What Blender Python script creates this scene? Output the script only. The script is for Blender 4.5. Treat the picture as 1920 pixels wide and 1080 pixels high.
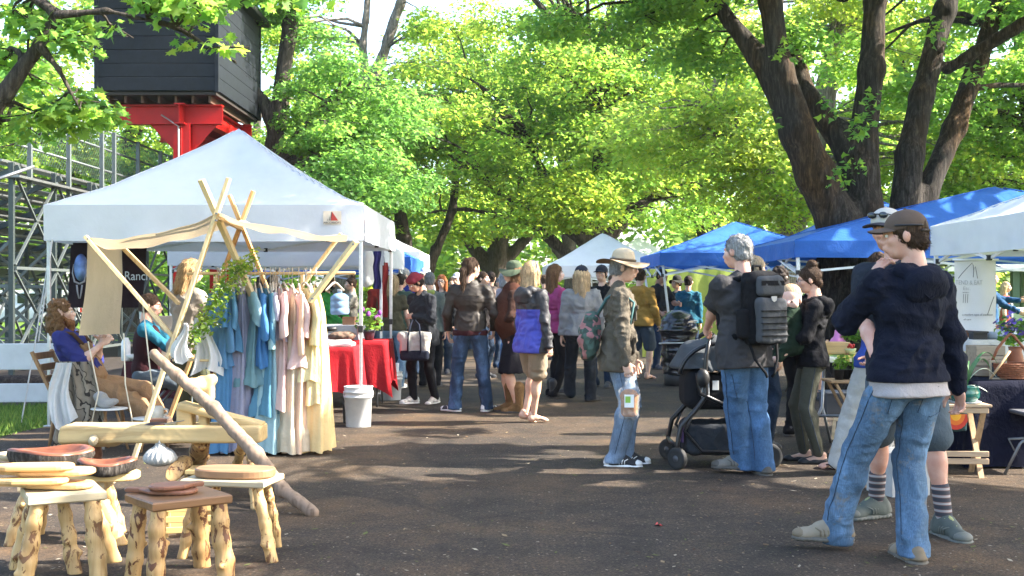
import bpy, math, random
import numpy as np
from mathutils import Vector, Matrix
from math import sin, cos, pi, radians as rad

# ------------------------------------------------------------------ camera, light, exposure
SC = bpy.context.scene
for o_ in list(bpy.data.objects): bpy.data.objects.remove(o_)
COL = SC.collection
F, CX, HY, EYE = 2200.0, 960.0, 547.0, 1.4          # focal length in photo pixels, centre, horizon row, eye height
cam = bpy.data.cameras.new('camera'); cam_o = bpy.data.objects.new('camera', cam); COL.objects.link(cam_o)
cam.sensor_width = 36.0; cam.lens = 36.0*F/1920; cam.shift_y = (HY-540)/1920
cam.clip_end = 600; cam.clip_start = .1
cam_o.location = (0, 0, EYE); cam_o.rotation_euler = (pi/2, 0, 0)
SC.camera = cam_o
SUN_EL, SUN_AZ = 38.0, 93.0                          # azimuth measured from +Y towards +X
w = bpy.data.worlds.new('World'); SC.world = w; w.use_nodes = True
nt = w.node_tree; bg = nt.nodes['Background']
sky = nt.nodes.new('ShaderNodeTexSky'); sky.sky_type = 'NISHITA'; sky.sun_disc = False
sky.sun_elevation = rad(SUN_EL); sky.sun_rotation = rad(SUN_AZ)
sky.air_density = 1.0; sky.dust_density = 2.2; sky.ozone_density = 1.0
nt.links.new(sky.outputs[0], bg.inputs[0]); bg.inputs[1].default_value = .15
sun = bpy.data.lights.new('sun', 'SUN'); sun.energy = 5.0; sun.angle = rad(.5); sun.color = (1, .93, .82)
sun_o = bpy.data.objects.new('sun', sun); COL.objects.link(sun_o)
sd = Vector((sin(rad(SUN_AZ))*cos(rad(SUN_EL)), cos(rad(SUN_AZ))*cos(rad(SUN_EL)), sin(rad(SUN_EL))))
sun_o.rotation_euler = sd.to_track_quat('Z', 'Y').to_euler(); sun_o.location = (20, 5, 20)
SC.view_settings.view_transform = 'Standard'; SC.view_settings.look = 'None'
SC.view_settings.gamma = 1; SC.view_settings.exposure = 2.48
SC.view_settings.use_curve_mapping = False
SC.cycles.max_bounces = 14; SC.cycles.transmission_bounces = 6; SC.cycles.transparent_max_bounces = 8
SC.cycles.diffuse_bounces = 12

rng = np.random.default_rng(7); random.seed(7)
def P(px, py, D):                                    # measured photo pixel + distance -> place in metres
    return Vector(((px-CX)/F*D, D, EYE-(py-HY)/F*D))
def GX(px, D): return (px-CX)/F*D
def GZ(py, D): return EYE-(py-HY)/F*D

# ------------------------------------------------------------------ materials
MATS = {}
def nodemat(key):
    m = bpy.data.materials.new(key); m.use_nodes = True
    b = m.node_tree.nodes['Principled BSDF']; MATS[key] = m
    return m, m.node_tree, b
def N(t, kind, **kw):
    n = t.nodes.new(kind)
    for k, v in kw.items():
        if k in n.inputs: n.inputs[k].default_value = v
        else: setattr(n, k, v)
    return n
def ramp(t, stops):
    r = t.nodes.new('ShaderNodeValToRGB'); e = r.color_ramp.elements
    while len(e) < len(stops): e.new(.5)
    for el, (p, c) in zip(e, stops):
        el.position = p; el.color = (*c, 1) if len(c) == 3 else c
    return r
def coords(t, scale=(1, 1, 1), rot=(0, 0, 0)):
    c = t.nodes.new('ShaderNodeTexCoord'); m = t.nodes.new('ShaderNodeMapping')
    m.inputs['Scale'].default_value = scale; m.inputs['Rotation'].default_value = rot
    t.links.new(c.outputs['Object'], m.inputs[0]); return m
def mixc(t, fac, a, b, mode='MIX'):
    m = t.nodes.new('ShaderNodeMix'); m.data_type = 'RGBA'; m.blend_type = mode
    for sock, v in ((m.inputs[0], fac), (m.inputs[6], a), (m.inputs[7], b)):
        if hasattr(v, 'links'): t.links.new(v, sock)
        elif isinstance(v, (tuple, list)): sock.default_value = (*v, 1)
        else: sock.default_value = v
    return m.outputs[2]
def bump(t, b, height, strength=.3, dist=.01):
    n = N(t, 'ShaderNodeBump', Strength=strength, Distance=dist)
    t.links.new(height, n.inputs['Height']); t.links.new(n.outputs[0], b.inputs['Normal'])
def sc(c, k): return tuple(min(1, x*k) for x in c)

def plain(rgb, rough=.6, metal=0., spec=.4, var=.1, scale=14, bmp=.05, key=None):
    """a surface of one colour with a little mottling and relief"""
    key = key or 'plain_%s_%.2f_%.1f_%.2f' % ('_'.join('%.3f' % c for c in rgb), rough, metal, var)
    if key in MATS: return MATS[key]
    m, t, b = nodemat(key); mp = coords(t)
    n = N(t, 'ShaderNodeTexNoise', Scale=scale, Detail=5., Roughness=.6); t.links.new(mp.outputs[0], n.inputs[0])
    r = ramp(t, [(.3, sc(rgb, 1-var)), (.7, sc(rgb, 1+var))]); t.links.new(n.outputs[0], r.inputs[0])
    t.links.new(r.outputs[0], b.inputs['Base Color'])
    b.inputs['Roughness'].default_value = rough; b.inputs['Metallic'].default_value = metal
    b.inputs['Specular IOR Level'].default_value = spec
    n2 = N(t, 'ShaderNodeTexNoise', Scale=scale*8, Detail=3.); t.links.new(mp.outputs[0], n2.inputs[0])
    bump(t, b, n2.outputs[0], bmp*4, .004); return m
def fabric(rgb, weave=500, var=.12, wr=.35, rough=.92, trans=0., key=None, wscale=9):
    """woven cloth: mottled dye, soft creases and a fine weave"""
    key = key or 'fabric_%s_%.2f_%.2f_%.2f' % ('_'.join('%.3f' % c for c in rgb), var, wr, trans)
    if key in MATS: return MATS[key]
    m, t, b = nodemat(key); mp = coords(t)
    n = N(t, 'ShaderNodeTexNoise', Scale=5., Detail=6., Roughness=.65); t.links.new(mp.outputs[0], n.inputs[0])
    r = ramp(t, [(.3, sc(rgb, 1-var)), (.7, sc(rgb, 1+var))]); t.links.new(n.outputs[0], r.inputs[0])
    t.links.new(r.outputs[0], b.inputs['Base Color']); b.inputs['Roughness'].default_value = rough
    b.inputs['Specular IOR Level'].default_value = .15
    w1 = N(t, 'ShaderNodeTexNoise', Scale=wscale, Detail=4., Distortion=1.2); t.links.new(mp.outputs[0], w1.inputs[0])
    w2 = N(t, 'ShaderNodeTexNoise', Scale=weave, Detail=1.); t.links.new(mp.outputs[0], w2.inputs[0])
    a = N(t, 'ShaderNodeMath', operation='MULTIPLY_ADD'); t.links.new(w2.outputs[0], a.inputs[0]); a.inputs[1].default_value = .05
    w3 = N(t, 'ShaderNodeTexNoise', Scale=wscale*2.7, Detail=3., Distortion=2.5); mw = coords(t, (1, 1, .55), (.4, .3, 0)); t.links.new(mw.outputs[0], w3.inputs[0]); w3m = N(t, 'ShaderNodeMath', operation='MULTIPLY_ADD'); t.links.new(w3.outputs[0], w3m.inputs[0]); w3m.inputs[1].default_value = .45; t.links.new(w1.outputs[0], w3m.inputs[2])
    t.links.new(w3m.outputs[0], a.inputs[2]); bump(t, b, a.outputs[0], wr*1.3, .022)
    if trans:
        out = t.nodes['Material Output']; tr = N(t, 'ShaderNodeBsdfTranslucent'); mx = N(t, 'ShaderNodeMixShader')
        mx.inputs[0].default_value = trans; t.links.new(r.outputs[0], tr.inputs[0])
        t.links.new(b.outputs[0], mx.inputs[1]); t.links.new(tr.outputs[0], mx.inputs[2]); t.links.new(mx.outputs[0], out.inputs[0])
    return m
def denim(rgb, fade=1.9, dirt=0., key=None):
    key = key or 'denim_%s_%.1f_%.1f' % ('_'.join('%.3f' % c for c in rgb), fade, dirt)
    if key in MATS: return MATS[key]
    m, t, b = nodemat(key); mp = coords(t, (1, 1, .45))
    n = N(t, 'ShaderNodeTexNoise', Scale=6., Detail=5., Roughness=.6); t.links.new(mp.outputs[0], n.inputs[0])
    r = ramp(t, [(.32, sc(rgb, .7)), (.5, rgb), (.68, sc(rgb, fade))]); t.links.new(n.outputs[0], r.inputs[0])
    mp2 = coords(t, (1, 1, .12)); f = N(t, 'ShaderNodeTexNoise', Scale=260., Detail=2.); t.links.new(mp2.outputs[0], f.inputs[0])
    r2 = ramp(t, [(.3, (.75, .75, .75)), (.7, (1.2, 1.2, 1.2))]); t.links.new(f.outputs[0], r2.inputs[0])
    c = mixc(t, 1., r.outputs[0], r2.outputs[0], 'MULTIPLY')
    if dirt:
        d = N(t, 'ShaderNodeTexNoise', Scale=7., Detail=6., Roughness=.7); mp3 = coords(t, (1, 1, 1)); t.links.new(mp3.outputs[0], d.inputs[0])
        r3 = ramp(t, [(.56, (0, 0, 0)), (.7, (dirt,)*3)]); t.links.new(d.outputs[0], r3.inputs[0])
        c = mixc(t, r3.outputs[0], c, (.2, .15, .08))
    t.links.new(c, b.inputs['Base Color']); b.inputs['Roughness'].default_value = .9; b.inputs['Specular IOR Level'].default_value = .15
    w1 = N(t, 'ShaderNodeTexNoise', Scale=11., Detail=5., Distortion=1.5); mp4 = coords(t, (1, 1, 1.6)); t.links.new(mp4.outputs[0], w1.inputs[0])
    bump(t, b, w1.outputs[0], .5, .02); return m
def skin(rgb, key=None):
    key = key or 'skin_%s' % '_'.join('%.2f' % c for c in rgb)
    if key in MATS: return MATS[key]
    m, t, b = nodemat(key); mp = coords(t)
    n = N(t, 'ShaderNodeTexNoise', Scale=16., Detail=4.); t.links.new(mp.outputs[0], n.inputs[0])
    r = ramp(t, [(.35, sc((rgb[0], rgb[1]*.86, rgb[2]*.82), .94)), (.65, sc(rgb, 1.06))]); t.links.new(n.outputs[0], r.inputs[0])
    t.links.new(r.outputs[0], b.inputs['Base Color']); b.inputs['Roughness'].default_value = .5
    b.inputs['Subsurface Weight'].default_value = .12; b.inputs['Subsurface Radius'].default_value = (.02, .008, .004)
    b.inputs['Subsurface Scale'].default_value = .5
    return m
def hairm(rgb, key=None):
    key = key or 'hair_%s' % '_'.join('%.3f' % c for c in rgb)
    if key in MATS: return MATS[key]
    m, t, b = nodemat(key); mp = coords(t, (1, 1, .1))
    n = N(t, 'ShaderNodeTexNoise', Scale=160., Detail=3.); t.links.new(mp.outputs[0], n.inputs[0])
    r = ramp(t, [(.3, sc(rgb, .5)), (.5, rgb), (.72, sc(rgb, 1.6))]); t.links.new(n.outputs[0], r.inputs[0])
    t.links.new(r.outputs[0], b.inputs['Base Color']); b.inputs['Roughness'].default_value = .6
    b.inputs['Specular IOR Level'].default_value = .12
    bump(t, b, n.outputs[0], .7, .012); return m
def wood(rgb, dark=None, scale=1., axis=0, rough=.6, knots=0., key=None):
    """sawn or peeled timber: grain stretched along one axis, optional dark bark remains"""
    key = key or 'wood_%s_%d_%.1f_%.1f' % ('_'.join('%.3f' % c for c in rgb), axis, scale, knots)
    if key in MATS: return MATS[key]
    m, t, b = nodemat(key); s = [9., 9., 9.]; s[axis] = .9
    mp = coords(t, tuple(x*scale for x in s)); dark = dark or sc(rgb, .62)
    n = N(t, 'ShaderNodeTexNoise', Scale=3., Detail=6., Roughness=.6, Distortion=.6); t.links.new(mp.outputs[0], n.inputs[0])
    r = ramp(t, [(.3, dark), (.5, rgb), (.75, sc(rgb, 1.18))]); t.links.new(n.outputs[0], r.inputs[0]); c = r.outputs[0]
    if knots:
        k = N(t, 'ShaderNodeTexNoise', Scale=13., Detail=4., Roughness=.65, Distortion=1.); s2 = [1.5]*3; s2[axis] = .8
        mk = coords(t, tuple(s2)); t.links.new(mk.outputs[0], k.inputs[0])
        rk = ramp(t, [(.56, (0, 0, 0)), (.59, (knots,)*3)]); t.links.new(k.outputs[0], rk.inputs[0])
        c = mixc(t, rk.outputs[0], c, (.11, .042, .018))
    t.links.new(c, b.inputs['Base Color']); b.inputs['Roughness'].default_value = rough; b.inputs['Specular IOR Level'].default_value = .3
    bump(t, b, n.outputs[0], .25, .004); return m
def metal(rgb, rough=.45): return plain(rgb, rough, .75, .5, .12, 20, .02)

# ------------------------------------------------------------------ objects
def tag(o, label=None, cat=None, group=None, kind=None):
    if label: o['label'] = label
    if cat: o['category'] = cat
    if group: o['group'] = group
    if kind: o['kind'] = kind
    return o
def empty(name, loc, rz=0, label=None, cat=None, group=None):
    o = bpy.data.objects.new(name, None); COL.objects.link(o); o.empty_display_size = .1
    o.location = loc; o.rotation_euler = (0, 0, rz); return tag(o, label, cat, group)
def mobj(name, v, f, mat, parent=None, smooth=False, loc=None):
    """link vertices + faces (lists, or an (n,3)/(n,4) index array) as one mesh object"""
    me = bpy.data.meshes.new(name)
    if isinstance(f, np.ndarray):
        v = np.asarray(v, np.float32); n, k = f.shape
        me.vertices.add(len(v)); me.vertices.foreach_set('co', v.ravel())
        me.loops.add(n*k); me.loops.foreach_set('vertex_index', f.astype(np.int32).ravel())
        me.polygons.add(n); me.polygons.foreach_set('loop_start', np.arange(0, n*k, k, dtype=np.int32))
        me.polygons.foreach_set('loop_total', np.full(n, k, np.int32))
        me.update(calc_edges=True)
    else:
        me.from_pydata([tuple(p) for p in v], [], f)
    if smooth: me.polygons.foreach_set('use_smooth', np.ones(len(me.polygons), bool))
    for m_ in (mat if isinstance(mat, (list, tuple)) else [mat]):
        if m_: me.materials.append(m_)
    o = bpy.data.objects.new(name, me); COL.objects.link(o)
    if parent: o.parent = parent
    if loc is not None: o.location = loc
    return o
def copy_tree(o, parent=None):
    c = o.copy(); COL.objects.link(c)
    if parent: c.parent = parent
    for ch in list(o.children): copy_tree(ch, c)
    return c
def frame_of(d, up=Vector((0, 0, 1))):
    d = Vector(d).normalized()
    if abs(d.dot(up)) > .98: up = Vector((0, 1, 0))
    x = up.cross(d).normalized(); y = d.cross(x).normalized()
    return x, y, d
class MB:
    def __init__(s): s.v = []; s.f = []
    def add(s, v, f):
        b = len(s.v); s.v += [tuple(p) for p in v]; s.f += [tuple(i+b for i in q) for q in f]; return s
    def box(s, c, size, rz=0., bev=0., mtx=None):
        x, y, z = (q/2 for q in size); c = Vector(c); R = mtx or Matrix.Rotation(rz, 3, 'Z')
        if bev <= 0:
            pts = [R @ Vector((a*x, b*y, d*z)) + c for d in (-1, 1) for a, b in ((-1, -1), (1, -1), (1, 1), (-1, 1))]
            return s.add(pts, [(3, 2, 1, 0), (4, 5, 6, 7)] + [(i, (i+1) % 4, (i+1) % 4+4, i+4) for i in range(4)])
        e = min(bev, .45*min(size)); pts = []; rings = []
        for zz, k in ((-z, e), (-z+e, 0), (z-e, 0), (z, e)):
            q = e*.7 if k == 0 else e*1.4
            for a, b in ((-1, -1), (1, -1), (1, 1), (-1, 1)):
                X, Y = x-k*.6, y-k*.6
                p = [(a*X, b*(Y-q)), (a*(X-q), b*Y)]
                if a*b < 0: p.reverse()
                pts += [R @ Vector((p_[0], p_[1], zz)) + c for p_ in p]
        fs = [tuple(range(7, -1, -1)), tuple(range(24, 32))]
        for r_ in range(3): fs += [(r_*8+i, r_*8+(i+1) % 8, r_*8+8+(i+1) % 8, r_*8+8+i) for i in range(8)]
        return s.add(pts, fs)
    def bar(s, a, b, w_, t=None, roll=0., bev=0.):
        a = Vector(a); b = Vector(b); x, y, d = frame_of(b-a); t = t or w_
        if roll:
            R = Matrix.Rotation(roll, 3, d); x = R @ x; y = R @ y
        M = Matrix((x, y, d)).transposed(); return s.box((a+b)/2, (w_, t, (b-a).length), 0, bev, M)
    def tube(s, pts, r, n=8, cap=True):
        pts = [Vector(p) for p in pts]; L = len(pts); rs = r if hasattr(r, '__len__') else [r]*L
        V = []; Fc = []; px = None
        for i, p in enumerate(pts):
            d = (pts[min(i+1, L-1)]-pts[max(i-1, 0)]); x, y, d = frame_of(d)
            if px is not None:
                x = (px - d*px.dot(d)).normalized(); y = d.cross(x)
            px = x
            V += [p + (x*cos(2*pi*k/n)+y*sin(2*pi*k/n))*rs[i] for k in range(n)]
        for i in range(L-1):
            Fc += [(i*n+k, i*n+(k+1) % n, (i+1)*n+(k+1) % n, (i+1)*n+k) for k in range(n)]
        if cap: Fc += [tuple(range(n-1, -1, -1)), tuple(range((L-1)*n, L*n))]
        return s.add(V, Fc)
    def lathe(s, prof, c=(0, 0, 0), n=24, wob=None, cap=True):
        V = []; Fc = []; L = len(prof); c = Vector(c)
        for i, (r, z) in enumerate(prof):
            for k in range(n):
                a = 2*pi*k/n; rr = r*(1+(wob(a, i) if wob else 0)); V.append(c+Vector((rr*cos(a), rr*sin(a), z)))
        for i in range(L-1): Fc += [(i*n+k, i*n+(k+1) % n, (i+1)*n+(k+1) % n, (i+1)*n+k) for k in range(n)]
        if cap: Fc += [tuple(range(n-1, -1, -1)), tuple(range((L-1)*n, L*n))]
        return s.add(V, Fc)
    def prism(s, poly, h, c=(0, 0, 0), bev=0., R=None):
        """flat outline in XY given thickness h along Z (edges eased by bev)"""
        n = len(poly); c = Vector(c); V = []; Fc = []; R = R or Matrix.Identity(3)
        cx = sum(p[0] for p in poly)/n; cy = sum(p[1] for p in poly)/n
        lv = [(0, bev), (bev, 0), (h-bev, 0), (h, bev)] if bev else [(0, 0), (h, 0)]
        for z, e in lv:
            for p in poly:
                d = math.hypot(p[0]-cx, p[1]-cy) or 1; k = 1-e/d
                V.append(c + R @ Vector((cx+(p[0]-cx)*k, cy+(p[1]-cy)*k, z)))
        for r_ in range(len(lv)-1): Fc += [(r_*n+i, r_*n+(i+1) % n, (r_+1)*n+(i+1) % n, (r_+1)*n+i) for i in range(n)]
        Fc += [tuple(range(n-1, -1, -1)), tuple(range((len(lv)-1)*n, len(lv)*n))]
        return s.add(V, Fc)
    def grid(s, fn, nu, nv):
        V = [fn(i/nu, j/nv) for j in range(nv+1) for i in range(nu+1)]
        return s.add(V, [(j*(nu+1)+i, j*(nu+1)+i+1, (j+1)*(nu+1)+i+1, (j+1)*(nu+1)+i) for j in range(nv) for i in range(nu)])
    def build(s, name, mat, parent=None, smooth=False, loc=None): return mobj(name, s.v, s.f, mat, parent, smooth, loc)

# ------------------------------------------------------------------ value noise and implicit surfaces (numpy)
_lat = np.random.default_rng(3).random((32, 32, 32)).astype(np.float32)
def vnoise(p):
    p = np.asarray(p, np.float64); i = np.floor(p).astype(int); f = p-i; f = f*f*(3-2*f); i &= 31; j = (i+1) & 31
    x0, y0, z0 = i.T; x1, y1, z1 = j.T; fx, fy, fz = f.T; L = _lat
    a = L[x0, y0, z0]*(1-fx)+L[x1, y0, z0]*fx; b = L[x0, y1, z0]*(1-fx)+L[x1, y1, z0]*fx
    c = L[x0, y0, z1]*(1-fx)+L[x1, y0, z1]*fx; d = L[x0, y1, z1]*(1-fx)+L[x1, y1, z1]*fx
    return (a*(1-fy)+b*fy)*(1-fz)+(c*(1-fy)+d*fy)*fz-.5
def fnoise(p, oct=3):
    r = 0; a = 1
    for k in range(oct): r = r+a*vnoise(np.asarray(p)*(2**k)+17.3*k); a *= .5
    return r
def A(v): return np.array(tuple(v), np.float64)
def cap(a, b, ra, rb=None, n=None, s=1.):
    """rounded cone from a to b; optionally flattened by s along direction n"""
    a = A(a); b = A(b); rb = ra if rb is None else rb; ab = b-a; L2 = max(1e-9, ab@ab); R = max(ra, rb)
    nn = A(n)/np.linalg.norm(A(n)) if n is not None else None
    def f(p):
        q = p-a
        if nn is not None: q = q+np.outer(q@nn*(1/s-1), nn)
        t = np.clip(q@ab/L2, 0, 1); return (np.linalg.norm(q-t[:, None]*ab, axis=1)-(ra+t*(rb-ra)))*(min(1, s)**.5 if nn is not None else 1)
    return f, np.minimum(a, b)-R*max(1, s if nn is not None else 1), np.maximum(a, b)+R*max(1, s if nn is not None else 1)
def ell(c, r, R=None):
    c = A(c); r = A(r); M = np.array(R) if R is not None else None; m = r.max()
    def f(p):
        q = p-c
        if M is not None: q = q@M
        k0 = np.linalg.norm(q/r, axis=1); k1 = np.linalg.norm(q/(r*r), axis=1)+1e-9
        return k0*(k0-1)/k1
    return f, c-(m if M is not None else r), c+(m if M is not None else r)
def rbox(c, h, r, R=None):
    c = A(c); h = A(h)-r; M = np.array(R) if R is not None else None; m = np.linalg.norm(A(h))+r
    def f(p):
        q = p-c
        if M is not None: q = q@M
        d = np.abs(q)-h; return np.linalg.norm(np.maximum(d, 0), axis=1)+np.minimum(d.max(1), 0)-r
    return f, c-m, c+m
def surf(prims, k=.03, vox=.012, cuts=(), subs=(), disp=None):
    """smooth union of primitives -> surface-nets mesh. cuts: (point, normal) keep the side opposite the normal"""
    lo = np.min([p[1] for p in prims], 0)-2.5*vox-.012; hi = np.max([p[2] for p in prims], 0)+2.5*vox+.012
    n = np.ceil((hi-lo)/vox).astype(int)+1
    Fd = np.full(n, .2, np.float32); ax = [lo[i]+vox*np.arange(n[i]) for i in range(3)]; M = k+2*vox+.01
    def sub(l, h):
        a = np.clip(np.floor((l-M-lo)/vox).astype(int), 0, n); b = np.clip(np.ceil((h+M-lo)/vox).astype(int)+1, 0, n)
        if (b <= a).any(): return None, None
        g = np.stack(np.meshgrid(ax[0][a[0]:b[0]], ax[1][a[1]:b[1]], ax[2][a[2]:b[2]], indexing='ij'), -1)
        return tuple(slice(a[i], b[i]) for i in range(3)), g
    for fn, l, h in prims:
        sl, g = sub(l, h)
        if sl is None: continue
        d = fn(g.reshape(-1, 3)).reshape(g.shape[:3]).astype(np.float32); o = Fd[sl]
        hh = np.maximum(k-np.abs(d-o), 0)/max(k, 1e-6); Fd[sl] = np.minimum(d, o)-hh*hh*k*.25
    for fn, l, h in subs:
        sl, g = sub(l, h)
        if sl is None: continue
        d = -fn(g.reshape(-1, 3)).reshape(g.shape[:3]).astype(np.float32); o = Fd[sl]; q = k*.4
        hh = np.maximum(q-np.abs(d-o), 0)/max(q, 1e-6); Fd[sl] = np.maximum(d, o)+hh*hh*q*.25
    if cuts:
        G = np.stack(np.meshgrid(*ax, indexing='ij'), -1)
        for pt, nm in cuts:
            nm = A(nm)/np.linalg.norm(A(nm)); Fd = np.maximum(Fd, ((G-A(pt))@nm).astype(np.float32))
    s = Fd < 0
    cs = np.zeros(n-1, np.int8)
    for dx in (0, 1):
        for dy in (0, 1):
            for dz in (0, 1): cs += s[dx:n[0]-1+dx, dy:n[1]-1+dy, dz:n[2]-1+dz]
    cell = np.argwhere((cs > 0) & (cs < 8))
    if len(cell) == 0: return np.zeros((0, 3)), np.zeros((0, 4), int)
    idx = np.full(n-1, -1, np.int64); idx[tuple(cell.T)] = np.arange(len(cell))
    acc = np.zeros((len(cell), 3)); cnt = np.zeros(len(cell)); C = [(i, j, l) for i in (0, 1) for j in (0, 1) for l in (0, 1)]
    val = {c: Fd[cell[:, 0]+c[0], cell[:, 1]+c[1], cell[:, 2]+c[2]] for c in C}
    for c in C:
        for a in range(3):
            if c[a] == 0:
                d = list(c); d[a] = 1; d = tuple(d); va, vb = val[c], val[d]; mk = (va < 0) != (vb < 0)
                t = np.where(mk, va/np.where(mk, va-vb, 1), 0); pt = np.tile(np.array(c, float), (len(cell), 1)); pt[:, a] += t
                acc += pt*mk[:, None]; cnt += mk
    V = lo+vox*(cell+acc/cnt[:, None]); faces = []
    for a in range(3):
        b, c = (a+1) % 3, (a+2) % 3; l = [slice(None)]*3; h = [slice(None)]*3; l[a] = slice(0, -1); h[a] = slice(1, None)
        s0, s1 = s[tuple(l)], s[tuple(h)]; e = np.argwhere(s0 != s1); e = e[(e[:, b] > 0) & (e[:, c] > 0)]
        e = e[(e[:, b] < n[b]-1) & (e[:, c] < n[c]-1)]
        flip = s0[tuple(e.T)]; eb = np.zeros(3, int); eb[b] = 1; ec = np.zeros(3, int); ec[c] = 1
        q = np.stack([idx[tuple((e-eb-ec).T)], idx[tuple((e-ec).T)], idx[tuple(e.T)], idx[tuple((e-eb).T)]], 1)
        q[~flip] = q[~flip][:, ::-1]; faces.append(q)
    Q = np.concatenate(faces); Q = Q[(Q >= 0).all(1)]
    if disp is not None:
        fn_ = np.cross(V[Q[:, 2]]-V[Q[:, 0]], V[Q[:, 3]]-V[Q[:, 1]]); nv = np.zeros_like(V)
        for k_ in range(4): np.add.at(nv, Q[:, k_], fn_)
        nv /= np.linalg.norm(nv, axis=1)[:, None]+1e-12; V = V+nv*disp(V, nv)[:, None]
    return V, Q
def xform(V, M, t=(0, 0, 0)): return V@np.array(M).T+A(t)
def join(*vq):
    vs, qs, b = [], [], 0
    for v, q in vq:
        vs.append(v); qs.append(q+b); b += len(v)
    return np.concatenate(vs), np.concatenate(qs)
# ------------------------------------------------------------------ ground
def asphalt():
    m, t, b = nodemat('asphalt'); mp = coords(t)
    big = N(t, 'ShaderNodeTexNoise', Scale=.55, Detail=6., Roughness=.6, Distortion=.4); t.links.new(mp.outputs[0], big.inputs[0])
    r = ramp(t, [(.33, (.032, .026, .021)), (.5, (.048, .035, .025)), (.66, (.084, .053, .029))]); t.links.new(big.outputs[0], r.inputs[0])
    fine = N(t, 'ShaderNodeTexNoise', Scale=70., Detail=6., Roughness=.75); t.links.new(mp.outputs[0], fine.inputs[0])
    r2 = ramp(t, [(.35, (.35, .35, .35)), (.52, (1, 1, 1)), (.68, (2.1, 2.0, 1.9))]); t.links.new(fine.outputs[0], r2.inputs[0])
    c = mixc(t, 1., r.outputs[0], r2.outputs[0], 'MULTIPLY')
    v = N(t, 'ShaderNodeTexVoronoi', Scale=42.); t.links.new(mp.outputs[0], v.inputs[0])
    sepc = N(t, 'ShaderNodeSeparateColor'); t.links.new(v.outputs['Color'], sepc.inputs[0])
    g1 = N(t, 'ShaderNodeMath', operation='LESS_THAN'); t.links.new(v.outputs['Distance'], g1.inputs[0]); g1.inputs[1].default_value = .32
    g2 = N(t, 'ShaderNodeMath', operation='GREATER_THAN'); t.links.new(sepc.outputs[0], g2.inputs[0]); g2.inputs[1].default_value = .80
    g = N(t, 'ShaderNodeMath', operation='MULTIPLY'); t.links.new(g1.outputs[0], g.inputs[0]); t.links.new(g2.outputs[0], g.inputs[1])
    r3 = ramp(t, [(0., (.075, .055, .036)), (1., (.15, .12, .085))]); t.links.new(sepc.outputs[1], r3.inputs[0])
    c = mixc(t, g.outputs[0], c, r3.outputs[0])
    wn = N(t, 'ShaderNodeTexNoise', Scale=1.6, Detail=5.); t.links.new(mp.outputs[0], wn.inputs[0]); wm = mixc(t, .22, mp.outputs[0], wn.outputs[1], 'ADD')
    cr = N(t, 'ShaderNodeTexVoronoi', Scale=.42, feature='DISTANCE_TO_EDGE'); t.links.new(wm, cr.inputs[0]); rc = ramp(t, [(0., (.25, .25, .25)), (.006, (.45, .45, .45)), (.011, (1, 1, 1))]); t.links.new(cr.outputs[0], rc.inputs[0])
    c = mixc(t, .3, c, rc.outputs[0], 'MULTIPLY')
    st = N(t, 'ShaderNodeTexNoise', Scale=2.3, Detail=6., Roughness=.7); t.links.new(mp.outputs[0], st.inputs[0]); rs = ramp(t, [(.36, (.62, .62, .64)), (.5, (1, 1, 1)), (.66, (1.35, 1.28, 1.15))]); t.links.new(st.outputs[0], rs.inputs[0])
    c = mixc(t, 1., c, rs.outputs[0], 'MULTIPLY')
    t.links.new(c, b.inputs['Base Color']); b.inputs['Roughness'].default_value = .88; b.inputs['Specular IOR Level'].default_value = .3
    h = N(t, 'ShaderNodeTexNoise', Scale=120., Detail=4., Roughness=.8); t.links.new(mp.outputs[0], h.inputs[0])
    bump(t, b, h.outputs[0], .9, .012); return m
def turf(key='turf', k=1.):
    m, t, b = nodemat(key); mp = coords(t)
    n = N(t, 'ShaderNodeTexNoise', Scale=1.1, Detail=8., Roughness=.7); t.links.new(mp.outputs[0], n.inputs[0])
    r = ramp(t, [(.3, sc((.05, .085, .015), k)), (.5, sc((.085, .16, .02), k)), (.66, sc((.15, .2, .04), k)), (.78, (.16, .12, .07))])
    t.links.new(n.outputs[0], r.inputs[0]); t.links.new(r.outputs[0], b.inputs['Base Color'])
    b.inputs['Roughness'].default_value = .95; b.inputs['Specular IOR Level'].default_value = .1
    h = N(t, 'ShaderNodeTexNoise', Scale=60., Detail=4.); t.links.new(mp.outputs[0], h.inputs[0]); bump(t, b, h.outputs[0], .8, .04)
    return m
def edge_sheet(name, xs_left, xs_right, ys, z, mat):
    V = []; Fc = []
    for xl, xr, y in zip(xs_left, xs_right, ys):
        for k in range(9): V.append((xl+(xr-xl)*k/8, y, z))
    for j in range(len(ys)-1):
        for k in range(8): Fc.append((j*9+k, j*9+k+1, (j+1)*9+k+1, (j+1)*9+k))
    return tag(mobj(name, V, Fc, mat), kind='structure')
g_ = MB(); g_.grid(lambda u, v: Vector((-150+300*u, -40+300*v, 0)), 30, 30)
tag(g_.build('lawn', turf()), kind='structure')
ys = np.concatenate([np.linspace(-4, 40, 90), np.linspace(41, 75, 12)])
edge_sheet('path', -4.95+.12*np.sin(ys*1.7)+.09*np.sin(ys*4.1+1)-np.clip(ys-14, 0, 10)*.06, 6.4+.1*np.sin(ys*1.3)-np.clip(ys-16, 0, 30)*.05, ys, .004, asphalt())
edge_sheet('soil_bed', np.full(60, -15.5), -5.9+.15*np.sin(np.linspace(0, 20, 60)), np.linspace(14.4, 33, 60), .004, plain((.03, .024, .02), .95, 0, .2, .4, 4, .3, key='soil'))

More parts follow.
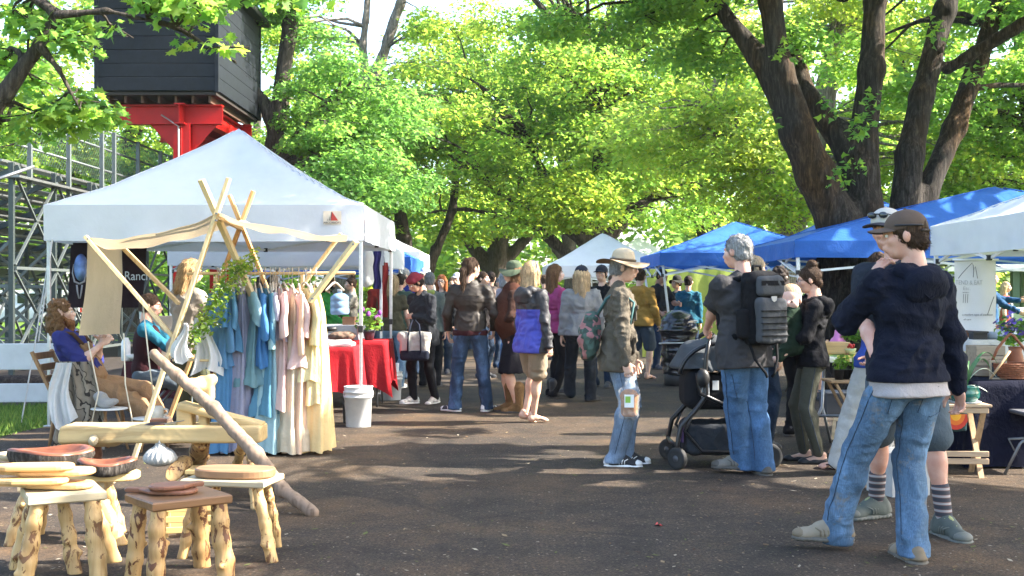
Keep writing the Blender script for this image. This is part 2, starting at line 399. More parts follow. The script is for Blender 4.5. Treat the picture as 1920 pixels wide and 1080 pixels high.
# fallen bud scales and leaf bits on the asphalt: loose litter nobody could count
def litter(n, x0, x1, y0, y1, s0, s1, cols, name, seed):
    r = np.random.default_rng(seed); y = y0+(y1-y0)*r.random(n)**1.6; x = x0+(x1-x0)*r.random(n)
    keep = fnoise(np.stack([x*.5, y*.5, x*0], 1))+.35*r.standard_normal(n) > -.1; x, y = x[keep], y[keep]; n = len(x)
    a = r.random(n)*pi; L = s0+(s1-s0)*r.random(n)**2; W = L*(.25+.4*r.random(n)); tl = (r.random(n)-.5)*.7
    V = np.zeros((n, 4, 3)); ca, sa = np.cos(a), np.sin(a)
    for k, (p, q) in enumerate(((-1, -.2), (.2, -1), (1, .2), (-.2, 1))):
        V[:, k, 0] = x+ca*p*L-sa*q*W; V[:, k, 1] = y+sa*p*L+ca*q*W; V[:, k, 2] = .007+np.abs(tl*L)*(.5+.5*p)
    o = mobj(name, V.reshape(-1, 3), np.arange(n*4).reshape(n, 4), cols)
    o.data.polygons.foreach_set('material_index', r.integers(0, len(cols), n).astype(np.int32))
    return tag(o, kind='stuff')
LIT = [plain(c, .9, 0, .1, .2, 30, 0, key='litter_%d' % i) for i, c in enumerate([(.20, .15, .09), (.13, .085, .05), (.28, .24, .18), (.10, .11, .04), (.07, .045, .03)])]
tag(litter(9000, -5.2, 4.5, 5.2, 15, .004, .016, LIT, 'leaf_litter', 5), 'tan bud scales and leaf scraps scattered over the dark asphalt', 'litter')
tag(litter(1300, -5, 4, 5.2, 12, .010, .032, LIT, 'dry_leaf_scraps', 6), 'larger dry leaf scraps lying on the dark asphalt', 'litter')
rl = MB(); rl.grid(lambda u, v: Vector(((u-.5)*.05*(1-abs(v-.5)), (v-.5)*.055, .012+.008*sin(u*6)+.004*cos(v*5))), 4, 4)
tag(rl.build('red_leaf', plain((.5, .06, .05), .7), loc=(GX(1235, 7.0), 7.0, 0)), 'small red leaf lying alone on the asphalt in the foreground', 'leaf')

def grass_tufts(n, reg, h0, h1, name, seed, cols):
    r = np.random.default_rng(seed); x = reg[0]+(reg[1]-reg[0])*r.random(n); y = reg[2]+(reg[3]-reg[2])*r.random(n)
    keep = fnoise(np.stack([x*1.4, y*1.4, x*0+3], 1)) > -.35; x, y = x[keep], y[keep]; n = len(x)
    a = r.random(n)*2*pi; h = h0+(h1-h0)*r.random(n); wd = .004+.004*r.random(n); ln = h*(.2+.6*r.random(n)); b = r.random(n)*2*pi
    V = np.zeros((n, 3, 3))
    V[:, 0] = np.stack([x-np.cos(a)*wd, y-np.sin(a)*wd, x*0], 1); V[:, 1] = np.stack([x+np.cos(a)*wd, y+np.sin(a)*wd, x*0], 1)
    V[:, 2] = np.stack([x+np.cos(b)*ln, y+np.sin(b)*ln, h], 1)
    o = mobj(name, V.reshape(-1, 3), np.arange(n*3).reshape(n, 3), cols)
    o.data.polygons.foreach_set('material_index', r.integers(0, len(cols), n).astype(np.int32)); return tag(o, kind='stuff')

# ------------------------------------------------------------------ trees
def leafmat(key, refl, trans, mix=.66):
    m, t, b = nodemat(key); out = t.nodes['Material Output']
    geo = N(t, 'ShaderNodeNewGeometry'); r = ramp(t, [(0., (.72, .8, .8)), (.5, (1, 1, 1)), (.85, (1.15, 1.08, .8)), (1., (1.35, 1.15, .9))])
    t.links.new(geo.outputs['Random Per Island'], r.inputs[0])
    t.links.new(mixc(t, 1., refl, r.outputs[0], 'MULTIPLY'), b.inputs['Base Color'])
    b.inputs['Roughness'].default_value = .5; b.inputs['Specular IOR Level'].default_value = .22
    tr = N(t, 'ShaderNodeBsdfTranslucent'); t.links.new(mixc(t, 1., trans, r.outputs[0], 'MULTIPLY'), tr.inputs[0])
    mx = N(t, 'ShaderNodeMixShader'); mx.inputs[0].default_value = mix
    t.links.new(b.outputs[0], mx.inputs[1]); t.links.new(tr.outputs[0], mx.inputs[2]); t.links.new(mx.outputs[0], out.inputs[0]); return m
L_BRIGHT = leafmat('leaf_bright', (.12, .2, .035), (.37, .58, .09))
L_MID = leafmat('leaf_mid', (.09, .17, .035), (.26, .48, .08))
L_YEL = leafmat('leaf_yellow_green', (.15, .2, .03), (.46, .58, .075))
L_DEEP = leafmat('leaf_deep', (.075, .15, .045), (.2, .42, .09))
L_PALE = leafmat('leaf_pale', (.16, .23, .055), (.48, .60, .12))
def barkmat(key, a, b_, moss=None, mz=1.):
    m, t, b = nodemat(key); mp = coords(t, (1, 1, .16))
    n = N(t, 'ShaderNodeTexNoise', Scale=24., Detail=8., Roughness=.72, Distortion=.5); t.links.new(mp.outputs[0], n.inputs[0])
    r = ramp(t, [(.34, sc(a, .35)), (.5, a), (.68, b_)]); t.links.new(n.outputs[0], r.inputs[0]); c = r.outputs[0]
    if moss:
        k = N(t, 'ShaderNodeTexNoise', Scale=1.1, Detail=6., Roughness=.65); mk = coords(t, (1, 1, .5)); t.links.new(mk.outputs[0], k.inputs[0])
        rk = ramp(t, [(.45, (0, 0, 0)), (.66, (.75,)*3)]); t.links.new(k.outputs[0], rk.inputs[0])
        c = mixc(t, rk.outputs[0], c, mixc(t, 1., r.outputs[0], moss, 'MULTIPLY'))
    t.links.new(c, b.inputs['Base Color']); b.inputs['Roughness'].default_value = .95; b.inputs['Specular IOR Level'].default_value = .15
    bump(t, b, n.outputs[0], 1., .05); return m
BARK = barkmat('bark', (.055, .046, .038), (.12, .10, .085)); BARK_PALE = barkmat('bark_pale', (.15, .13, .11), (.3, .27, .23))
BARK_MOSS = barkmat('bark_moss', (.030, .026, .023), (.085, .074, .064), (2.2, 1.3, .45))
KITE = np.array([[0, 0, 0], [.42, .45, .1], [0, 1., -.06], [-.42, .45, .1]])
def maple():
    pts = [(0, 0), (.10, .06), (.34, -.04), (.30, .16), (.56, .34), (.33, .38), (.38, .60), (.17, .56), (0, 1.0)]
    L = [(x, y, .06*abs(x)-.08*y*y) for x, y in pts]; Rr = [(-x, y, z) for x, y, z in L[1:-1]]
    V = L+Rr[::-1]; n = len(V); return np.array(V+[(0, .38, .04)]), [(i, (i+1) % n, n) for i in range(n)]
def leaves(name, C, Nn, size, mat, parent, shape='kite', seed=0, droop=.0):
    """one leaf blade per centre: C centres, Nn blade normals"""
    r = np.random.default_rng(seed); n = len(C)
    Nn = Nn/np.linalg.norm(Nn, axis=1)[:, None]; q = r.standard_normal((n, 3)); q[:, 2] -= droop
    Y = q-(q*Nn).sum(1)[:, None]*Nn; Y /= np.linalg.norm(Y, axis=1)[:, None]; X = np.cross(Y, Nn)
    s = size*(.45+1.1*r.random(n)**1.6)[:, None, None]*1.06
    if shape == 'kite': T = KITE; fc = np.array([[0, 1, 2, 3]])
    elif shape == 'lobed':
        T = np.array([[0, 0, 0], [.5, .22, .05], [.22, .45, .04], [0, 1., -.06], [-.22, .45, .04], [-.5, .22, .05]]); fc = np.array([[0, 1, 2], [0, 2, 3], [0, 3, 4], [0, 4, 5]])
    else: T, f_ = maple(); fc = np.array(f_)
    T = T-np.array([0, .45, 0])
    V = C[:, None]+s*(T[None, :, 0:1]*X[:, None]+T[None, :, 1:2]*Y[:, None]+T[None, :, 2:3]*Nn[:, None])
    Fc = (np.arange(n)[:, None, None]*len(T)+fc[None]).reshape(-1, fc.shape[1])
    o = mobj(name, V.reshape(-1, 3), Fc, mat, parent)
    if isinstance(mat, (list, tuple)):
        g = fnoise(C*.55+seed)+.25*r.standard_normal(n); k = len(mat); qs = np.quantile(g, np.linspace(0, 1, k+1)[1:-1])
        mi = np.searchsorted(qs, g); o.data.polygons.foreach_set('material_index', np.repeat(mi, len(fc)).astype(np.int32))
    return tag(o, kind='stuff')
def clump_leaves(cent, rad_, n, r, flat=.35, hang=.25):
    """leaf positions in one flattened spray, denser to the rim and sagging outwards"""
    d = r.standard_normal((n, 3)); d /= np.linalg.norm(d, axis=1)[:, None]; q = rad_*(r.random(n)**.45)[:, None]*d*np.array([1, 1, flat])
    q[:, 2] -= hang*(q[:, 0]**2+q[:, 1]**2)/max(rad_, .1)
    nm = np.stack([r.standard_normal(n)*.55, r.standard_normal(n)*.55, .55+.5*r.random(n)], 1)+d*.25
    return cent+q, nm
SKYGAPS = [(700, 50, 85, 85), (735, 95, 50, 45), (620, 20, 40, 40), (1528, 130, 36, 75), (40, 215, 60, 50)]
def tree(label, base, trunks, crown, mats, bark, lsize=.15, nleaf=300, crad=.9, shape='kite', seed=1, name='maple_tree', group=None, vox=.07, flat=.35, minz=2.4, bforce=1., keepf=None, twigs=True, kk=.1, sprouts=()):
    """trunks: list of [(x,y,z,r)...] limbs from the base; crown: list of (cx,cy,cz,rx,ry,rz,n clumps)"""
    r = np.random.default_rng(seed); root = empty(name, base, 0, label, 'tree', group)
    if shape != 'maple' and twigs: lsize *= .62; nleaf *= 1.9
    prims = []; nodes_ = []
    for L in trunks:
        for a, b in zip(L[:-1], L[1:]):
            prims.append(cap(a[:3], b[:3], a[3], b[3]))
            for t in np.linspace(0, 1, 6): nodes_.append([a[i]+(b[i]-a[i])*t for i in range(4)])
    nodes_ = np.array(nodes_)
    bump_ = lambda V, nv: .5*vox*vnoise(V*np.array([9, 9, 1.3]))*2+.9*vox*vnoise(V*np.array([3.2, 3.2, .9])+5)
    V, Q = surf(prims, kk, vox, disp=bump_); mobj('trunk', V, Q, bark, root, True)
    cl = []
    for cx, cy, cz, rx, ry, rz, k in crown:
        tries = 0; got = 0
        while got < k and tries < k*12:
            tries += 1; d = r.standard_normal(3); d /= np.linalg.norm(d); p = np.array([cx, cy, cz])+d*(r.random()**.4)*np.array([rx, ry, rz])
            if p[2] < minz or (keepf and not keepf(p)): continue
            wy = p[1]+base[1]; qx, qy = CX+(p[0]+base[0])/wy*F, HY-(p[2]+base[2]-EYE)/wy*F      # openings where the white sky shows between the crowns
            if wy > 18 and any(((qx-a)/ra)**2+((qy-c)/rc)**2 < 1 for a, c, ra, rc in SKYGAPS): continue
            cl.append(p); got += 1
    cl = np.array(cl); LC, LN = [], []; mb = MB()
    for p in cl:
        rr = crad*(.6+.8*r.random()); n = int(nleaf*(rr/crad)**2*(.6+.8*r.random())); c, nm = clump_leaves(p, rr, n, r, flat); LC.append(c); LN.append(nm)
        nd = nodes_[nodes_[:, 2] > nodes_[:, 2].max()*.22] if len(nodes_) else nodes_
        dist = np.linalg.norm((nd[:, :3]-p)*np.array([1, 1, 1.5]), axis=1)+np.where(nd[:, 2] > p[2]+.6, 1.5, 0); j = np.argsort(dist)[r.integers(0, 3)]; a = nd[j]
        q = np.array(a[:3]); L = np.linalg.norm(p-q); bow = np.array([0, 0, .16*L])+r.standard_normal(3)*.06*L; r0 = min(a[3]*.55, .012+.014*L)*bforce
        pts = []
        for t in np.linspace(0, 1, 6): pts.append(q*(1-t)+p*t+bow*4*t*(1-t)*.6+r.standard_normal(3)*.02*L*(0 < t < 1))
        mb.tube(pts, list(np.linspace(r0, .008, 6)), 5, False)
        if twigs:
            for _ in range(3): mb.tube([pts[4], p+r.standard_normal(3)*np.array([.6, .6, .2])*rr], [.009, .004], 3, False)
    for p in sprouts: c, nm = clump_leaves(np.array(p), .2, 34, r, .9, .8); LC.append(c); LN.append(nm)
    C = np.concatenate(LC); NN = np.concatenate(LN)
    tag(mb.build('branches', bark, root, True), kind='stuff')
    leaves('crown', C, NN, lsize, mats, root, shape, seed, .3)
    return root
# ------------------------------------------------------------------ booth tower, bleachers and fence on the left
GALV = metal((.13, .15, .147), .6); GALV_D = metal((.06, .075, .073), .6); ALU = plain((.17, .18, .18), .38, .6, .5, .12, 8, .03, key='aluminium')
RSTEEL = plain((.36, .006, .005), .5, 0, .25, .12, 6, .03, key='red_steel'); BNAVY = plain((.009, .012, .016), .7, 0, .18, .3, 7, .12, key='black_boards'); BGREEN = BNAVY
tw = empty('announcer_booth', (-7.6, 27, 0), 0, 'black board clad booth raised on a bright red steel column behind the canopy', 'booth'); to = Vector(tw.location)
x0, x1, y0, y1, zb, zt = GX(181, 25)+7.6, GX(407, 25)+7.6, -2.0, 2.15, GZ(172, 25), GZ(172, 25)+2.35
bh = .29; nb = 8
for j in range(nb):
    z = zb+.02+bh*(j+.5); e = .012
    for (c, s) in (((x0+x1)/2, y0), ((x0+x1)/2, y1)): mb = MB(); sg = -1 if s == y0 else 1; mb.box((c, s, z), (x1-x0, .05, bh-.012), 0, .008, Matrix.Rotation(.03*-sg, 3, 'X')); mb.build('board', BNAVY, tw)
    for xx in (x0, x1): mb = MB(); sg = -1 if xx == x0 else 1; mb.box((xx, (y0+y1)/2, z), (.05, y1-y0-.06, bh-.012), 0, .008, Matrix.Rotation(.03*sg, 3, 'Y')); mb.build('board', BNAVY, tw)
mb = MB(); mb.box(((x0+x1)/2, (y0+y1)/2, zb+bh*nb/2), (x1-x0-.08, y1-y0-.08, bh*nb-.03)); mb.build('wall_core', plain((.012, .012, .012), .8), tw)
for xx, yy in ((x0, y0), (x1, y0), (x1, y1), (x0, y1)): mb = MB(); mb.box((xx, yy, zb+bh*nb/2), (.085, .085, bh*nb+.02), 0, .006); mb.build('corner_trim', BNAVY, tw)
mb = MB(); mb.box(((x0+x1)/2, (y0+y1)/2, zt+.06), (x1-x0+.5, y1-y0+.5, .12), 0, .02); mb.build('roof', plain((.03, .03, .03), .7), tw)
mb = MB(); mb.box(((x0+x1)/2, (y0+y1)/2, zb-.03), (x1-x0-.06, y1-y0-.06, .06)); mb.build('floor_deck', plain((.02, .015, .012), .8), tw)
for k in range(7): xx = x0+.2+(x1-x0-.4)*k/6; mb = MB(); mb.box((xx, (y0+y1)/2, zb-.13), (.05, y1-y0-.3, .16)); mb.build('joist', plain((.07, .035, .02), .8), tw)
cx_ = GX(333, 25)+7.6
def ibeam(nm, a, b, h, w_, par=tw, m=RSTEEL):
    a, b = Vector(a), Vector(b); mb = MB(); d = (b-a).normalized(); up = Vector((0, 0, 1)) if abs(d.z) < .9 else Vector((0, 1, 0)); sd_ = d.cross(up).normalized()
    M = Matrix((sd_, up, d)).transposed(); L = (b-a).length; c = (a+b)/2
    mb.box(c, (.02, h-.05, L), 0, 0, M); mb.box(c+up*(h/2-.0125), (w_, .025, L), 0, 0, M); mb.box(c-up*(h/2-.0125), (w_, .025, L), 0, 0, M); return mb.build(nm, m, par)
zc = zb-.42
ibeam('main_beam', (x0+.25, y0+.5, zc), (x1+.0, y0+.5, zc), .42, .22); ibeam('main_beam', (x0+.3, y1-.6, zc), (x1-.05, y1-.6, zc), .42, .22)
ibeam('cross_beam', (cx_, y0+.1, zc-.02), (cx_, y1-.2, zc-.02), .44, .22); ibeam('cross_beam', (x1-.35, y0+.6, zc-.01), (x1-.35, y1-.3, zc-.01), .40, .2)
for yy in (y0+.5, y1-.6):
    ibeam('column', (cx_, yy, -.0), (cx_, yy, zc-.2), .40, .36)
    for s in (1, -1): mb = MB(); mb.prism([(0, 0), (s*.55, 0), (0, -.6)][::s], .03, (cx_+s*.18, yy+.015, zc-.21), 0, Matrix.Rotation(pi/2, 3, 'X')); mb.build('gusset', RSTEEL, tw)
mb = MB(); mb.box((cx_+.62, y1-.72, zc-.34), (.34, .03, .34)); pl_ = mb.build('bolt_plate', RSTEEL, tw); mb = MB()
for a in range(3):
    for c in range(2): mb.tube([(cx_+.53+.09*a, y1-.735, zc-.40+.11*c), (cx_+.53+.09*a, y1-.75, zc-.40+.11*c)], .018, 8)
mb.build('bolt', plain((.6, .56, .5), .5), pl_)
mb = MB(); mb.tube([(cx_-.45, y0+.35, zc-.02), (cx_-.05, y0+.25, zc-.28), (cx_-.04, y0+.25, 1)], .02, 6); mb.build('conduit', STEEL_C if 'STEEL_C' in globals() else metal((.4, .36, .34)), tw, True)
mb = MB(); mb.tube([(cx_, y0+.3, zb-.2), (cx_+.0, y0+.27, zc-.2), (cx_+.02, y0+.27, .5)], .018, 6); mb.build('conduit', RSTEEL, tw, True)

# bleachers, seen from behind: top walkway with guard rail, rows descending to the left
bl = empty('bleachers', (-8.4, 25, 0), 0, 'grey aluminium bleachers on braced galvanised frames seen from behind at left', 'bleachers'); yb0, yb1 = 19.6, 31.6; Y = lambda y: y-25
ztop = 3.62
for j in range(7):
    xx = -.62*j-.25; z = ztop-.02-.26*j
    for dx, dz, w_, n_ in ((0., .0, .27, 'seat_plank'), (.30, -.27, .26, 'foot_plank')):
        mb = MB(); mb.box((xx+dx, Y((yb0+yb1)/2), z+dz), (w_, yb1-yb0, .045), 0, .006); mb.build(n_, ALU, bl)
    mb = MB(); mb.box((xx-.14, Y((yb0+yb1)/2), z-.15), (.02, yb1-yb0, .16)); mb.build('riser_board', ALU, bl)
for y in np.arange(yb0+.1, yb1, 1.82):
    mb = MB(); mb.bar((0, Y(y), 0), (0, Y(y), ztop-.05), .08, .08); mb.build('column', GALV_D, bl)
    mb = MB(); mb.bar((-2.0, Y(y), 0), (-2.0, Y(y), ztop-.95), .07, .07); mb.build('column', GALV_D, bl)
    mb = MB(); mb.bar((-4.0, Y(y), 0), (-4.0, Y(y), ztop-1.8), .07, .07); mb.build('column', GALV_D, bl)
    mb = MB(); mb.bar((.12, Y(y)+.04, ztop-.13), (-4.5, Y(y)+.04, ztop-2.05), .08, .10); mb.build('stringer', GALV_D, bl)
    for a, b in (((0, .35), (-2.0, 2.3)), ((0, 2.3), (-2.0, .35)), ((-2., .3), (-4, 1.5)), ((-2, 1.7), (-4, .3)), ((0, 1.5), (-4.0, 1.5)), ((0, .32), (-4.0, .32))): mb = MB(); mb.bar((a[0], Y(y)+.05, a[1]), (b[0], Y(y)+.05, b[1]), .05, .05); mb.build('brace', GALV, bl)
for i, y in enumerate(np.arange(yb0+.1, yb1-1.9, 1.82)):
    for xx, zl, zh in ((0.05, .3, 1.75), (0.05, 1.85, 3.4), (-2.05, .3, 2.3)):
        for a, b in ((zl, zh), (zh, zl)): mb = MB(); mb.bar((xx, Y(y), a), (xx, Y(y+1.82), b), .045, .03); mb.build('diagonal_brace', GALV, bl)
    for xx, z in ((.06, .28), (.06, 1.8), (-2.06, 1.6)): mb = MB(); mb.bar((xx, Y(y), z), (xx, Y(y+1.82), z), .05, .05); mb.build('girt', GALV, bl)
for py_ in (55, 128, 190, 213, 258, 300, 320):
    y = 2200*8.36/(960-py_); mb = MB(); mb.bar((.05, Y(y), ztop-.42), (.05, Y(y), ztop+1.12), .085, .06, 0, .008); mb.build('guard_post', GALV, bl)
    mb = MB(); mb.bar((.05, Y(y), ztop-.4), (-.3, Y(y), ztop-.75), .05, .05); mb.build('post_brace', GALV, bl)
for z in (.28, .72, 1.10): mb = MB(); mb.tube([(.0, Y(yb0+.3), ztop+z), (.0, Y(yb1), ztop+z)], .024, 6); mb.build('guard_rail', GALV, bl, True)
mb = MB()
for k in range(int((yb1-yb0)/.11)):                                      # chain link: crossing wires
    for s in (1, -1):
        y = yb0+.3+k*.11; a = (.02, Y(y), ztop+.05); b = (.02+.004*s, Y(y)+s*1.02, ztop+1.08)
        if yb0+.2 < y+s*1.02 < yb1: mb.tube([a, b], .0035, 3, False)
tag(mb.build('chain_link', GALV, bl), kind='stuff')
mb = MB(); mb.tube([P(172/2.7, 312, 19.0)-bl.location, P(-30, 345, 18.4)-bl.location], .028, 8); mb.build('hand_rail', ALU, bl, True)
# low white board fence in front of the soil bed
WPAINT = plain((.5, .51, .53), .5, 0, .4, .08, 5, .06, key='white_rail')
fn_ = empty('board_fence', (-6.3, 13.9, 0), rad(4), 'low white fence of two wide boards at the left edge', 'fence')
for z, h in ((.63, .31), (.20, .22)): mb = MB(); mb.box((-.45, 0, z), (2.9, .05, h), 0, .008); mb.build('rail_board', WPAINT, fn_)
for x in (-1.6, -.2, .9): mb = MB(); mb.box((x, .07, .42), (.09, .09, .84), 0, .008); mb.build('post', GALV_D, fn_)
lg_ = MB(); lg_.tube([(-.9, 0, .14), (.2, .05, .15), (1.0, 0, .13)], [.14, .15, .13], 12); tag(lg_.build('fallen_log', barkmat('log_bark', (.04, .03, .025), (.10, .08, .06)), None, True, (-6.6, 15.5, 0)), 'dark log lying in the soil bed behind the white fence', 'log')
tag(grass_tufts(9000, (-8.5, -4.85, 10.9, 14.3), .03, .13, 'grass_tufts', 3, [plain((.10, .19, .025), .9, key='blade_a'), plain((.16, .24, .04), .9, key='blade_b'), plain((.06, .13, .02), .9, key='blade_c')]), 'strip of ragged green grass in front of the white board fence', 'grass')
tag(grass_tufts(6000, (5.6, 12, 15, 26), .04, .16, 'grass_tufts', 8, [MATS['blade_a'], MATS['blade_b'], MATS['blade_c']]), 'green lawn grass behind the right hand stalls', 'grass')
# ------------------------------------------------------------------ the trees of the avenue
def limb(base, D, *pts):
    """limb measured as (px, py, radius[, extra distance]) at distance D, relative to the tree base"""
    out = []
    for p in pts:
        d = D+(p[3] if len(p) > 3 else 0); v = P(p[0], p[1], d)-Vector(base); out.append((v.x, v.y, v.z, p[2]))
    return out
b_ = (4.75, 16.2, 0); D_ = 16.2
tree('huge old maple with several dark mossy trunks rising behind the blue canopies', b_, [
    [(-.1, 0, -.1, .9), (-.1, 0, .4, .66), (-.1, 0, 1.2, .58), (-.1, 0, 1.7, .5)],
    limb(b_, D_, (1590, 520, .40), (1572, 420, .29), (1530, 330, .26), (1496, 250, .235), (1462, 130, .18), (1444, 0, .155), (1430, -160, .13, .5), (1400, -420, .08, 1)),
    limb(b_, D_, (1480, 215, .2, .1), (1425, 110, .15, .3), (1330, -10, .11, .6), (1200, -150, .08, 1)),
    limb(b_, D_, (1612, 510, .38, .2), (1618, 390, .27, .2), (1618, 270, .205, .3), (1634, 130, .175, .3), (1640, 0, .15, .4), (1650, -250, .10, .8)),
    limb(b_, D_, (1608, 320, .22, .2), (1575, 255, .17, .4), (1515, 185, .14, .6), (1480, 80, .1, 1)),
    limb(b_, D_, (1650, 545, .32, .2), (1692, 420, .21, .3), (1706, 290, .19, .4), (1728, 180, .155, .5), (1772, 20, .15, .7), (1830, -200, .10, 1)),
    limb(b_, D_, (1690, 470, .2, .3), (1733, 370, .165, .5), (1790, 240, .155, .7), (1832, 120, .13, .9), (1876, 0, .11, 1.1), (1950, -200, .08, 1.5)),
    [(1.5, .6, 4.6, .1), (2.8, 0, 5.4, .08), (4.2, -.4, 5.8, .05)], [(-.2, 0, 5.5, .12), (-1.5, -1.2, 7.2, .1), (-3.2, -2, 8, .06)], [(.4, .3, 5.6, .12), (1, -2, 7, .1), (.5, -3.6, 8, .06)],
], [(-1.9, 1.0, 5.3, 1.5, 1.8, 1.0, 17), (.2, 2.6, 7.8, 5.5, 3.2, 1.8, 40), (4.0, 1.5, 5.4, 1.6, 2.5, 1.5, 16),
    (-3.6, .4, 5.9, 1.4, 1.6, .8, 10), (.6, 3.6, 5.2, 1.2, 1.0, .8, 4), (-1.6, -1.2, 8.6, 4.6, 3.6, 1.8, 60), (-3.3, -2.9, 6.5, 2.7, 2.5, .7, 75)],  # last two clump groups, added above the view, shade the left canopy and path
   [L_DEEP, L_MID, L_BRIGHT], BARK_MOSS, .14, 230, .62, 'lobed', 11, vox=.035, minz=3.4, sprouts=[tuple(P(px, py, 15.4)-Vector(b_)) for px, py in ((1548, 195), (1440, 225), (1690, 130), (1622, 215), (1596, 300), (1575, 330), (1752, 55), (1828, 130), (1640, 180), (1610, 240), (1500, 30), (1470, 90), (1850, 190))])
# shoots of leaves sprouting from the limbs of the big maple hang in front of the bark: part of its crown volume above

b_ = (2.6, 36, 0); D_ = 36
tree('spreading maple with low sweeping boughs in the middle of the avenue', b_, [
    [(0, 0, -.1, .6), (0, 0, 1.8, .42), (0, 0, 2.6, .38)],
    limb(b_, D_, (1095, 450, .27), (1055, 390, .2), (1020, 330, .15), (985, 250, .15)),
    limb(b_, D_, (1118, 450, .28), (1112, 380, .22), (1125, 280, .16), (1110, 150, .15)),
    limb(b_, D_, (1135, 450, .24), (1185, 400, .18), (1240, 350, .14), (1290, 260, .14)),
    limb(b_, D_, (1090, 500, .18), (1040, 455, .14), (1000, 420, .14), (940, 402, .11), (870, 392, .08), (800, 398, .05)),
    limb(b_, D_, (1095, 450, .25), (1040, 408, .16), (970, 380, .12), (900, 340, .08)),
], [(-2, -1, 6.6, 5.2, 4, 2.2, 60), (2.5, 0, 7.5, 5.5, 4, 3.2, 60), (0, 0, 11, 6, 5, 3, 45), (-1.5, -2, 4.7, 4, 2, .7, 14), (-.5, -3.2, 3.9, 4.2, .9, .7, 16)],
   [L_MID, L_BRIGHT, L_BRIGHT, L_YEL], BARK, .2, 190, 1.15, 'lobed', 12, minz=3.2, vox=.08)
b_ = (-6.0, 29, 0); D_ = 29
tree('tall maple with deep green lower sprays beyond the black booth', b_, [
    [(0, 0, -.1, .4), (0, 0, 2, .27), (.15, 0, 5, .23), (.5, 0, 8, .18), (1.1, 0, 12, .1)],
    [(.1, 0, 4.2, .2), (1.1, -.3, 5.6, .15), (2.2, -.5, 6.6, .08)], [(.2, 0, 5.4, .18), (-.7, 0, 7, .14), (-1.2, 0, 9.5, .1)],
], [(2.3, -2.3, 4.3, 1.9, 1.8, 1.1, 26), (2.0, -.5, 6.0, 1.9, 2.4, 1.1, 22), (.9, 0, 8.6, 1.5, 2.2, 1.1, 14), (.2, 0, 11.2, 1.6, 2.4, 1.2, 9)],
   [L_DEEP, L_DEEP, L_MID], BARK, .17, 240, .85, 'lobed', 13, minz=2.9)
b_ = (-5.4, 37, 0); D_ = 37
tree('leaning pale maple with a forked trunk against the white sky', b_, [
    [(0, 0, -.1, .4), (.1, 0, 3, .3), (.4, 0, 5.5, .24), (1.0, 0, 8, .19), (1.9, 0, 10.5, .15), (2.5, 0, 13, .09)],
    [(.8, 0, 7.2, .18), (.7, 0, 9.2, .13), (1.0, 0, 12, .08)],
], [(.2, -.5, 6.2, 3.4, 2.5, 1.7, 34), (3.4, -.5, 7.2, 1.8, 2.5, 1.4, 16), (-1.0, 0, 9.4, 1.7, 2, 1.6, 16), (1.8, -.8, 9.2, 1.2, 1., 1.4, 7), (2.6, 0, 11.4, 1.4, 1.5, .9, 5)],
   [L_MID, L_YEL, L_BRIGHT], BARK_PALE, .19, 200, 1., 'lobed', 14, minz=3)
b_ = (-3.1, 40, 0); D_ = 40
tree('slender forked maple standing left of the crowd in the middle distance', b_, [
    [(-.1, 0, -.1, .4), (-.2, 0, 1.6, .3), (-.6, 0, 3.2, .24), (-.9, 0, 5.5, .15)], [(-.1, 0, 1.2, .25), (.5, 0, 2.8, .18), (1.1, 0, 4.2, .14), (1.3, 0, 6.5, .1)],
], [(0, 0, 6.2, 3.4, 2.6, 1.9, 44), (.5, 0, 8.8, 3, 2.6, 1.5, 16), (-2, -1, 4.1, 1.6, 1.6, .7, 8)],
   [L_MID, L_BRIGHT, L_YEL], BARK, .2, 200, 1.05, 'lobed', 15, minz=3.2)
b_ = (-.7, 50, 0)
tree('dark trunked maple standing far down the avenue', b_, [
    [(0, 0, -.1, .7), (0, 0, 2, .5), (.2, 0, 4, .4), (.5, 0, 8, .2)], [(0, 0, 2, .35), (-1.4, 0, 4, .25), (-2.5, 0, 6, .12)], [(.1, 0, 2.4, .3), (1.6, 0, 4, .2), (3.2, 0, 4.8, .12)],
], [(0, 0, 7.6, 5.5, 4, 3.2, 66), (0, -2, 4.7, 4.5, 2, 1.0, 18), (0, 0, 12, 4.5, 4, 2.2, 24)],
   [L_MID, L_BRIGHT, L_BRIGHT, L_YEL], BARK, .24, 190, 1.3, 'kite', 16, minz=3.4)
b_ = (6.3, 27.5, 0); D_ = 27.5
tree('leaning grey maple behind the farther blue canopy', b_, [
    [(-.1, 0, -.1, .5), (0, 0, 1.6, .38), (.35, 0, 3.4, .33), (.9, 0, 5.4, .27), (1.4, 0, 8, .18)], [(.3, 0, 3.2, .24), (-.7, 0, 4.8, .16), (-1.6, 0, 6, .09)],
], [(-2.0, -.8, 5.4, 2.4, 1.8, 1.5, 26), (1.0, 0, 7.9, 3.8, 3, 1.7, 34), (-.3, -.8, 3.9, 1.9, 1.2, .9, 12), (3.2, 0, 4.4, 2.0, 2, 1.4, 20)],
   [L_BRIGHT, L_PALE, L_YEL], BARK_PALE, .17, 220, .9, 'lobed', 17, minz=2.6)
b_ = (7.4, 42, 0)
tree('broad pale green maple beyond the white canopy tops', b_, [
    [(0, 0, -.1, .7), (0, 0, 2.5, .5), (-.8, 0, 5, .4), (-1.2, 0, 9, .2)], [(0, 0, 2.4, .4), (1.3, 0, 4.6, .3), (2, 0, 8, .15)],
], [(-2, -1, 6.2, 4.6, 3, 2.6, 56), (3, 0, 7, 4, 3, 3, 36), (0, 0, 11.3, 5, 4, 2.4, 30)],
   [L_MID, L_BRIGHT, L_PALE], BARK, .22, 190, 1.2, 'lobed', 18, minz=2.8)
b_ = (12.6, 27, 0)
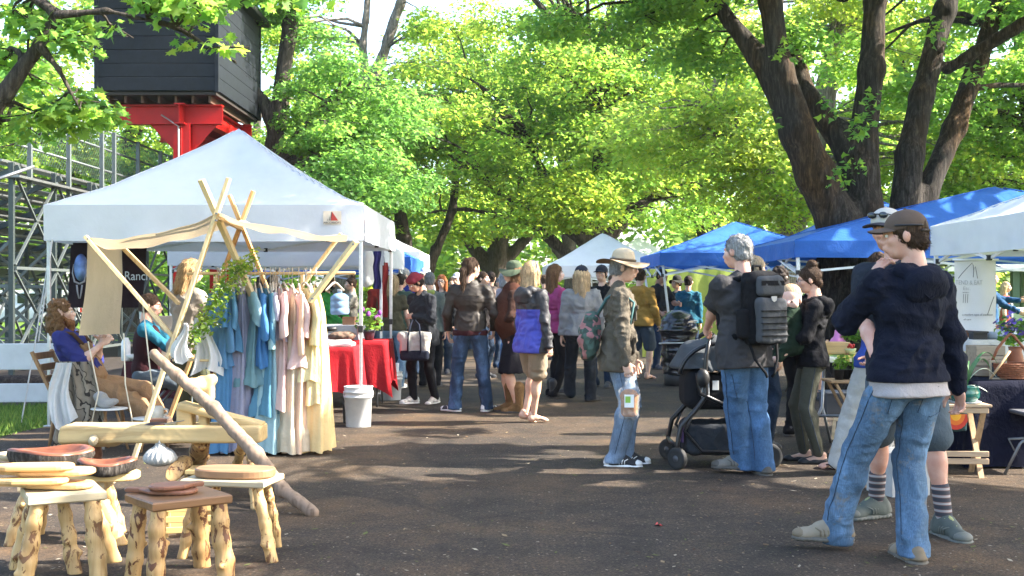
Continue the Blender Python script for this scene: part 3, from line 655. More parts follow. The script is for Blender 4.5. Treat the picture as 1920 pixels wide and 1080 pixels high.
tree('bushy green maple at the right edge behind the white canopy', b_, [
    [(0, 0, -.1, .5), (0, 0, 2.5, .36), (-.6, 0, 5, .28), (-1, 0, 9, .14)], [(0, 0, 2.4, .3), (1.2, 0, 5, .22), (2, 0, 8, .12)],
], [(-1.3, -.5, 5.2, 2.8, 2.2, 1.9, 46), (-.5, 0, 8.3, 3.2, 2.8, 1.6, 28), (-3.0, 0, 3.5, 1.3, 1.5, .8, 8)],
   [L_MID, L_MID, L_BRIGHT], BARK, .18, 220, .95, 'lobed', 19, minz=2.7)
for i, (x, y, k, lab) in enumerate([(-21, 44, 1.0, 'sunlit yellow green tree far left behind the bleachers'), (-13, 40, 1.05, 'bright tree rising over the bleacher guard rail'),
        (-13.2, 57, 1.2, 'tall tree in the distance between the booth and the leaning maple'), (15.5, 45, 1.15, 'large tree in the distance behind the bushy right maple'), (3.4, 66, 1.35, 'farthest tree closing the end of the avenue')]):
    r_ = random.Random(i)
    tree(lab, (x, y, 0), [[(0, 0, -.1, .6), (0, 0, 2.2, .45), (r_.uniform(-.5, .5), 0, 5, .35), (r_.uniform(-1, 1), 0, 9*k, .15)], [(0, 0, 2.4, .3), (r_.uniform(1, 2), 0, 5, .2), (2, 0, 7.5, .1)], [(0, 0, 2.6, .3), (r_.uniform(-2, -1), 0, 5, .2), (-2.4, 0, 7, .1)]],
         [(0, -1, 5.4*k, 5.2*k, 3.4, 2.2*k, int(46*k)), (0, 0, 9.5*k, 4.4*k, 3.4, 2.4*k, int(30*k))] if i != 2 else [(0, 0, 5.4*k, 3.4*k, 3, 2.2*k, 34)],
         [[L_BRIGHT, L_YEL, L_PALE], [L_BRIGHT, L_YEL, L_MID], [L_MID, L_BRIGHT], [L_MID, L_BRIGHT, L_PALE], [L_BRIGHT, L_MID, L_YEL]][i], BARK, .27, 170, 1.35, 'kite', 30+i, minz=1.8, vox=.12)
# near maple at the left edge, its limb and leafy sprays reach into the top left corner
b_ = (-5.9, 9.2, 0)
tree('near maple at the left edge whose leafy boughs hang across the black booth', b_, [
    [(0, 0, -.1, .5), (0, 0, 1.5, .38), (.05, 0, 2.6, .3), (.1, 0, 4.6, .22), (.2, 0, 6.5, .14)],
    limb(b_, 9.0, (-170, 420, .15), (-60, 260, .09), (10, 175, .06), (75, 85, .05), (108, 28, .045), (60, -10, .04), (-40, -90, .05)),
    limb(b_, 8.6, (108, 28, .03), (200, 20, .022), (330, 50, .018), (440, 115, .012), (500, 190, .006)),
    limb(b_, 8.9, (75, 85, .03), (110, 130, .02), (150, 205, .012)),
    limb(b_, 9.4, (60, -10, .06), (250, -60, .045), (420, -70, .03), (600, -40, .015)),
], [tuple(P(px, py, d)-Vector(b_))+(rx, .45, rz, k) for px, py, d, rx, rz, k in (
    (40, 20, 9.3, .45, .2, 6), (20, 120, 9.5, .3, .3, 5), (140, 50, 9.1, .25, .2, 4), (110, 180, 9.2, .2, .3, 4), (205, 50, 8.8, .1, .1, 1),
    (300, 0, 8.6, .4, .05, 4), (395, 12, 8.5, .34, .06, 3), (325, 70, 8.4, .05, .06, 1), (420, 85, 8.5, .08, .06, 1), (490, -10, 8.9, .3, .06, 2), (150, 215, 9.4, .14, .12, 3),
    (-100, -160, 10, 1.6, .8, 16), (380, -60, 9.4, 1.2, .3, 14), (40, 240, 9.8, .3, .2, 2))],
   [L_DEEP, L_MID, L_BRIGHT], BARK, .085, 58, .25, 'maple', 21, minz=1.5, vox=.02, flat=.45, kk=.03)
# unseen maples added past the right edge, crowns placed to shade path and stalls
def gap_(x0, y0):  # strips kept open in the added crowns so sun bands reach the path
    def f(p):
        x, y = p[0]+x0, p[1]+y0
        for c, hw in ((13.0, 1.7), (8.75, .95), (10.6, .62)):
            if abs(y-c) < hw: return False
        return not (x < 6.9 and 5.2 < y < 7.6)
    return f
for i, (x, y, c) in enumerate([(9.6, 6.6, [(-1.6, 1.0, 6.0, 3.6, 4.4, .8, 210)]), (10.6, 13.4, [(-2.4, .3, 6.1, 3.8, 2.6, .8, 110)]), (8.8, -1.0, [(-.5, 0, 5.9, 4, 4.2, 1.2, 70)])]):
    tree(['old maple outside the right edge beside the white canopy', 'old maple outside the right edge behind the wide blue canopy', 'old maple outside the right edge behind the camera'][i], (x, y, 0), [[(0, 0, -.1, .5), (0, 0, 2, .38), (-.3, 0, 4.6, .3), (-.5, 0, 8, .12)], [(0, 0, 2.6, .3), (1.2, .5, 5, .2)], [(0, 0, 2.8, .3), (-1.2, -.5, 5, .2), (-3.2, -.6, 6, .12)]],
         c, [L_MID, L_BRIGHT], BARK, .17, 120, .42, 'kite', 50+i, minz=5.1, vox=.1, group='maples outside the right edge', twigs=False, keepf=gap_(x, y), flat=.3)
# far-off wood that closes the view
r_ = np.random.default_rng(9); n_ = 420; a_ = r_.random(n_); cx_ = -60+120*a_; cc, nn_ = [], []
for x in cx_:
    y = 76+r_.random()*14; hgt = .8+r_.random()**1.5*(14+3*sin(x*.3)); c, nm = clump_leaves(np.array([x, y, hgt]), 2.6, 230, r_, .8); cc.append(c); nn_.append(nm)
leaves('distant_wood', np.concatenate(cc), np.concatenate(nn_), .5, [L_MID, L_BRIGHT, L_YEL], None, 'kite', 4)
tag(COL.objects['distant_wood'], 'hazy mass of green woodland closing the far end of the park', 'wood')
# ------------------------------------------------------------------ people
# figure space: facing -Y, Z up, the figure's left hand at +X; all joints for a 1.75 m adult, scaled by k
def rotx(a): return np.array([[1, 0, 0], [0, cos(a), -sin(a)], [0, sin(a), cos(a)]])
def roty(a): return np.array([[cos(a), 0, sin(a)], [0, 1, 0], [-sin(a), 0, cos(a)]])
def rotz(a): return np.array([[cos(a), -sin(a), 0], [sin(a), cos(a), 0], [0, 0, 1]])
def unit(v): v = A(v); return v/(np.linalg.norm(v)+1e-9)
def ik(a, c, l1, l2, pole):
    a = A(a); c = A(c); d = c-a; L = np.linalg.norm(d); m = (l1+l2)*.998
    if L > m: c = a+d/L*m; d = c-a; L = m
    u = d/L; x = (l1*l1-l2*l2+L*L)/(2*L); h = math.sqrt(max(0, l1*l1-x*x)); p = A(pole)-(A(pole)@u)*u
    return a+u*x+unit(p)*h, c
JEAN_SEAM = fabric((.035, .05, .075))
_hand = {}
def hand_mesh(curl, vox):
    """right-angle free hand: wrist at origin, fingers along -Z, palm facing +X, thumb towards -Y"""
    key = (round(curl, 2), vox)
    if key in _hand: return _hand[key]
    pr = [ell((0, 0, -.045), (.017, .04, .056)), cap((0, 0, .03), (0, 0, -.02), .026, .024, (1, 0, 0), .75)]
    for y, L, r in ((-.030, .074, .0088), (-.010, .083, .0092), (.011, .077, .0088), (.030, .060, .0078)):
        p = A((0, y, -.088)); a = curl*.55+.08
        for sg, f in enumerate((.45, .31, .24)):
            q = p+A((sin(a), y*.6*(1-curl)*f, -cos(a)))*L*f; pr.append(cap(p, q, r*(1-.06*sg), r*(.94-.08*sg))); p = q; a += curl*1.05
    t0 = A((.006, -.022, -.022)); t1 = t0+A((.014+.01*curl, -.030, -.024)); t2 = t1+A((.012+.02*curl, -.012+.01*curl, -.030)); t3 = t2+A((.006+.012*curl, .0+.012*curl, -.022))
    pr += [cap(t0, t1, .0135, .0115), cap(t1, t2, .0112, .0098), cap(t2, t3, .0096, .0078)]
    _hand[key] = surf(pr, .006, vox); return _hand[key]
def head_prims(fem=False, beard=False):
    s = .93 if fem else 1.
    P_ = [ell((0, .014, .03), (.074, .094, .087)), ell((0, -.03, -.032), (.059*s, .06, .078)), ell((0, -.044, -.084), (.038*s, .04, .031)),
          cap((0, -.086, .02), (0, -.112, -.024), .0085, .0125), ell((.012, -.1, -.03), (.009, .011, .008)), ell((-.012, -.1, -.03), (.009, .011, .008)),
          cap((-.034, -.078, .024), (.034, -.078, .024), .011), ell((0, -.092, -.058), (.021, .011, .006)), ell((0, -.09, -.067), (.018, .011, .006)),
          cap((0, .03, -.05), (0, .045, -.16), .054*s, .055*s), ell((.04, -.06, -.022), (.022, .022, .02)), ell((-.04, -.06, -.022), (.022, .022, .02))]
    E = [ell((x*.077, .012, -.006), (.011, .022, .032), rotz(x*.35)) for x in (1, -1)]
    S = [ell((x*.031, -.094, .003), (.016, .014, .010)) for x in (1, -1)]
    return P_, E, S
SK = skin((.56, .36, .26)); SK_TAN = skin((.46, .27, .18)); SK_PALE = skin((.63, .43, .34)); SK_RED = skin((.54, .31, .23)); SK_DARK = skin((.38, .21, .135))
EYEW = plain((.75, .73, .7), .25, key='eye_white'); EYED = plain((.03, .02, .015), .2, key='eye_dark'); LIPS = plain((.36, .14, .12), .5, key='lips')
BLACK = plain((.012, .012, .013), .45, key='black_plastic'); RUBBER = plain((.02, .02, .02), .8, key='rubber')
def folds(kind, amp, k, seed=0):
    o = seed*7.31
    if kind == 'leg':
        return lambda V, n: amp*(.55+.6*np.clip(1-np.abs(V[:, 2]/k-.47)/.16, 0, 1)+.9*np.clip(1-np.abs(V[:, 2]/k-.1)/.14, 0, 1)+.3*np.clip(1-np.abs(V[:, 2]/k-.82)/.1, 0, 1))*(.9*(1-2*np.abs(vnoise(V/k*np.array([8, 8, 11])+o+np.stack([0*V[:, 0], 0*V[:, 0], 2.2*vnoise(V/k*7+o)], 1))*2))-.5+.5*vnoise(V/k*np.array([16, 16, 24])+o))
    if kind == 'hang':
        return lambda V, n: amp*(2.6*vnoise(V/k*np.array([13, 13, 1.3])+o)+.8*vnoise(V/k*np.array([26, 26, 3])+o))
    return lambda V, n: amp*(1.5*np.abs(1-2*np.abs(vnoise(V/k*np.array([7, 7, 8.5])+o+1.6*vnoise(V/k*4.5+o)[:, None]*np.array([1, .3, 1.7]))*2))**1.6-.7+.6*(1-4*np.abs(vnoise(V/k*np.array([15, 15, 20])+o+vnoise(V/k*9+o)[:, None])))-.2)

def person(label, loc, rz, h=1.75, w=1., belly=1., fem=False, skn=SK, res=.013, face=True, yaw=0, pitch=0, roll=0, lean=0, hip=None, hipw=1.,
           feet=((.11, 0, 8), (-.11, 0, -8)), kneep=((.25, -1, .1), (-.25, -1, .1)), hands=((.24, -.02, .78), (-.24, -.02, .78)), elbp=((.5, 1, -.2), (-.5, 1, -.2)), curl=(.55, .55), handrot=(0, 0),
           top=None, legs=None, shoes=None, hair=None, hat=None, extra=None, group=None, twist=0, side=0):
    k = h/1.75; root = empty('person', (loc[0], loc[1], loc[2] if len(loc) > 2 else 0), rad(rz), label, 'person', group)
    le = rad(lean); U = rotx(le)@A((sin(rad(side)), 0, cos(rad(side)))); FW = rotx(le)@A((0, -1, 0)); XX = unit(rotz(rad(twist))@A((1, 0, 0)))
    T = np.array([XX, unit(np.cross(U, XX)), U]).T         # torso frame columns (x, back, up)
    H = A(hip)*1. if hip is not None else A((0, 0, .945*k)); pt = lambda x, y, z: H+T@(A((x, y, z))*k)
    N0 = pt(0, .012, .545); sh = [pt(s*.168*w, .005, .462) for s in (1, -1)]; hp = [H+A((s*.092*hipw, 0, -.02))*k for s in (1, -1)]
    HR = rotz(rad(yaw))@rotx(rad(pitch))@roty(rad(roll)); HR = (T@HR) if abs(lean) < 25 else rotz(rad(twist))@HR
    HC = N0+(.3*U+.7*HR@A((0, 0, 1)))*.13*k+HR@A((0, -.018, .035))*k
    ar = []
    for i, s in enumerate((0, 1)):
        e, wr = ik(sh[i], H*0+A(hands[i])*k if hands[i] is not None else sh[i]-A((0, 0, .5))*k, .285*k, .255*k, elbp[i]); ar.append((sh[i], e, wr))
    lg = []
    for i in (0, 1):
        f = feet[i]; z = (f[3] if len(f) > 3 else 0); an = A((f[0]*k, f[1]*k, .085*k+z*k)); kn, an = ik(hp[i], an, .43*k, .435*k, kneep[i]); lg.append((hp[i], kn, an, rad(f[2]), f[4] if len(f) > 4 else 0))
    sl = (top or {}).get('sleeve', 'long'); bl = (legs or {}).get('kind', 'long')
    # --- the body, one continuous skin
    pr = [ell(pt(0, .005, .33), (.145*w*k, .095*k, .17*k), T), ell(pt(0, 0, .12), (.125*w*k, .085*k, .16*k), T), ell(H, (.14*hipw*k, .09*k, .11*k)), cap(pt(0, .015, .46), HC+HR@A((0, .035, -.10))*k, .058*k, .052*k)]
    pr += [cap(pt(s*.03, .008, .495), pt(s*.15*w, 0, .455), .046*k) for s in (1, -1)]
    su = .78 if top and sl != 'none' else 1; sf = .78 if top and sl == 'long' else 1
    for a, e, wr in ar: pr += [cap(a, e, .047*k*su, .038*k*sf), cap(e, wr, .041*k*sf, .025*k), ell(e+(wr-e)*.28, (.04*k*sf,)*3)]
    for hj, kn, an, _, _ in lg:
        pr += [cap(hj, kn, .075*k, .05*k), cap(kn, an, .05*k, .034*k), ell(kn+(an-kn)*.3+unit(A((0, 1, 0)))*.012*k, (.05*k, .054*k, .10*k))]
    parts = [surf(pr, .03*k, max(res, .011))]
    hv = max(.0058, res*.5)*1.; P_, E_, S_ = head_prims(fem)
    hm = surf(P_, .024, hv, subs=S_, disp=None); em = surf(E_, .01, hv)
    for v, q in (hm, em): parts.append((xform(v*k*(.97 if fem else 1.), HR, HC), q))
    for i, s in enumerate((1, -1)):
        a, e, wr = ar[i]; d = unit(wr-e); V, Q = hand_mesh(curl[i], max(.0045, res*.42)); V = V*k*(.9 if fem else 1)
        if s > 0: V = V*A((-1, 1, 1)); Q = Q[:, ::-1]        # palm faces the body
        z = -d; x0 = A((1, 0, 0)) if abs(z[0]) < .88 else A((0, 1, 0)); x = unit(x0-(x0@z)*z)
        y = np.cross(z, x); R = np.array([x, y, z]).T@rotz(rad(handrot[i])); parts.append((xform(V, R, wr), Q))
    bare = shoes is None or shoes.get('kind') in ('bare', 'flipflop', 'flat')
    ft = []
    for hj, kn, an, ya, pi_ in lg:
        R = rotz(ya)@rotx(rad(pi_)); ft.append((R, an))
        if bare:
            fp = [cap((0, .035, -.045), (0, -.03, -.045), .034, .034), cap((0, .03, 0), (0, .02, -.05), .034, .036), cap((0, -.02, -.03), (0, -.13, -.062), .034, .022, (0, 0, 1), .8), ell((0, -.13, -.066), (.042, .035, .018))]
            fp += [cap((x, -.135, -.068), (x*1.08, -.175+abs(x-.012*0)*.35+.01*j, -.071), .012-.0012*j, .0095-.0008*j) for j, x in enumerate((-.03, -.012, .004, .019, .032))]
            V, Q = surf(fp, .02, max(.006, res*.5)); parts.append((xform(V*k*.95, R, an), Q))
    V, Q = join(*parts); mobj('body', V, Q, skn, root, True)
    if face:
        for x in (1, -1):
            V, Q = surf([ell((x*.031, -.083, .003), (.0115, .0115, .0095))], .001, .004); ew = mobj('eye', xform(V*k, HR, HC), Q, EYEW, root, True)
            V, Q = surf([ell((x*.031, -.0915, .003), (.0056, .004, .0056))], .001, .002); mobj('iris', xform(V*k, HR, HC), Q, EYED, ew, True)
            V, Q = surf([cap((x*.016, -.094, .022), (x*.046, -.082, .022), .0042, .003)], .001, .003); mobj('eyebrow', xform(V*k, HR, HC), Q, hairm((.07, .045, .03)), root, True)
        V, Q = surf([ell((0, -.0975, -.0585), (.022, .0075, .0045)), ell((0, -.0965, -.066), (.019, .0075, .005))], .002, .003); mobj('lips', xform(V*k, HR, HC), Q, LIPS, root, True)
    # --- clothes
    sd_ = int(abs(loc[0]*37+loc[1]*91)) % 50
    if legs:
        lo = legs.get('loose', 1.); kd = bl; am = legs.get('fold', .011)*k
        if kd in ('long', 'shorts', 'crop'):
            pr = [ell(H+A((0, 0, .02))*k, (.158*hipw*k, .108*k*belly**.5, .13*k)), ell(H+A((.062*hipw, .048, -.035))*k, (.085*hipw*k, .075*k, .09*k)), ell(H+A((-.062*hipw, .048, -.035))*k, (.085*hipw*k, .075*k, .09*k))]
            if abs(lean) < 40: pr.append(ell(pt(0, 0, .1), (.142*w*hipw**.5*k, .1*k*belly, .08*k), T))
            for hj, kn, an, _ya, _ in lg:
                if kd == 'shorts':
                    e = hj+(kn-hj)*legs.get('len', .9); pr += [cap(hj, e, .095*k*lo, .088*k*lo)]
                else:
                    e = an-(an-kn)*(legs.get('cut', 0.)) + (an-kn)*.12*(1 if kd == 'long' else 0)
                    pr += [cap(hj, kn, .092*k*lo, .067*k*lo), cap(kn, e, .066*k*lo, .058*k*legs.get('flare', lo))]
                    if kd == 'long' and not legs.get('cut') and shoes: pr.append(cap(an+rotz(_ya)@A((0, .028, -.02))*k, an+rotz(_ya)@A((0, .03, -.08))*k, .062*k, .066*k))
                    if legs.get('calf', 1): pr.append(ell(kn+(an-kn)*.28+A((0, .015, 0))*k, (.062*k*lo, .066*k*lo, .12*k)))
            fl_ = folds('leg', am, k, sd_); V, Q = surf(pr, .02*k, res, disp=lambda V, n: fl_(V, n)*np.clip((V[:, 2]-.03*k)/.05, 0, 1), cuts=([(pt(0, 0, min(.145, (top or dict(hem=.1)).get('hem', -.05)+.07)), U)] if abs(lean) < 40 else [])+([((0, 0, .028*k), (0, 0, -1))] if kd == 'long' and not legs.get('cut') else []))
            tr = mobj(legs.get('name', 'trousers'), V, Q, legs['mat'], root, True)
            if res < .0126 and kd == 'long' and abs(lean) < 25:
                from mathutils.bvhtree import BVHTree
                bv = BVHTree.FromPolygons(V.tolist(), Q.tolist()); sm = legs.get('seam', JEAN_SEAM)
                for sgn, (hj, kn, an, _a, _b) in zip((1, -1), lg):
                    for sd2 in (1, -1):
                        ps = []
                        for t_ in np.linspace(.06, .97, 22):
                            c_ = hj+(kn-hj)*(t_*2) if t_ < .5 else kn+(an-kn)*(t_*2-1)
                            if sd2 != sgn and t_ < .18: continue
                            hh = bv.ray_cast(Vector(c_+A((sd2*sgn*sgn*.0, 0, 0))), Vector((sd2, .15, 0)))
                            if hh[0] is not None: ps.append(hh[0]+hh[1]*.0015)
                        if len(ps) > 4: mb = MB(); mb.tube(ps, .0026, 4, False); mb.build('seam', sm, tr, True)
            if legs.get('details'):
                for dn, fn_ in legs['details'].items(): fn_(tr, H, lg, k)
        elif kd == 'skirt':
            zb = legs['len']; pr = [ell(H, (.16*hipw*k, .115*k, .14*k)), cap(H, H-A((0, 0, zb*k)), .15*k, legs.get('hem', .24)*k, (0, 1, 0), .75)]
            V, Q = surf(pr, .05*k, res, disp=folds('hang', .011*k, k, sd_), cuts=[(H-A((0, 0, zb*k)), (0, 0, -1)), (pt(0, 0, .15), U)]); mobj('skirt', V, Q, legs['mat'], root, True)
    if top:
        lo = top.get('loose', 1.); th = .014*k*lo; hem = top.get('hem', -.05)
        pr = [ell(pt(0, .008, .35), (.158*w*k+th, (.102*k*(1.06 if belly > 1.05 else 1)+th), .165*k+th*.5), T), ell(pt(0, -.005*belly, .14), (.142*w*k+th, .094*belly*k+th, .17*k), T),
              *[cap(pt(s_*.03, .01, .49), pt(s_*.148*w, .005, .452), .05*k+th*.6, .052*k+th*.6) for s_ in (1, -1)], cap(pt(0, .016, .47), pt(0, .012, .53), .075*k+th*.5, .06*k+th*.4)]
        if hem < .02: pr += [cap(pt(0, 0, .06), pt(0, .012, min(hem, 0)-.06), .142*w*hipw**.6*k+th, .158*k*hipw*top.get('flare', 1.)+th*.9, T@A((0, 1, 0)), .76)]+([ell(pt(0, .045, -.045), (.15*hipw*k+th*.5, .095*k+th*.5, .11*k), T)] if hem < -.05 else [])
        if hem < -.02 and bl in ('long', 'crop', 'shorts') and legs and abs(lean) < 25: lw = .092*legs.get('loose', 1.)*k+.022; pr.append(cap(hp[0], hp[1], lw)); pr.append(cap(hp[0]+A((0, .02, -.1))*k, hp[1]+A((0, .02, -.1))*k, lw))
        if fem: pr += [ell(pt(s*.06, -.085, .335), (.06*k, .05*k, .06*k), T) for s in (1, -1)]
        tk = top.get('tk', 1.); ta = .004*k+.38*th
        for i, (a, e, wr) in enumerate(ar):
            if sl == 'none': continue
            if sl == 'short': pr.append(cap(a, a+(e-a)*top.get('slen', .66), .056*k+ta, .058*k+ta*1.2))
            else:
                en = wr if sl == 'long' else e+(wr-e)*.45
                pr += [cap(a, e, (.054*k+ta)*tk, (.044*k+ta)*tk), cap(e, en, (.044*k+ta)*tk, (.034*k+ta)*tk)]
        if top.get('hood'):
            pr += [ell(pt(0, .105, .455), (.115*k, .055*k, .085*k), T@rotx(-.35)), cap(pt(-.09, .04, .525), pt(-.03, -.05, .50), .03*k, .02*k), cap(pt(.09, .04, .525), pt(.03, -.05, .50), .03*k, .02*k), cap(pt(-.085, .06, .52), pt(.085, .06, .52), .036*k)]
        if top.get('collar'):
            pr += [cap(pt(-.05, .02, .55), pt(.05, .02, .55), .034*k), cap(pt(-.055, .02, .545), pt(-.045, -.055, .5), .026*k, .02*k), cap(pt(.055, .02, .545), pt(.045, -.055, .5), .026*k, .02*k)]
        cuts = [(pt(0, 0, hem), -U)]
        subs = [cap(pt(0, -.03, .575), pt(0, -.05, .66), .058*k, .075*k), cap(pt(0, .01, .60), pt(0, 0, .72), .052*k, .07*k)]
        if sl == 'long':                                     # cuffs end where the wrist begins
            pass
        fd = folds('top', top.get('fold', .011)*k, k, sd_+3); hp0 = pt(0, 0, hem); V, Q = surf(pr, .035*k, res, cuts=cuts, subs=subs, disp=lambda V, n: fd(V, n)*np.clip(((V-hp0)@U-.012)/.06, 0, 1)); tp = mobj(top.get('name', 'jacket'), V, Q, top['mat'], root, True)
        if top.get('hood') and res < .0125:
            V, Q = surf([ell(pt(0, .13, .455), (.13*k, .06*k, .105*k), T@rotx(-.3)), cap(pt(-.10, .06, .52), pt(-.05, -.05, .505), .034*k, .026*k), cap(pt(.10, .06, .52), pt(.05, -.05, .505), .034*k, .026*k), cap(pt(-.09, .09, .525), pt(.09, .09, .525), .036*k)], .03, res, subs=[ell(pt(0, .07, .55), (.075*k, .07*k, .07*k), T)], disp=lambda V, n: .010*(1-4*np.abs(vnoise(V*np.array([7, 7, 15])+3)))); mobj('hood', V, Q, top['mat'], tp, True)
        if top.get('under') is not None:                      # a shirt tail showing below the jacket
            um, uh = top['under']; V, Q = surf([cap(pt(0, 0, hem+.06), pt(0, .012, uh-.05), .146*w*k+th*.6, .158*k*hipw+th*.75, T@A((0, 1, 0)), .78), cap(hp[0], hp[1], .092*legs.get('loose', 1.)*k+.008), cap(hp[0]+A((0, .02, -.1))*k, hp[1]+A((0, .02, -.1))*k, .092*legs.get('loose', 1.)*k+.011)], .02, res, cuts=[(pt(0, 0, uh), -U), (pt(0, 0, hem+.02), U)], disp=folds('hang', .003, k, 2)); mobj('shirt_tail', V, Q, um, root, True)
        if top.get('rib'):
            rm = top['rib']; pr = [cap(pt(0, 0, hem+.035), pt(0, 0, hem-.005), .148*w*hipw**.6*k+th, .146*k*hipw+th, T@A((0, 1, 0)), .72)]
            V, Q = surf(pr, .02, res, cuts=[(pt(0, 0, hem-.02), -U), (pt(0, 0, hem+.04), U)]); mobj('waistband', V, Q, rm, tp, True)
            for a, e, wr in ar:
                d = unit(wr-e); V, Q = surf([cap(wr-d*.045*k, wr+d*.01*k, .035*k+th*.4, .032*k+th*.4)], .01, res); mobj('cuff', V, Q, rm, tp, True)
    if shoes and shoes['kind'] not in ('bare',):
        kd = shoes['kind']
        for i, (R, an) in enumerate(ft):
            S = k*(shoes.get('size', 1.))
            if kd in ('sneaker', 'boot', 'hiker'):
                up = [cap((0, .02, .0), (0, .015, -.045), .043, .045), cap((0, .03, -.045), (0, -.05, -.045), .043, .042), cap((0, -.03, -.028), (0, -.14, -.057), .041, .03), ell((0, -.15, -.058), (.046, .05, .027)), cap((0, -.035, -.004), (0, -.075, -.022), .028, .022)]
                if kd == 'boot': up += [cap((0, .015, 0), (0, .012, shoes.get('high', .12)), .05, shoes.get('shaft', .062))]
                V, Q = surf(up, .03, max(.006, res*.6), cuts=[((0, 0, -.068), (0, 0, -1))], disp=lambda V, n: .003*vnoise(V*40)); ob = mobj('boot' if kd == 'boot' else 'shoe', xform(V*S, R, an), Q, shoes['mat'], root, True)
                V, Q = surf([cap((0, .038, -.074), (0, -.06, -.074), .052, .045, (0, 0, 1), .42), cap((0, -.06, -.074), (0, -.152, -.070), .045, .052, (0, 0, 1), .38)], .02, max(.0055, res*.5), cuts=[((0, 0, -.0845), (0, 0, -1)), ((0, 0, -.058), (0, 0, 1))], disp=lambda V, n: .0016*np.sign(np.sin(V[:, 1]*240))*(V[:, 2] < -.068)); mobj('sole', xform(V*S, R, an), Q, shoes['sole'], ob, True)
                if res < .0136 and kd != 'boot':
                    pm = shoes.get('panel', shoes['sole'])
                    V, Q = surf([cap((0, .045, -.03), (0, .05, -.055), .042, .044)], .01, .006, cuts=[((0, .045, 0), (0, -1, .3)), ((0, 0, -.06), (0, 0, -1))]); mobj('heel_counter', xform(V*S, R, an), Q, pm, ob, True)
                    V, Q = surf([ell((0, -.158, -.054), (.047, .046, .029))], .01, .006, cuts=[((0, -.165, 0), (0, 1, .4)), ((0, 0, -.064), (0, 0, -1))]); mobj('toe_cap', xform(V*S, R, an), Q, pm, ob, True)
                    mb = MB()
                    for sx in (1, -1):
                        for j in range(3): mb.tube([(sx*.03, -.05-.022*j, .002-.010*j), (sx*.047, -.035-.018*j, -.03), (sx*.046, -.03-.02*j, -.055)], .004, 5)
                    mobj('overlay', xform(np.array(mb.v)*S, R, an), mb.f, pm, ob, True)
                if shoes.get('lace'):
                    mb = MB()
                    for j in range(4): mb.tube([(-.026+.003*j, -.045-.02*j, .012-.011*j), (0, -.047-.02*j, .024-.0115*j), (.026-.003*j, -.045-.02*j, .012-.011*j)], .0042, 5)
                    mb.add(*(lambda V_, Q_: (V_, [tuple(q) for q in Q_]))(*surf([ell((0, -.062, .002), (.02, .05, .016), rotx(.5))], .005, .006))); mobj('laces', xform(np.array(mb.v)*S, R, an), mb.f, shoes['lace'], ob, True)
                if shoes.get('collar'):
                    V, Q = surf([cap((0, .018, .012), (0, .018, .02), .047, .045)], .01, .008); mobj('shoe_collar', xform(V*S, R, an), Q, shoes['collar'], ob, True)
            elif kd == 'flat':
                V, Q = surf([cap((0, .035, -.055), (0, -.05, -.062), .042, .04), cap((0, -.05, -.062), (0, -.135, -.066), .042, .042), ell((0, -.15, -.066), (.043, .045, .024))], .02, max(.006, res*.6), cuts=[((0, 0, -.083), (0, 0, -1))], subs=[cap((0, .01, -.01), (0, -.09, -.035), .036, .034)]); mobj('shoe', xform(V*S, R, an), Q, shoes['mat'], root, True)
            elif kd == 'flipflop':
                V, Q = surf([cap((0, .045, -.081), (0, -.16, -.081), .04, .047, (0, 0, 1), .2)], .01, .007); ob = mobj('sandal', xform(V*S, R, an), Q, shoes['mat'], root, True)
                mb = MB(); mb.tube([(-.043, -.03, -.078), (-.035, -.08, -.042), (-.012, -.125, -.05), (-.008, -.14, -.075)], .007, 6); mb.tube([(.043, -.03, -.078), (.036, -.08, -.042), (.0, -.125, -.05), (-.008, -.14, -.075)], .007, 6); mobj('strap', xform(np.array(mb.v)*S, R, an), mb.f, shoes['mat'], ob, True)
            if shoes.get('sock'):
                hj, kn, _, _, _ = lg[i]; d = unit(kn-an); L = shoes.get('sock_len', .14); V, Q = surf([cap(an-d*.01, an+d*L*k, .043*k, .048*k)], .01, .008); mobj('sock', V, Q, shoes['sock'], root, True)
    # --- hair and hats in head space
    def put(nm, VQ, mat, par=root, sm=True): return mobj(nm, xform(VQ[0]*k, HR, HC), VQ[1], mat, par, sm)
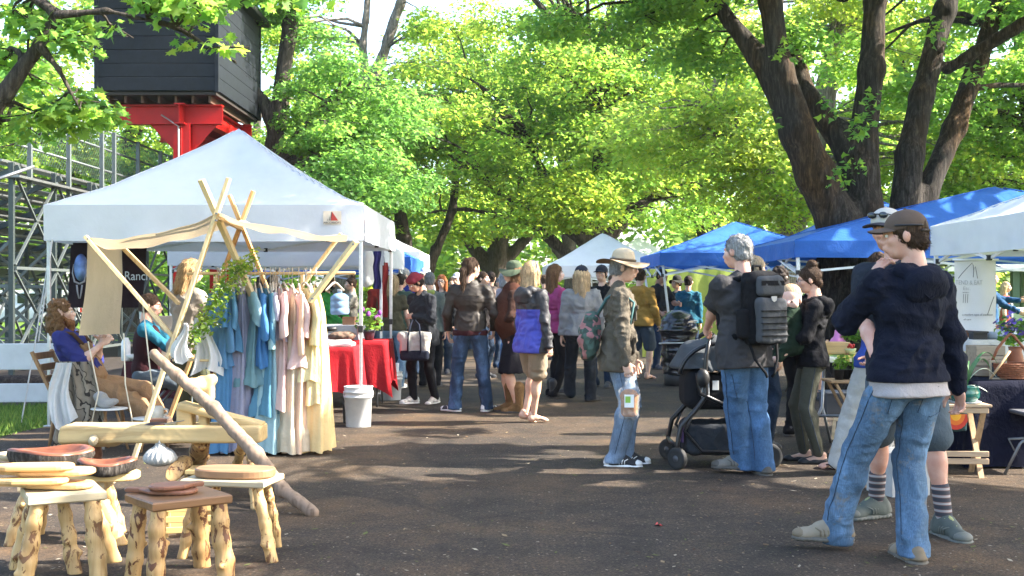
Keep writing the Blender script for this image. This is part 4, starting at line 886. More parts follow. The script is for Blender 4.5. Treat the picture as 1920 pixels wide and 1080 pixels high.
    if hair:
        st = hair['style']; hr = max(.007, res*.6); hct = [((0, 0, .055 if hat['kind'] == 'cap' else .075), (0, -.12, 1))] if hat else []; fr = [ell((0, -.095, -.04), (.074, .085, .095))]; nz = lambda a, f, fz: (lambda V, n: a*(vnoise(V*np.array([f, f, fz]))+.5*vnoise(V*np.array([2.3*f, 2.3*f, fz*1.5]))))
        cp = [ell((0, .018, .035), (.083, .102, .094))]; ct = []
        if st == 'short': pr = cp+[ell((0, .05, -.03), (.075, .062, .06))]; V = surf(pr, .02, hr, subs=fr+[cap((x*.1, -.02, -.03), (x*.1, .012, -.05), .03) for x in (1, -1)], cuts=[((0, 0, hair.get('nape', -.085)), (0, .25, -1))]+hct, disp=nz(.012, 55, 40))
        elif st in ('long', 'bob'):
            L = hair.get('len', .32); wd = hair.get('wide', .07)
            pr = cp+[cap((x*wd*.75, .045, .0), (x*wd*.95, .06, -L), .05, .035) for x in (1, -1)]+[cap((0, .075, 0), (0, .085, -L*.98), .055, .05), cap((.07, .0, -.01), (.078, .005, -L*.8), .03, .022), cap((-.07, .0, -.01), (-.078, .005, -L*.8), .03, .022)]
            V = surf(pr, .03, hr, subs=fr, cuts=hct, disp=nz(.02, 38, 7))
        elif st == 'bun': V = surf(cp+[ell((0, .045, .135), (.05, .05, .043)), ell((0, .07, -.03), (.058, .045, .05))], .012, hr, subs=fr, cuts=hct, disp=nz(.008, 70, 30))
        elif st == 'ponytail': V = surf(cp+[cap((0, .1, .02), (0, .13, -.02), .03, .032), cap((0, .13, -.02), (0.01, .125, -.16), .032, .03), cap((.01, .125, -.16), (.0, .118, -.30), .03, .012), ell((0, .06, -.03), (.062, .05, .055))], .015, hr, subs=fr, cuts=hct, disp=nz(.009, 60, 7))
        elif st == 'curly':
            pr = cp+[ell((x*.055, .05, -.07), (.06, .065, .09)) for x in (1, -1)]+[ell((0, .08, -.09), (.085, .055, .11)), ell((x_ := .07, .03, -.14), (.05, .05, .06)), ell((-.07, .03, -.14), (.05, .05, .06))]
            V = surf(pr, .03, hr, subs=fr, cuts=hct, disp=lambda V, n: .03*vnoise(V*34)+.02*vnoise(V*62))
        hm_ = put('hair', V, hair['mat'])
        if res < .015:
            hv_, hq_ = V; r_ = np.random.default_rng(sd_+5); fn = np.cross(hv_[hq_[:, 2]]-hv_[hq_[:, 0]], hv_[hq_[:, 3]]-hv_[hq_[:, 1]]); fn /= np.linalg.norm(fn, axis=1)[:, None]+1e-12; fc = hv_[hq_].mean(1)
            if hat: keep_ = (fc[:, 2] < .02); fc, fn = fc[keep_], fn[keep_]
            ns = {'short': 1500, 'bun': 1300, 'curly': 1500}.get(st, 1700); pick = r_.integers(0, len(fc), ns); c_, n_ = fc[pick], fn[pick]
            dn = np.array([0, .25, -1.]) if st in ('long', 'bob', 'curly', 'ponytail') else np.array([0, .8, -.6]); dv = dn+r_.standard_normal((ns, 3))*(.16 if st in ('long', 'bob', 'ponytail') else .6 if st == 'curly' else .22); dv -= (dv*n_).sum(1)[:, None]*n_; dv /= np.linalg.norm(dv, axis=1)[:, None]+1e-9
            Ls = (.03+.05*r_.random(ns))*(1 if st in ('long', 'bob', 'ponytail') else .42); sdv = np.cross(n_, dv)*(.0012+.0012*r_.random(ns))[:, None]; up = .002+.003*r_.random(ns)
            p0 = c_+n_*.001; p1 = c_+dv*(Ls*.5)[:, None]+n_*up[:, None]; p2 = c_+dv*Ls[:, None]+n_*(up*(.6+1.8*r_.random(ns)))[:, None]+r_.standard_normal((ns, 3))*.004
            SV = np.stack([p0-sdv, p0+sdv, p1+sdv, p1-sdv, p2], 1).reshape(-1, 3); b5 = np.arange(ns)[:, None]*5; SQ = np.concatenate([b5+np.array([0, 1, 2]), b5+np.array([0, 2, 3]), b5+np.array([3, 2, 4])])
            tag(put('hair_strands', (SV, SQ), hair['mat'], hm_, False), kind='stuff')
        if hair.get('band') is not None:
            mb = MB(); mb.tube([(.088*cos(a), .03-.03*sin(a), .03+.1*sin(a)) for a in np.linspace(-.2, pi+.2, 15)], .012, 6); put('headband', (np.array(mb.v), mb.f), hair['band'], hm_)
        if hair.get('beard'): put('beard', surf([ell((0, -.06, -.10), (.055, .05, .05)), ell((0, -.065, -.15), (.042, .036, .05)), cap((.058, -.01, -.05), (.04, -.06, -.1), .022), cap((-.058, -.01, -.05), (-.04, -.06, -.1), .022)], .02, hr, disp=lambda V, n: .014*vnoise(V*60), subs=[ell((0, -.11, -.062), (.026, .03, .009))]), hair['beard'])
    if hat:
        kd = hat['kind']; hr = max(.006, res*.6); m_ = hat['mat']
        if kd == 'cap':
            dm = put('cap', surf([ell((0, .012, .045), (.088, .107, .088))], .01, hr, cuts=[((0, 0, .032), (0, .12, -1))]+([] if True else []), subs=[ell((0, .125, .03), (.04, .04, .036))] if hat.get('gap', True) else ()), m_)
            V, Q = surf([cap((-.035, -.07, .04), (.035, -.07, .04), .05, .05, (0, 0, 1), .16), cap((-.02, -.125, .034), (.02, -.125, .034), .055, .055, (0, 0, 1), .14)], .03, hr); V[:, 2] -= 2.2*V[:, 0]**2; put('visor', (V, Q), hat.get('brim', m_), dm)
            if hat.get('strap'): mb = MB(); mb.tube([(.086*sin(a), .014+.104*cos(a), .018) for a in np.linspace(-.9, .9, 9)], .009, 6); put('strap', (np.array(mb.v), mb.f), hat['strap'], dm)
            mb = MB(); mb.lathe([(.008, 0), (.007, .006), (.001, .008)], (0, .012, .131), 8); put('button', (np.array(mb.v), mb.f), m_, dm)
        elif kd == 'brim':
            V, Q = surf([ell((0, .012, .075), (.082, .098, .085)), ell((0, .012, .12), (.07, .086, .04))], .02, hr, cuts=[((0, 0, .05), (0, 0, -1))], disp=lambda V, n: .004*vnoise(V*20)); dm = put('hat', (V, Q), m_)
            R_ = hat.get('R', .2); mb = MB(); dr = hat.get('droop', .03)
            mb.grid(lambda u, v: Vector(((.08+(R_-.08)*v)*cos(2*pi*u)*.93, .012+(.095+(R_-.085)*v)*sin(2*pi*u), .052-dr*v*v*(1+.9*sin(2*pi*u*2+hat.get('ph', 1.2)))+.012*v*sin(2*pi*u*3))), 40, 5)
            b2 = len(mb.v); mb.grid(lambda u, v: Vector(((.08+(R_-.08)*(1-v))*cos(2*pi*u)*.93, .012+(.095+(R_-.085)*(1-v))*sin(2*pi*u), .046-dr*(1-v)**2*(1+.9*sin(2*pi*u*2+hat.get('ph', 1.2)))+.012*(1-v)*sin(2*pi*u*3))), 40, 5)
            put('brim', (np.array(mb.v), mb.f), hat.get('brim', m_), dm)
            if hat.get('band'): mb = MB(); mb.tube([(.086*cos(a), .012+.102*sin(a), .064) for a in np.linspace(0, 2*pi, 25)], .011, 6, False); put('hat_band', (np.array(mb.v), mb.f), hat['band'], dm)
        elif kd == 'wrap':
            put('head_wrap', surf([ell((0, .02, .045), (.088, .108, .09)), ell((0, .115, .0), (.045, .04, .045)), cap((-.07, -.05, .06), (.07, -.05, .06), .03)], .03, hr, cuts=[((0, -.02, .012), (0, -.1, -1))], disp=lambda V, n: .009*vnoise(V*np.array([14, 14, 38]))), m_)
    if extra: extra(dict(root=root, k=k, H=H, T=T, pt=pt, ar=ar, lg=lg, HC=HC, HR=HR, put=put, res=res, ft=ft, U=U))
    return root
def glasses(d, mat=BLACK, dark=False):
    mb = MB()
    for x in (1, -1):
        mb.tube([(x*.032+.021*cos(a), -.104-.004*abs(cos(a)), .002+.016*sin(a)) for a in np.linspace(0, 2*pi, 15)], .0026, 5, False); mb.tube([(x*.053, -.10, .006), (x*.076, -.05, .008), (x*.079, .01, .002)], .0026, 5)
    mb.tube([(-.012, -.106, .006), (.012, -.106, .006)], .0026, 5); o = d['put']('glasses', (np.array(mb.v), mb.f), mat)
    if dark:
        m2 = MB()
        for x in (1, -1): m2.lathe([(.001, 0), (.02, .001), (.001, .004)], (0, 0, 0), 12); 
        v = np.array(m2.v); h_ = len(v)//2; v = v[:, [0, 2, 1]]*A((1, -1, .8)); v[:h_] += A((.032, -.104, .002)); v[h_:] += A((-.032, -.104, .002)); d['put']('lens', (v, m2.f), EYED, o)
def lin(c): c /= 255; return c/12.92 if c <= .04045 else ((c+.055)/1.055)**2.4
def ph(r, g, b, k=1.8):
    c = [lin(x)/k for x in (r, g, b)]; m = sum(c)/3; return tuple(min(.82, max(.004, x*.84+m*.16)) for x in c)
def loc_of(px, foot_y): D = 3080/(foot_y-HY); return (GX(px, D), D)
def toloc(loc, rz, p):
    d = Vector((p[0]-loc[0], p[1]-loc[1], 0)); d.rotate(Matrix.Rotation(-rad(rz), 3, 'Z')); return d.x, d.y
def fpx(loc, rz, px, py, th=None, lift=0, pit=0):     # a foot seen at a photo pixel
    D = 3080/(py-HY); x, y = toloc(loc, rz, (GX(px, D), D)); return (x, y, 0 if th is None else ((th-rz+180) % 360-180), lift, pit)
def hpx(loc, rz, px, py, D): w_ = P(px, py, D); x, y = toloc(loc, rz, w_); return (x, y, w_.z)
JEAN = denim(ph(74, 124, 178)); JEAN_D = denim(ph(46, 66, 92), 1.6); JEAN_L = denim(ph(150, 190, 225), 1.25); JEAN_DIRT = denim(ph(98, 134, 168), 1.9, .75); JEAN_F = denim(ph(62, 92, 128), 2.6)
BLK = fabric((.010, .010, .012)); SOLE_W = plain((.7, .69, .66), .6, key='sole_white'); SOLE_D = plain((.05, .045, .04), .7, key='sole_dark')
H_BROWN = hairm((.045, .026, .016)); H_DARK = hairm((.022, .015, .012)); H_GREY = hairm((.23, .225, .22)); H_BLOND = hairm((.33, .21, .10)); H_LBLOND = hairm((.42, .30, .17)); H_RED = hairm((.26, .085, .03)); H_LBROWN = hairm((.13, .07, .035))

# ---- man in the navy hoodie, right foreground
L_ = (2.06, 6.1); Z_ = 200
def navy_extra(d):
    k = d['k']; H = d['H']; root = d['root']; pt = d['pt']
    # hip pockets lie on the cloth: rays find the surface
    from mathutils.bvhtree import BVHTree
    tr = [c for c in root.children if c.name.startswith('trousers')][0]; bv = BVHTree.FromPolygons([v.co for v in tr.data.vertices], [tuple(p.vertices) for p in tr.data.polygons])
    def on(x, z, up=.004):
        h = bv.ray_cast(Vector((x, 1, z)), Vector((0, -1, 0))); return (h[0]+h[1]*up) if h[0] is not None else Vector((x, .12, z))
    for s in (1, -1):
        x0, z0 = H[0]+s*.083*k, H[2]-.05*k; mb = MB(); mb.grid(lambda u, v: on(x0+(u-.5)*.125*k, z0-(.14*v+(.022*(1-abs(u-.5)*2) if v > .85 else 0))*k), 10, 10); pk = mb.build('hip_pocket', JEAN_DIRT, tr, True)
        mb = MB(); mb.tube([on(x0-.06*k, z0, .006), on(x0-.06*k, z0-.135*k, .006), on(x0, z0-.158*k, .006), on(x0+.06*k, z0-.135*k, .006), on(x0+.06*k, z0, .006), on(x0, z0, .006), on(x0-.06*k, z0, .006)], .0022, 4); mb.build('stitching', JEAN_D, pk)
    mb = MB(); mb.tube([on(H[0], z, .003) for z in np.linspace(H[2]+.05, H[2]-.1, 8)], .003, 4); mb.build('seat_seam', JEAN_D, tr)
    # sunglasses strap resting round the cap
    mb = MB(); mb.tube([(.093*cos(a), .016+.112*sin(a), .048-.006*sin(a)) for a in np.linspace(-.55, .75, 12)], .0055, 5); d['put']('strap', (np.array(mb.v), mb.f), BLACK)
    # hoodie drawstring and cheek stubble are hidden; hood seam
    mb = MB(); mb.tube([pt(-.07, .152, .50), pt(-.045, .165, .42), pt(0, .17, .385), pt(.045, .165, .42), pt(.07, .152, .50)], .004*k, 5); mb.build('hood_seam', NAVY, [c for c in root.children if c.name.startswith('hoodie')][0], True)
NAVY = fabric(ph(22, 28, 48, 1.6), var=.2, wr=.5)
person('man in navy hoodie and brown cap seen from behind with a hand at his mouth', L_, Z_, 1.79, 1.1, 1.08, skn=SK_RED, res=.0095, yaw=52, pitch=4,
       feet=[fpx(L_, Z_, 1562, 1030, 258), fpx(L_, Z_, 1712, 1052, 186)], kneep=((.45, -1, .1), (-.2, -1, .1)),
       hands=[(.125, -.125, 1.435), (-.31, .02, .83)], elbp=((.62, .1, -1), (-.5, 1, -.2)), curl=(.75, .6),
       top=dict(mat=NAVY, name='hoodie', hood=1, rib=NAVY, hem=-.03, loose=1.75, fold=.014, under=(fabric(ph(200, 190, 190)), -.105)),
       legs=dict(mat=JEAN_DIRT, loose=1.2, fold=.013, flare=1.35), shoes=dict(kind='hiker', mat=plain(ph(176, 158, 130), .8, key='tan_suede'), sole=plain(ph(120, 112, 98), .7), lace=plain((.08, .04, .03), .8), panel=plain(ph(150, 130, 100), .8), size=1.1),
       hair=dict(style='short', mat=H_BROWN, nape=-.1), hat=dict(kind='cap', mat=fabric(ph(112, 92, 78), wr=.15), strap=plain(ph(60, 45, 38), .8)), extra=navy_extra)
# ---- man facing it, white cap and sunglasses, shorts and striped socks
L_ = (2.33, 6.95); Z_ = -32
SOCK, t_, b__ = nodemat('striped_sock'); mp_ = coords(t_); wv = N(t_, 'ShaderNodeTexWave', Scale=7.5, bands_direction='Z'); t_.links.new(mp_.outputs[0], wv.inputs[0])
rr_ = ramp(t_, [(.0, (.04, .04, .05)), (.55, (.05, .05, .055)), (.7, (.2, .06, .05)), (.85, (.3, .28, .27))]); t_.links.new(wv.outputs[0], rr_.inputs[0]); t_.links.new(rr_.outputs[0], b__.inputs[0]); b__.inputs['Roughness'].default_value = .95
def cap_sun(d):
    glass = plain((.02, .025, .03), .08, 0, .7, key='dark_lens'); mb = MB()
    for x in (1, -1): mb.add(*(lambda V, Q: (V, [tuple(q) for q in Q]))(*surf([ell((x*.034, -.092, .088), (.028, .012, .019))], .002, .005)))
    o = d['put']('sunglasses', (np.array(mb.v), mb.f), glass); m2 = MB(); m2.tube([(-.062, -.085, .092), (0, -.107, .094), (.062, -.085, .092)], .004, 5); m2.tube([(.062, -.085, .092), (.092, 0, .07)], .003, 5); m2.tube([(-.062, -.085, .092), (-.092, 0, .07)], .003, 5); d['put']('frame', (np.array(m2.v), m2.f), BLACK, o)
person('man in pale cap with sunglasses on it, shorts and striped socks, behind the navy hoodie', L_, Z_, 1.87, 1.02, skn=SK_RED, res=.011, yaw=-14, pitch=2, side=-7,
       feet=[fpx(L_, Z_, 1766, 1003, 10), fpx(L_, Z_, 1646, 972, -62)], hands=[(.2, -.12, .95), (-.12, -.18, .95)],
       top=dict(mat=fabric(ph(50, 58, 72)), name='shirt', sleeve='short', hem=-.08), legs=dict(kind='shorts', mat=fabric(ph(96, 112, 124)), loose=1.15, len=.95, name='shorts'),
       shoes=dict(kind='sneaker', mat=plain(ph(96, 106, 98), .8), sole=plain(ph(125, 128, 118), .7), lace=plain(ph(190, 195, 120), .8), sock=SOCK, sock_len=.17, size=1.12), hair=dict(style='short', mat=H_BROWN), hat=dict(kind='cap', mat=fabric(ph(225, 218, 205), wr=.15), brim=fabric(ph(70, 68, 78))), extra=cap_sun)
# ---- shopper in white trousers and flip-flops at the seedling table
L_ = (2.72, 8.72); Z_ = 215
person('shopper in blue shirt, white trousers and flip flops at the seedling table', L_, Z_, 1.66, .95, fem=True, skn=SK_RED, res=.013, feet=[fpx(L_, Z_, 1566, 890, 255), fpx(L_, Z_, 1660, 880, 230)],
       hands=[hpx(L_, Z_, 1572, 592, 9.1), hpx(L_, Z_, 1622, 678, 8.5)], elbp=((.5, 0, -.8), (-.3, -.2, -1)), top=dict(mat=fabric(ph(48, 92, 200)), name='shirt', sleeve='short', hem=-.06), legs=dict(mat=fabric(ph(228, 226, 220)), loose=1.15, cut=.08, flare=1.4),
       shoes=dict(kind='flipflop', mat=plain(ph(70, 40, 30), .7)), hair=dict(style='bob', len=.12, mat=H_BROWN))
# ---- man with the backpack pushing the stroller
L_ = (1.73, 8.75); Z_ = 212
PACK = fabric(ph(92, 94, 98), var=.15, wr=.2, wscale=20); PACK_D = fabric(ph(30, 30, 34), var=.15, wr=.3)
def worn(d, name, label, cat):
    r = d['root']; e = empty(name, r.location, 0, label, cat); e.rotation_euler = r.rotation_euler; return e
def pack(d):
    e = worn(d, 'backpack', 'large grey and black backpack worn by the grey haired man', 'backpack'); pt = d['pt']; T = d['T']; k = d['k']
    B = T@rotz(-.12)@rotx(-.05); f = lambda x, y, z: pt(0, .21, .27)+B@(A((x, y, z)))
    mobj('pack_body', *surf([rbox(f(0, 0, .0), (.155, .085, .255), .06, B), rbox(f(0, -.02, .2), (.13, .07, .09), .06, B)], .04, .011, disp=folds('top', .007, 1, 3)), PACK_D, e, True)
    fp = mobj('front_pocket', *surf([rbox(f(.0, .10, -.08), (.125, .045, .165), .035, B)], .03, .01, disp=folds('top', .006, 1, 5)), PACK, e, True)
    mobj('top_pocket', *surf([rbox(f(0, .095, .17), (.115, .04, .075), .035, B)], .03, .01, disp=folds('top', .005, 1, 8)), PACK, e, True)
    for z in (-.19, -.145, -.10, -.055, -.01):
        mb = MB(); mb.bar(f(-.115, .148, z), f(.115, .148, z), .022, .006); mb.build('webbing', PACK_D, fp)
    mb = MB(); mb.bar(f(-.1, .137, .19), f(.1, .137, .19), .004, .035); mb.build('loop_panel', PACK_D, e)
    mb = MB(); mb.prism([(-.025, .02), (-.02, -.01), (0, -.022), (.02, -.01), (.025, .02)], .006, f(0, .147, .075), 0, Matrix(np.array(B).tolist())@Matrix.Rotation(pi/2, 3, 'X')); mb.build('patch', plain((.35, .34, .32), .5), e)
    for s in (1, -1):
        mobj('side_pouch', *surf([rbox(f(s*.165, -.01, -.1), (.035, .06, .11), .03, B)], .02, .011), PACK_D, e, True)
        mb = MB(); mb.tube([f(s*.09, -.06, .24), pt(s*.1, .06, .50), pt(s*.105, -.05, .50), pt(s*.11, -.13, .36), pt(s*.15, -.08, .16), pt(s*.15, .1, .08)], .022, 6); mb.build('shoulder_strap', PACK_D, e, True)
        mb = MB(); mb.tube([f(s*.12, .0, -.25), f(s*.10, .03, -.36), f(s*.04, .07, -.46), f(s*.02, .06, -.49)], .011, 5); mb.build('loose_strap', PACK_D, e, True)
    mb = MB(); mb.tube([f(-.04, -.05, .28), f(-.03, -.05, .325), f(.03, -.05, .325), f(.04, -.05, .28)], .012, 6); mb.build('grab_handle', PACK_D, e, True)
person('grey haired man in dark t-shirt and blue jeans pushing the stroller, backpack on', L_, Z_, 1.80, 1.1, 1.15, skn=SK_RED, res=.0105, yaw=12, lean=5,
       feet=[fpx(L_, Z_, 1392, 888, 262), fpx(L_, Z_, 1430, 890, 190)], hands=[hpx(L_, Z_, 1322, 640, 9.22), hpx(L_, Z_, 1336, 640, 9.62)], elbp=((.8, .7, -.5), (-.6, .8, -.5)), curl=(.95, .95),
       top=dict(mat=fabric(ph(76, 74, 76), var=.1), name='t_shirt', sleeve='short', slen=.75, hem=-.14, loose=2.4, fold=.012), legs=dict(mat=denim(ph(84, 132, 184), 1.6), loose=1.22, fold=.010, flare=1.5),
       shoes=dict(kind='hiker', mat=plain(ph(142, 136, 126), .8), sole=plain(ph(100, 96, 88), .7), lace=plain((.05, .05, .05), .8), size=1.12), hair=dict(style='short', mat=H_GREY, nape=-.09), extra=pack)
# ---- woman with the bun holding a baby
def baby(d):
    r = d['root']; H0 = d['pt'](.10, -.20, .42); Rz = rotz(rad(20)); g = fabric(ph(40, 62, 44)); s_ = skin((.62, .42, .33)); e = worn(d, 'person', 'baby with a bare round head in green clothes held by the woman with the bun', 'person')
    P_, E_, S_ = head_prims(True); hv = surf([ell((0, .02, .03), (.08, .09, .084)), ell((0, -.025, -.035), (.066, .06, .06)), cap((0, -.08, -.005), (0, -.09, -.015), .008, .011), ell((.045, -.05, -.03), (.03, .03, .028)), ell((-.045, -.05, -.03), (.03, .03, .028)), cap((0, .02, -.05), (0, .03, -.13), .045)]+E_, .02, .007, subs=S_)
    HC = H0+A((0, 0, .10)); R = rotz(rad(70))@rotx(rad(12)); body = surf([cap(H0, H0-A((0, -.02, .26)), .075, .09), cap(H0-A((.06, 0, .02)), H0+A((-.12, -.06, -.12)), .034, .026), cap(H0+A((.06, 0, -.02)), H0+A((.12, -.08, -.10)), .034, .026), cap(H0-A((.03, 0, .26)), H0+A((-.09, -.12, -.36)), .05, .036), cap(H0+A((.03, 0, -.26)), H0+A((.08, -.12, -.38)), .05, .036)], .03, .011)
    mobj('body', *join((xform(hv[0], R, HC), hv[1]), body), s_, e, True)
    mobj('romper', *surf([cap(H0+A((0, 0, .0)), H0-A((0, -.02, .26)), .085, .10), cap(H0-A((.06, 0, .02)), H0+A((-.11, -.055, -.11)), .042, .034), cap(H0+A((.06, 0, -.02)), H0+A((.11, -.075, -.095)), .042, .034), cap(H0-A((.03, 0, .26)), H0+A((-.085, -.11, -.35)), .058, .044), cap(H0+A((.03, 0, -.26)), H0+A((.075, -.11, -.37)), .058, .044)], .03, .011, disp=folds('top', .006, 1, 2)), g, e, True)
    V, Q = surf([ell((0, .03, .05), (.083, .09, .075))], .01, .009, subs=[ell((0, -.08, -.02), (.09, .1, .09))]); mobj('hair', xform(V, R, HC), Q, hairm((.36, .25, .15)), e, True)
    for x in (1, -1):
        V, Q = surf([ell((x*.03, -.078, .0), (.01, .008, .009))], .001, .004); mobj('eye', xform(V, R, HC), Q, EYED, e, True)
L_ = (2.45, 9.6); Z_ = -96
person('woman with a dark bun and glasses in black hoodie and olive trousers holding a baby', L_, Z_, 1.585, 1.02, 1.1, True, SK, .0115, yaw=-4, pitch=8, hipw=1.12,
       feet=[(.09, .06, 0), (-.08, -.05, -12)], hands=[(.08, -.30, 1.12), (-.10, -.29, 1.0)], elbp=((.6, .6, -.9), (-.6, .6, -.9)), curl=(.6, .7),
       top=dict(mat=fabric((.009, .009, .011), wr=.5), name='hoodie', hood=1, hem=-.07, loose=1.5, rib=BLK), legs=dict(mat=fabric(ph(100, 100, 84)), loose=.98, cut=.17, fold=.007, calf=1, flare=.9), shoes=dict(kind='flat', mat=plain((.012, .012, .014), .5)), hair=dict(style='bun', mat=H_BROWN), extra=lambda d: (glasses(d), baby(d)))
# ---- man with the straw hat carrying bread
L_ = (.86, 9.5); Z_ = 84
CAMO = fabric(ph(116, 106, 90), var=.18, wr=.6)
def hat_pockets(d):
    jk = [c for c in d['root'].children if c.name.startswith('jacket')][0]; k = d['k']
    for s, z in ((1, .33), (-1, .33), (1, .06), (-1, .06)):
        mb = MB(); c = d['pt'](s*.085, -.128 if z > .2 else -.128, z); mb.box(c, (.10*k, .022*k, .12*k), 0, .008); mb.box(c+d['T']@A((0, -.012, .05)), (.108*k, .016*k, .04*k), 0, .006); mb.build('pocket', CAMO, jk)
    c = d['pt'](-.165, -.03, .02); mb = MB(); mb.box(c, (.024, .13, .14), 0, .008); mb.box(c+A((-.012, 0, .05)), (.018, .138, .045), 0, .006); mb.build('pocket', CAMO, jk)
    glasses(d)
    wr = d['ar'][1][2]; e = worn(d, 'bread_bag', 'clear plastic bag of sliced brown bread with a white and green label', 'bread'); c = wr+A((0, -.02, -.30))
    pl = bpy.data.materials.new('clear_plastic'); pl.use_nodes = True; pb = pl.node_tree.nodes['Principled BSDF']; pb.inputs['Base Color'].default_value = (.9, .88, .85, 1); pb.inputs['Roughness'].default_value = .18; pb.inputs['Alpha'].default_value = .13
    mobj('loaf', *surf([rbox(c+A((0, 0, -.03)), (.05, .065, .10), .035), ell(c+A((0, 0, .03)), (.052, .068, .06))], .02, .008, disp=lambda V, n: .004*vnoise(V*np.array([30, 30, 60]))), plain((.26, .12, .05), .8, 0, .2, .3, 30), e, True)
    mobj('bag_film', *surf([rbox(c+A((0, 0, -.02)), (.066, .082, .13), .04), cap(c+A((0, 0, .1)), c+A((0, .01, .22)), .05, .014)], .03, .009, disp=folds('top', .012, 1, 6)), pl, e, True)
    mb = MB(); mb.box(c+A((-.078, 0, 0)), (.004, .075, .10)); o = mb.build('label', plain((.8, .8, .76), .5), e); mb = MB(); mb.box(c+A((-.082, .01, .012)), (.004, .04, .05)); mb.build('green_square', plain((.25, .45, .06), .5), o)
    FLOR, t2, b2 = nodemat('floral_cloth'); m2 = coords(t2); v2 = N(t2, 'ShaderNodeTexVoronoi', Scale=24.); t2.links.new(m2.outputs[0], v2.inputs[0]); r2 = ramp(t2, [(0, (.03, .05, .04)), (.35, (.05, .09, .07)), (.6, (.28, .12, .12)), (.8, (.06, .10, .08)), (1, (.32, .2, .17))]); r2.color_ramp.interpolation = 'CONSTANT'; t2.links.new(v2.outputs['Color'], r2.inputs[0]); t2.links.new(r2.outputs[0], b2.inputs[0]); b2.inputs['Roughness'].default_value = .9
    e = worn(d, 'sling_bag', 'dark floral drawstring bag slung on the back of the straw hat man', 'bag'); pt = d['pt']
    mobj('bag_body', *surf([ell(pt(-.03, .25, .1), (.15, .09, .19)), ell(pt(-.03, .22, .24), (.09, .06, .1))], .05, .012, disp=folds('top', .012, 1, 9)), FLOR, e, True)
    for s in (1, -1): mb = MB(); mb.tube([pt(s*.06, .2, .28), pt(s*.11, .12, .44), pt(s*.12, .02, .52), pt(s*.13, -.11, .42), pt(s*.17, -.08, .2)], .012, 6); mb.build('strap', plain((.05, .12, .12), .8), e, True)
person('man in straw hat and brown jacket walking right with a bag of bread', L_, Z_, 1.69, 1.05, 1.2, skn=SK, res=.0105, pitch=2, lean=3,
       feet=[(.07, -.05, 4), (-.09, .02, -4)], hands=[(.2, -.13, .86), (-.25, -.08, .80)], elbp=((.6, 1, -.3), (-.5, 1, -.2)), curl=(.6, 1.),
       top=dict(mat=CAMO, collar=1, hem=-.16, loose=2., fold=.016, flare=1.08), legs=dict(mat=denim(ph(134, 158, 184), 1.6, .3), loose=1.15, fold=.012, flare=1.35), shoes=dict(kind='sneaker', mat=plain((.02, .02, .022), .7), sole=SOLE_W, size=1.1),
       hair=dict(style='short', mat=H_GREY), hat=dict(kind='brim', mat=fabric(ph(226, 204, 166), var=.06, wr=.2), brim=fabric(ph(196, 168, 130), var=.08, wr=.2), R=.215, droop=.018, ph=.4, band=plain(ph(120, 98, 70), .8)), extra=hat_pockets)
# ---- barefoot woman in the blue and black jacket
L_ = (.21, 12.35); Z_ = 128
JK, t_, b__ = nodemat('two_tone_shell'); mp_ = coords(t_); sx = N(t_, 'ShaderNodeSeparateXYZ'); t_.links.new(mp_.outputs[0], sx.inputs[0])
st_ = N(t_, 'ShaderNodeMath', operation='GREATER_THAN'); t_.links.new(sx.outputs[2], st_.inputs[0]); st_.inputs[1].default_value = 1.215
ab_ = N(t_, 'ShaderNodeMath', operation='ABSOLUTE'); t_.links.new(sx.outputs[0], ab_.inputs[0]); s2_ = N(t_, 'ShaderNodeMath', operation='GREATER_THAN'); t_.links.new(ab_.outputs[0], s2_.inputs[0]); s2_.inputs[1].default_value = .208
mx_ = N(t_, 'ShaderNodeMath', operation='MAXIMUM'); t_.links.new(st_.outputs[0], mx_.inputs[0]); t_.links.new(s2_.outputs[0], mx_.inputs[1])
t_.links.new(mixc(t_, mx_.outputs[0], ph(52, 66, 214), (.016, .016, .02)), b__.inputs[0]); b__.inputs['Roughness'].default_value = .6
wn = N(t_, 'ShaderNodeTexNoise', Scale=10., Detail=4., Distortion=1.5); t_.links.new(mp_.outputs[0], wn.inputs[0]); bump(t_, b__, wn.outputs[0], .5, .02)
person('barefoot woman in blue and black jacket and khaki shorts with a headband', L_, Z_, 1.69, 1.0, 1.1, True, SK, .012, yaw=12, hipw=1.08,
       feet=[fpx(L_, Z_, 985, 792, 118, .03, 22), fpx(L_, Z_, 1000, 793, 100)], hands=[(.24, -.04, .84), (-.26, -.03, .86)], top=dict(mat=JK, hood=1, hem=-.16, loose=2.2, flare=1.08, collar=0), legs=dict(kind='shorts', mat=fabric(ph(176, 156, 128)), loose=1.18, len=.86, name='shorts'), shoes=None,
       hair=dict(style='bob', len=.13, mat=H_LBLOND, band=plain(ph(120, 126, 150), .7)))
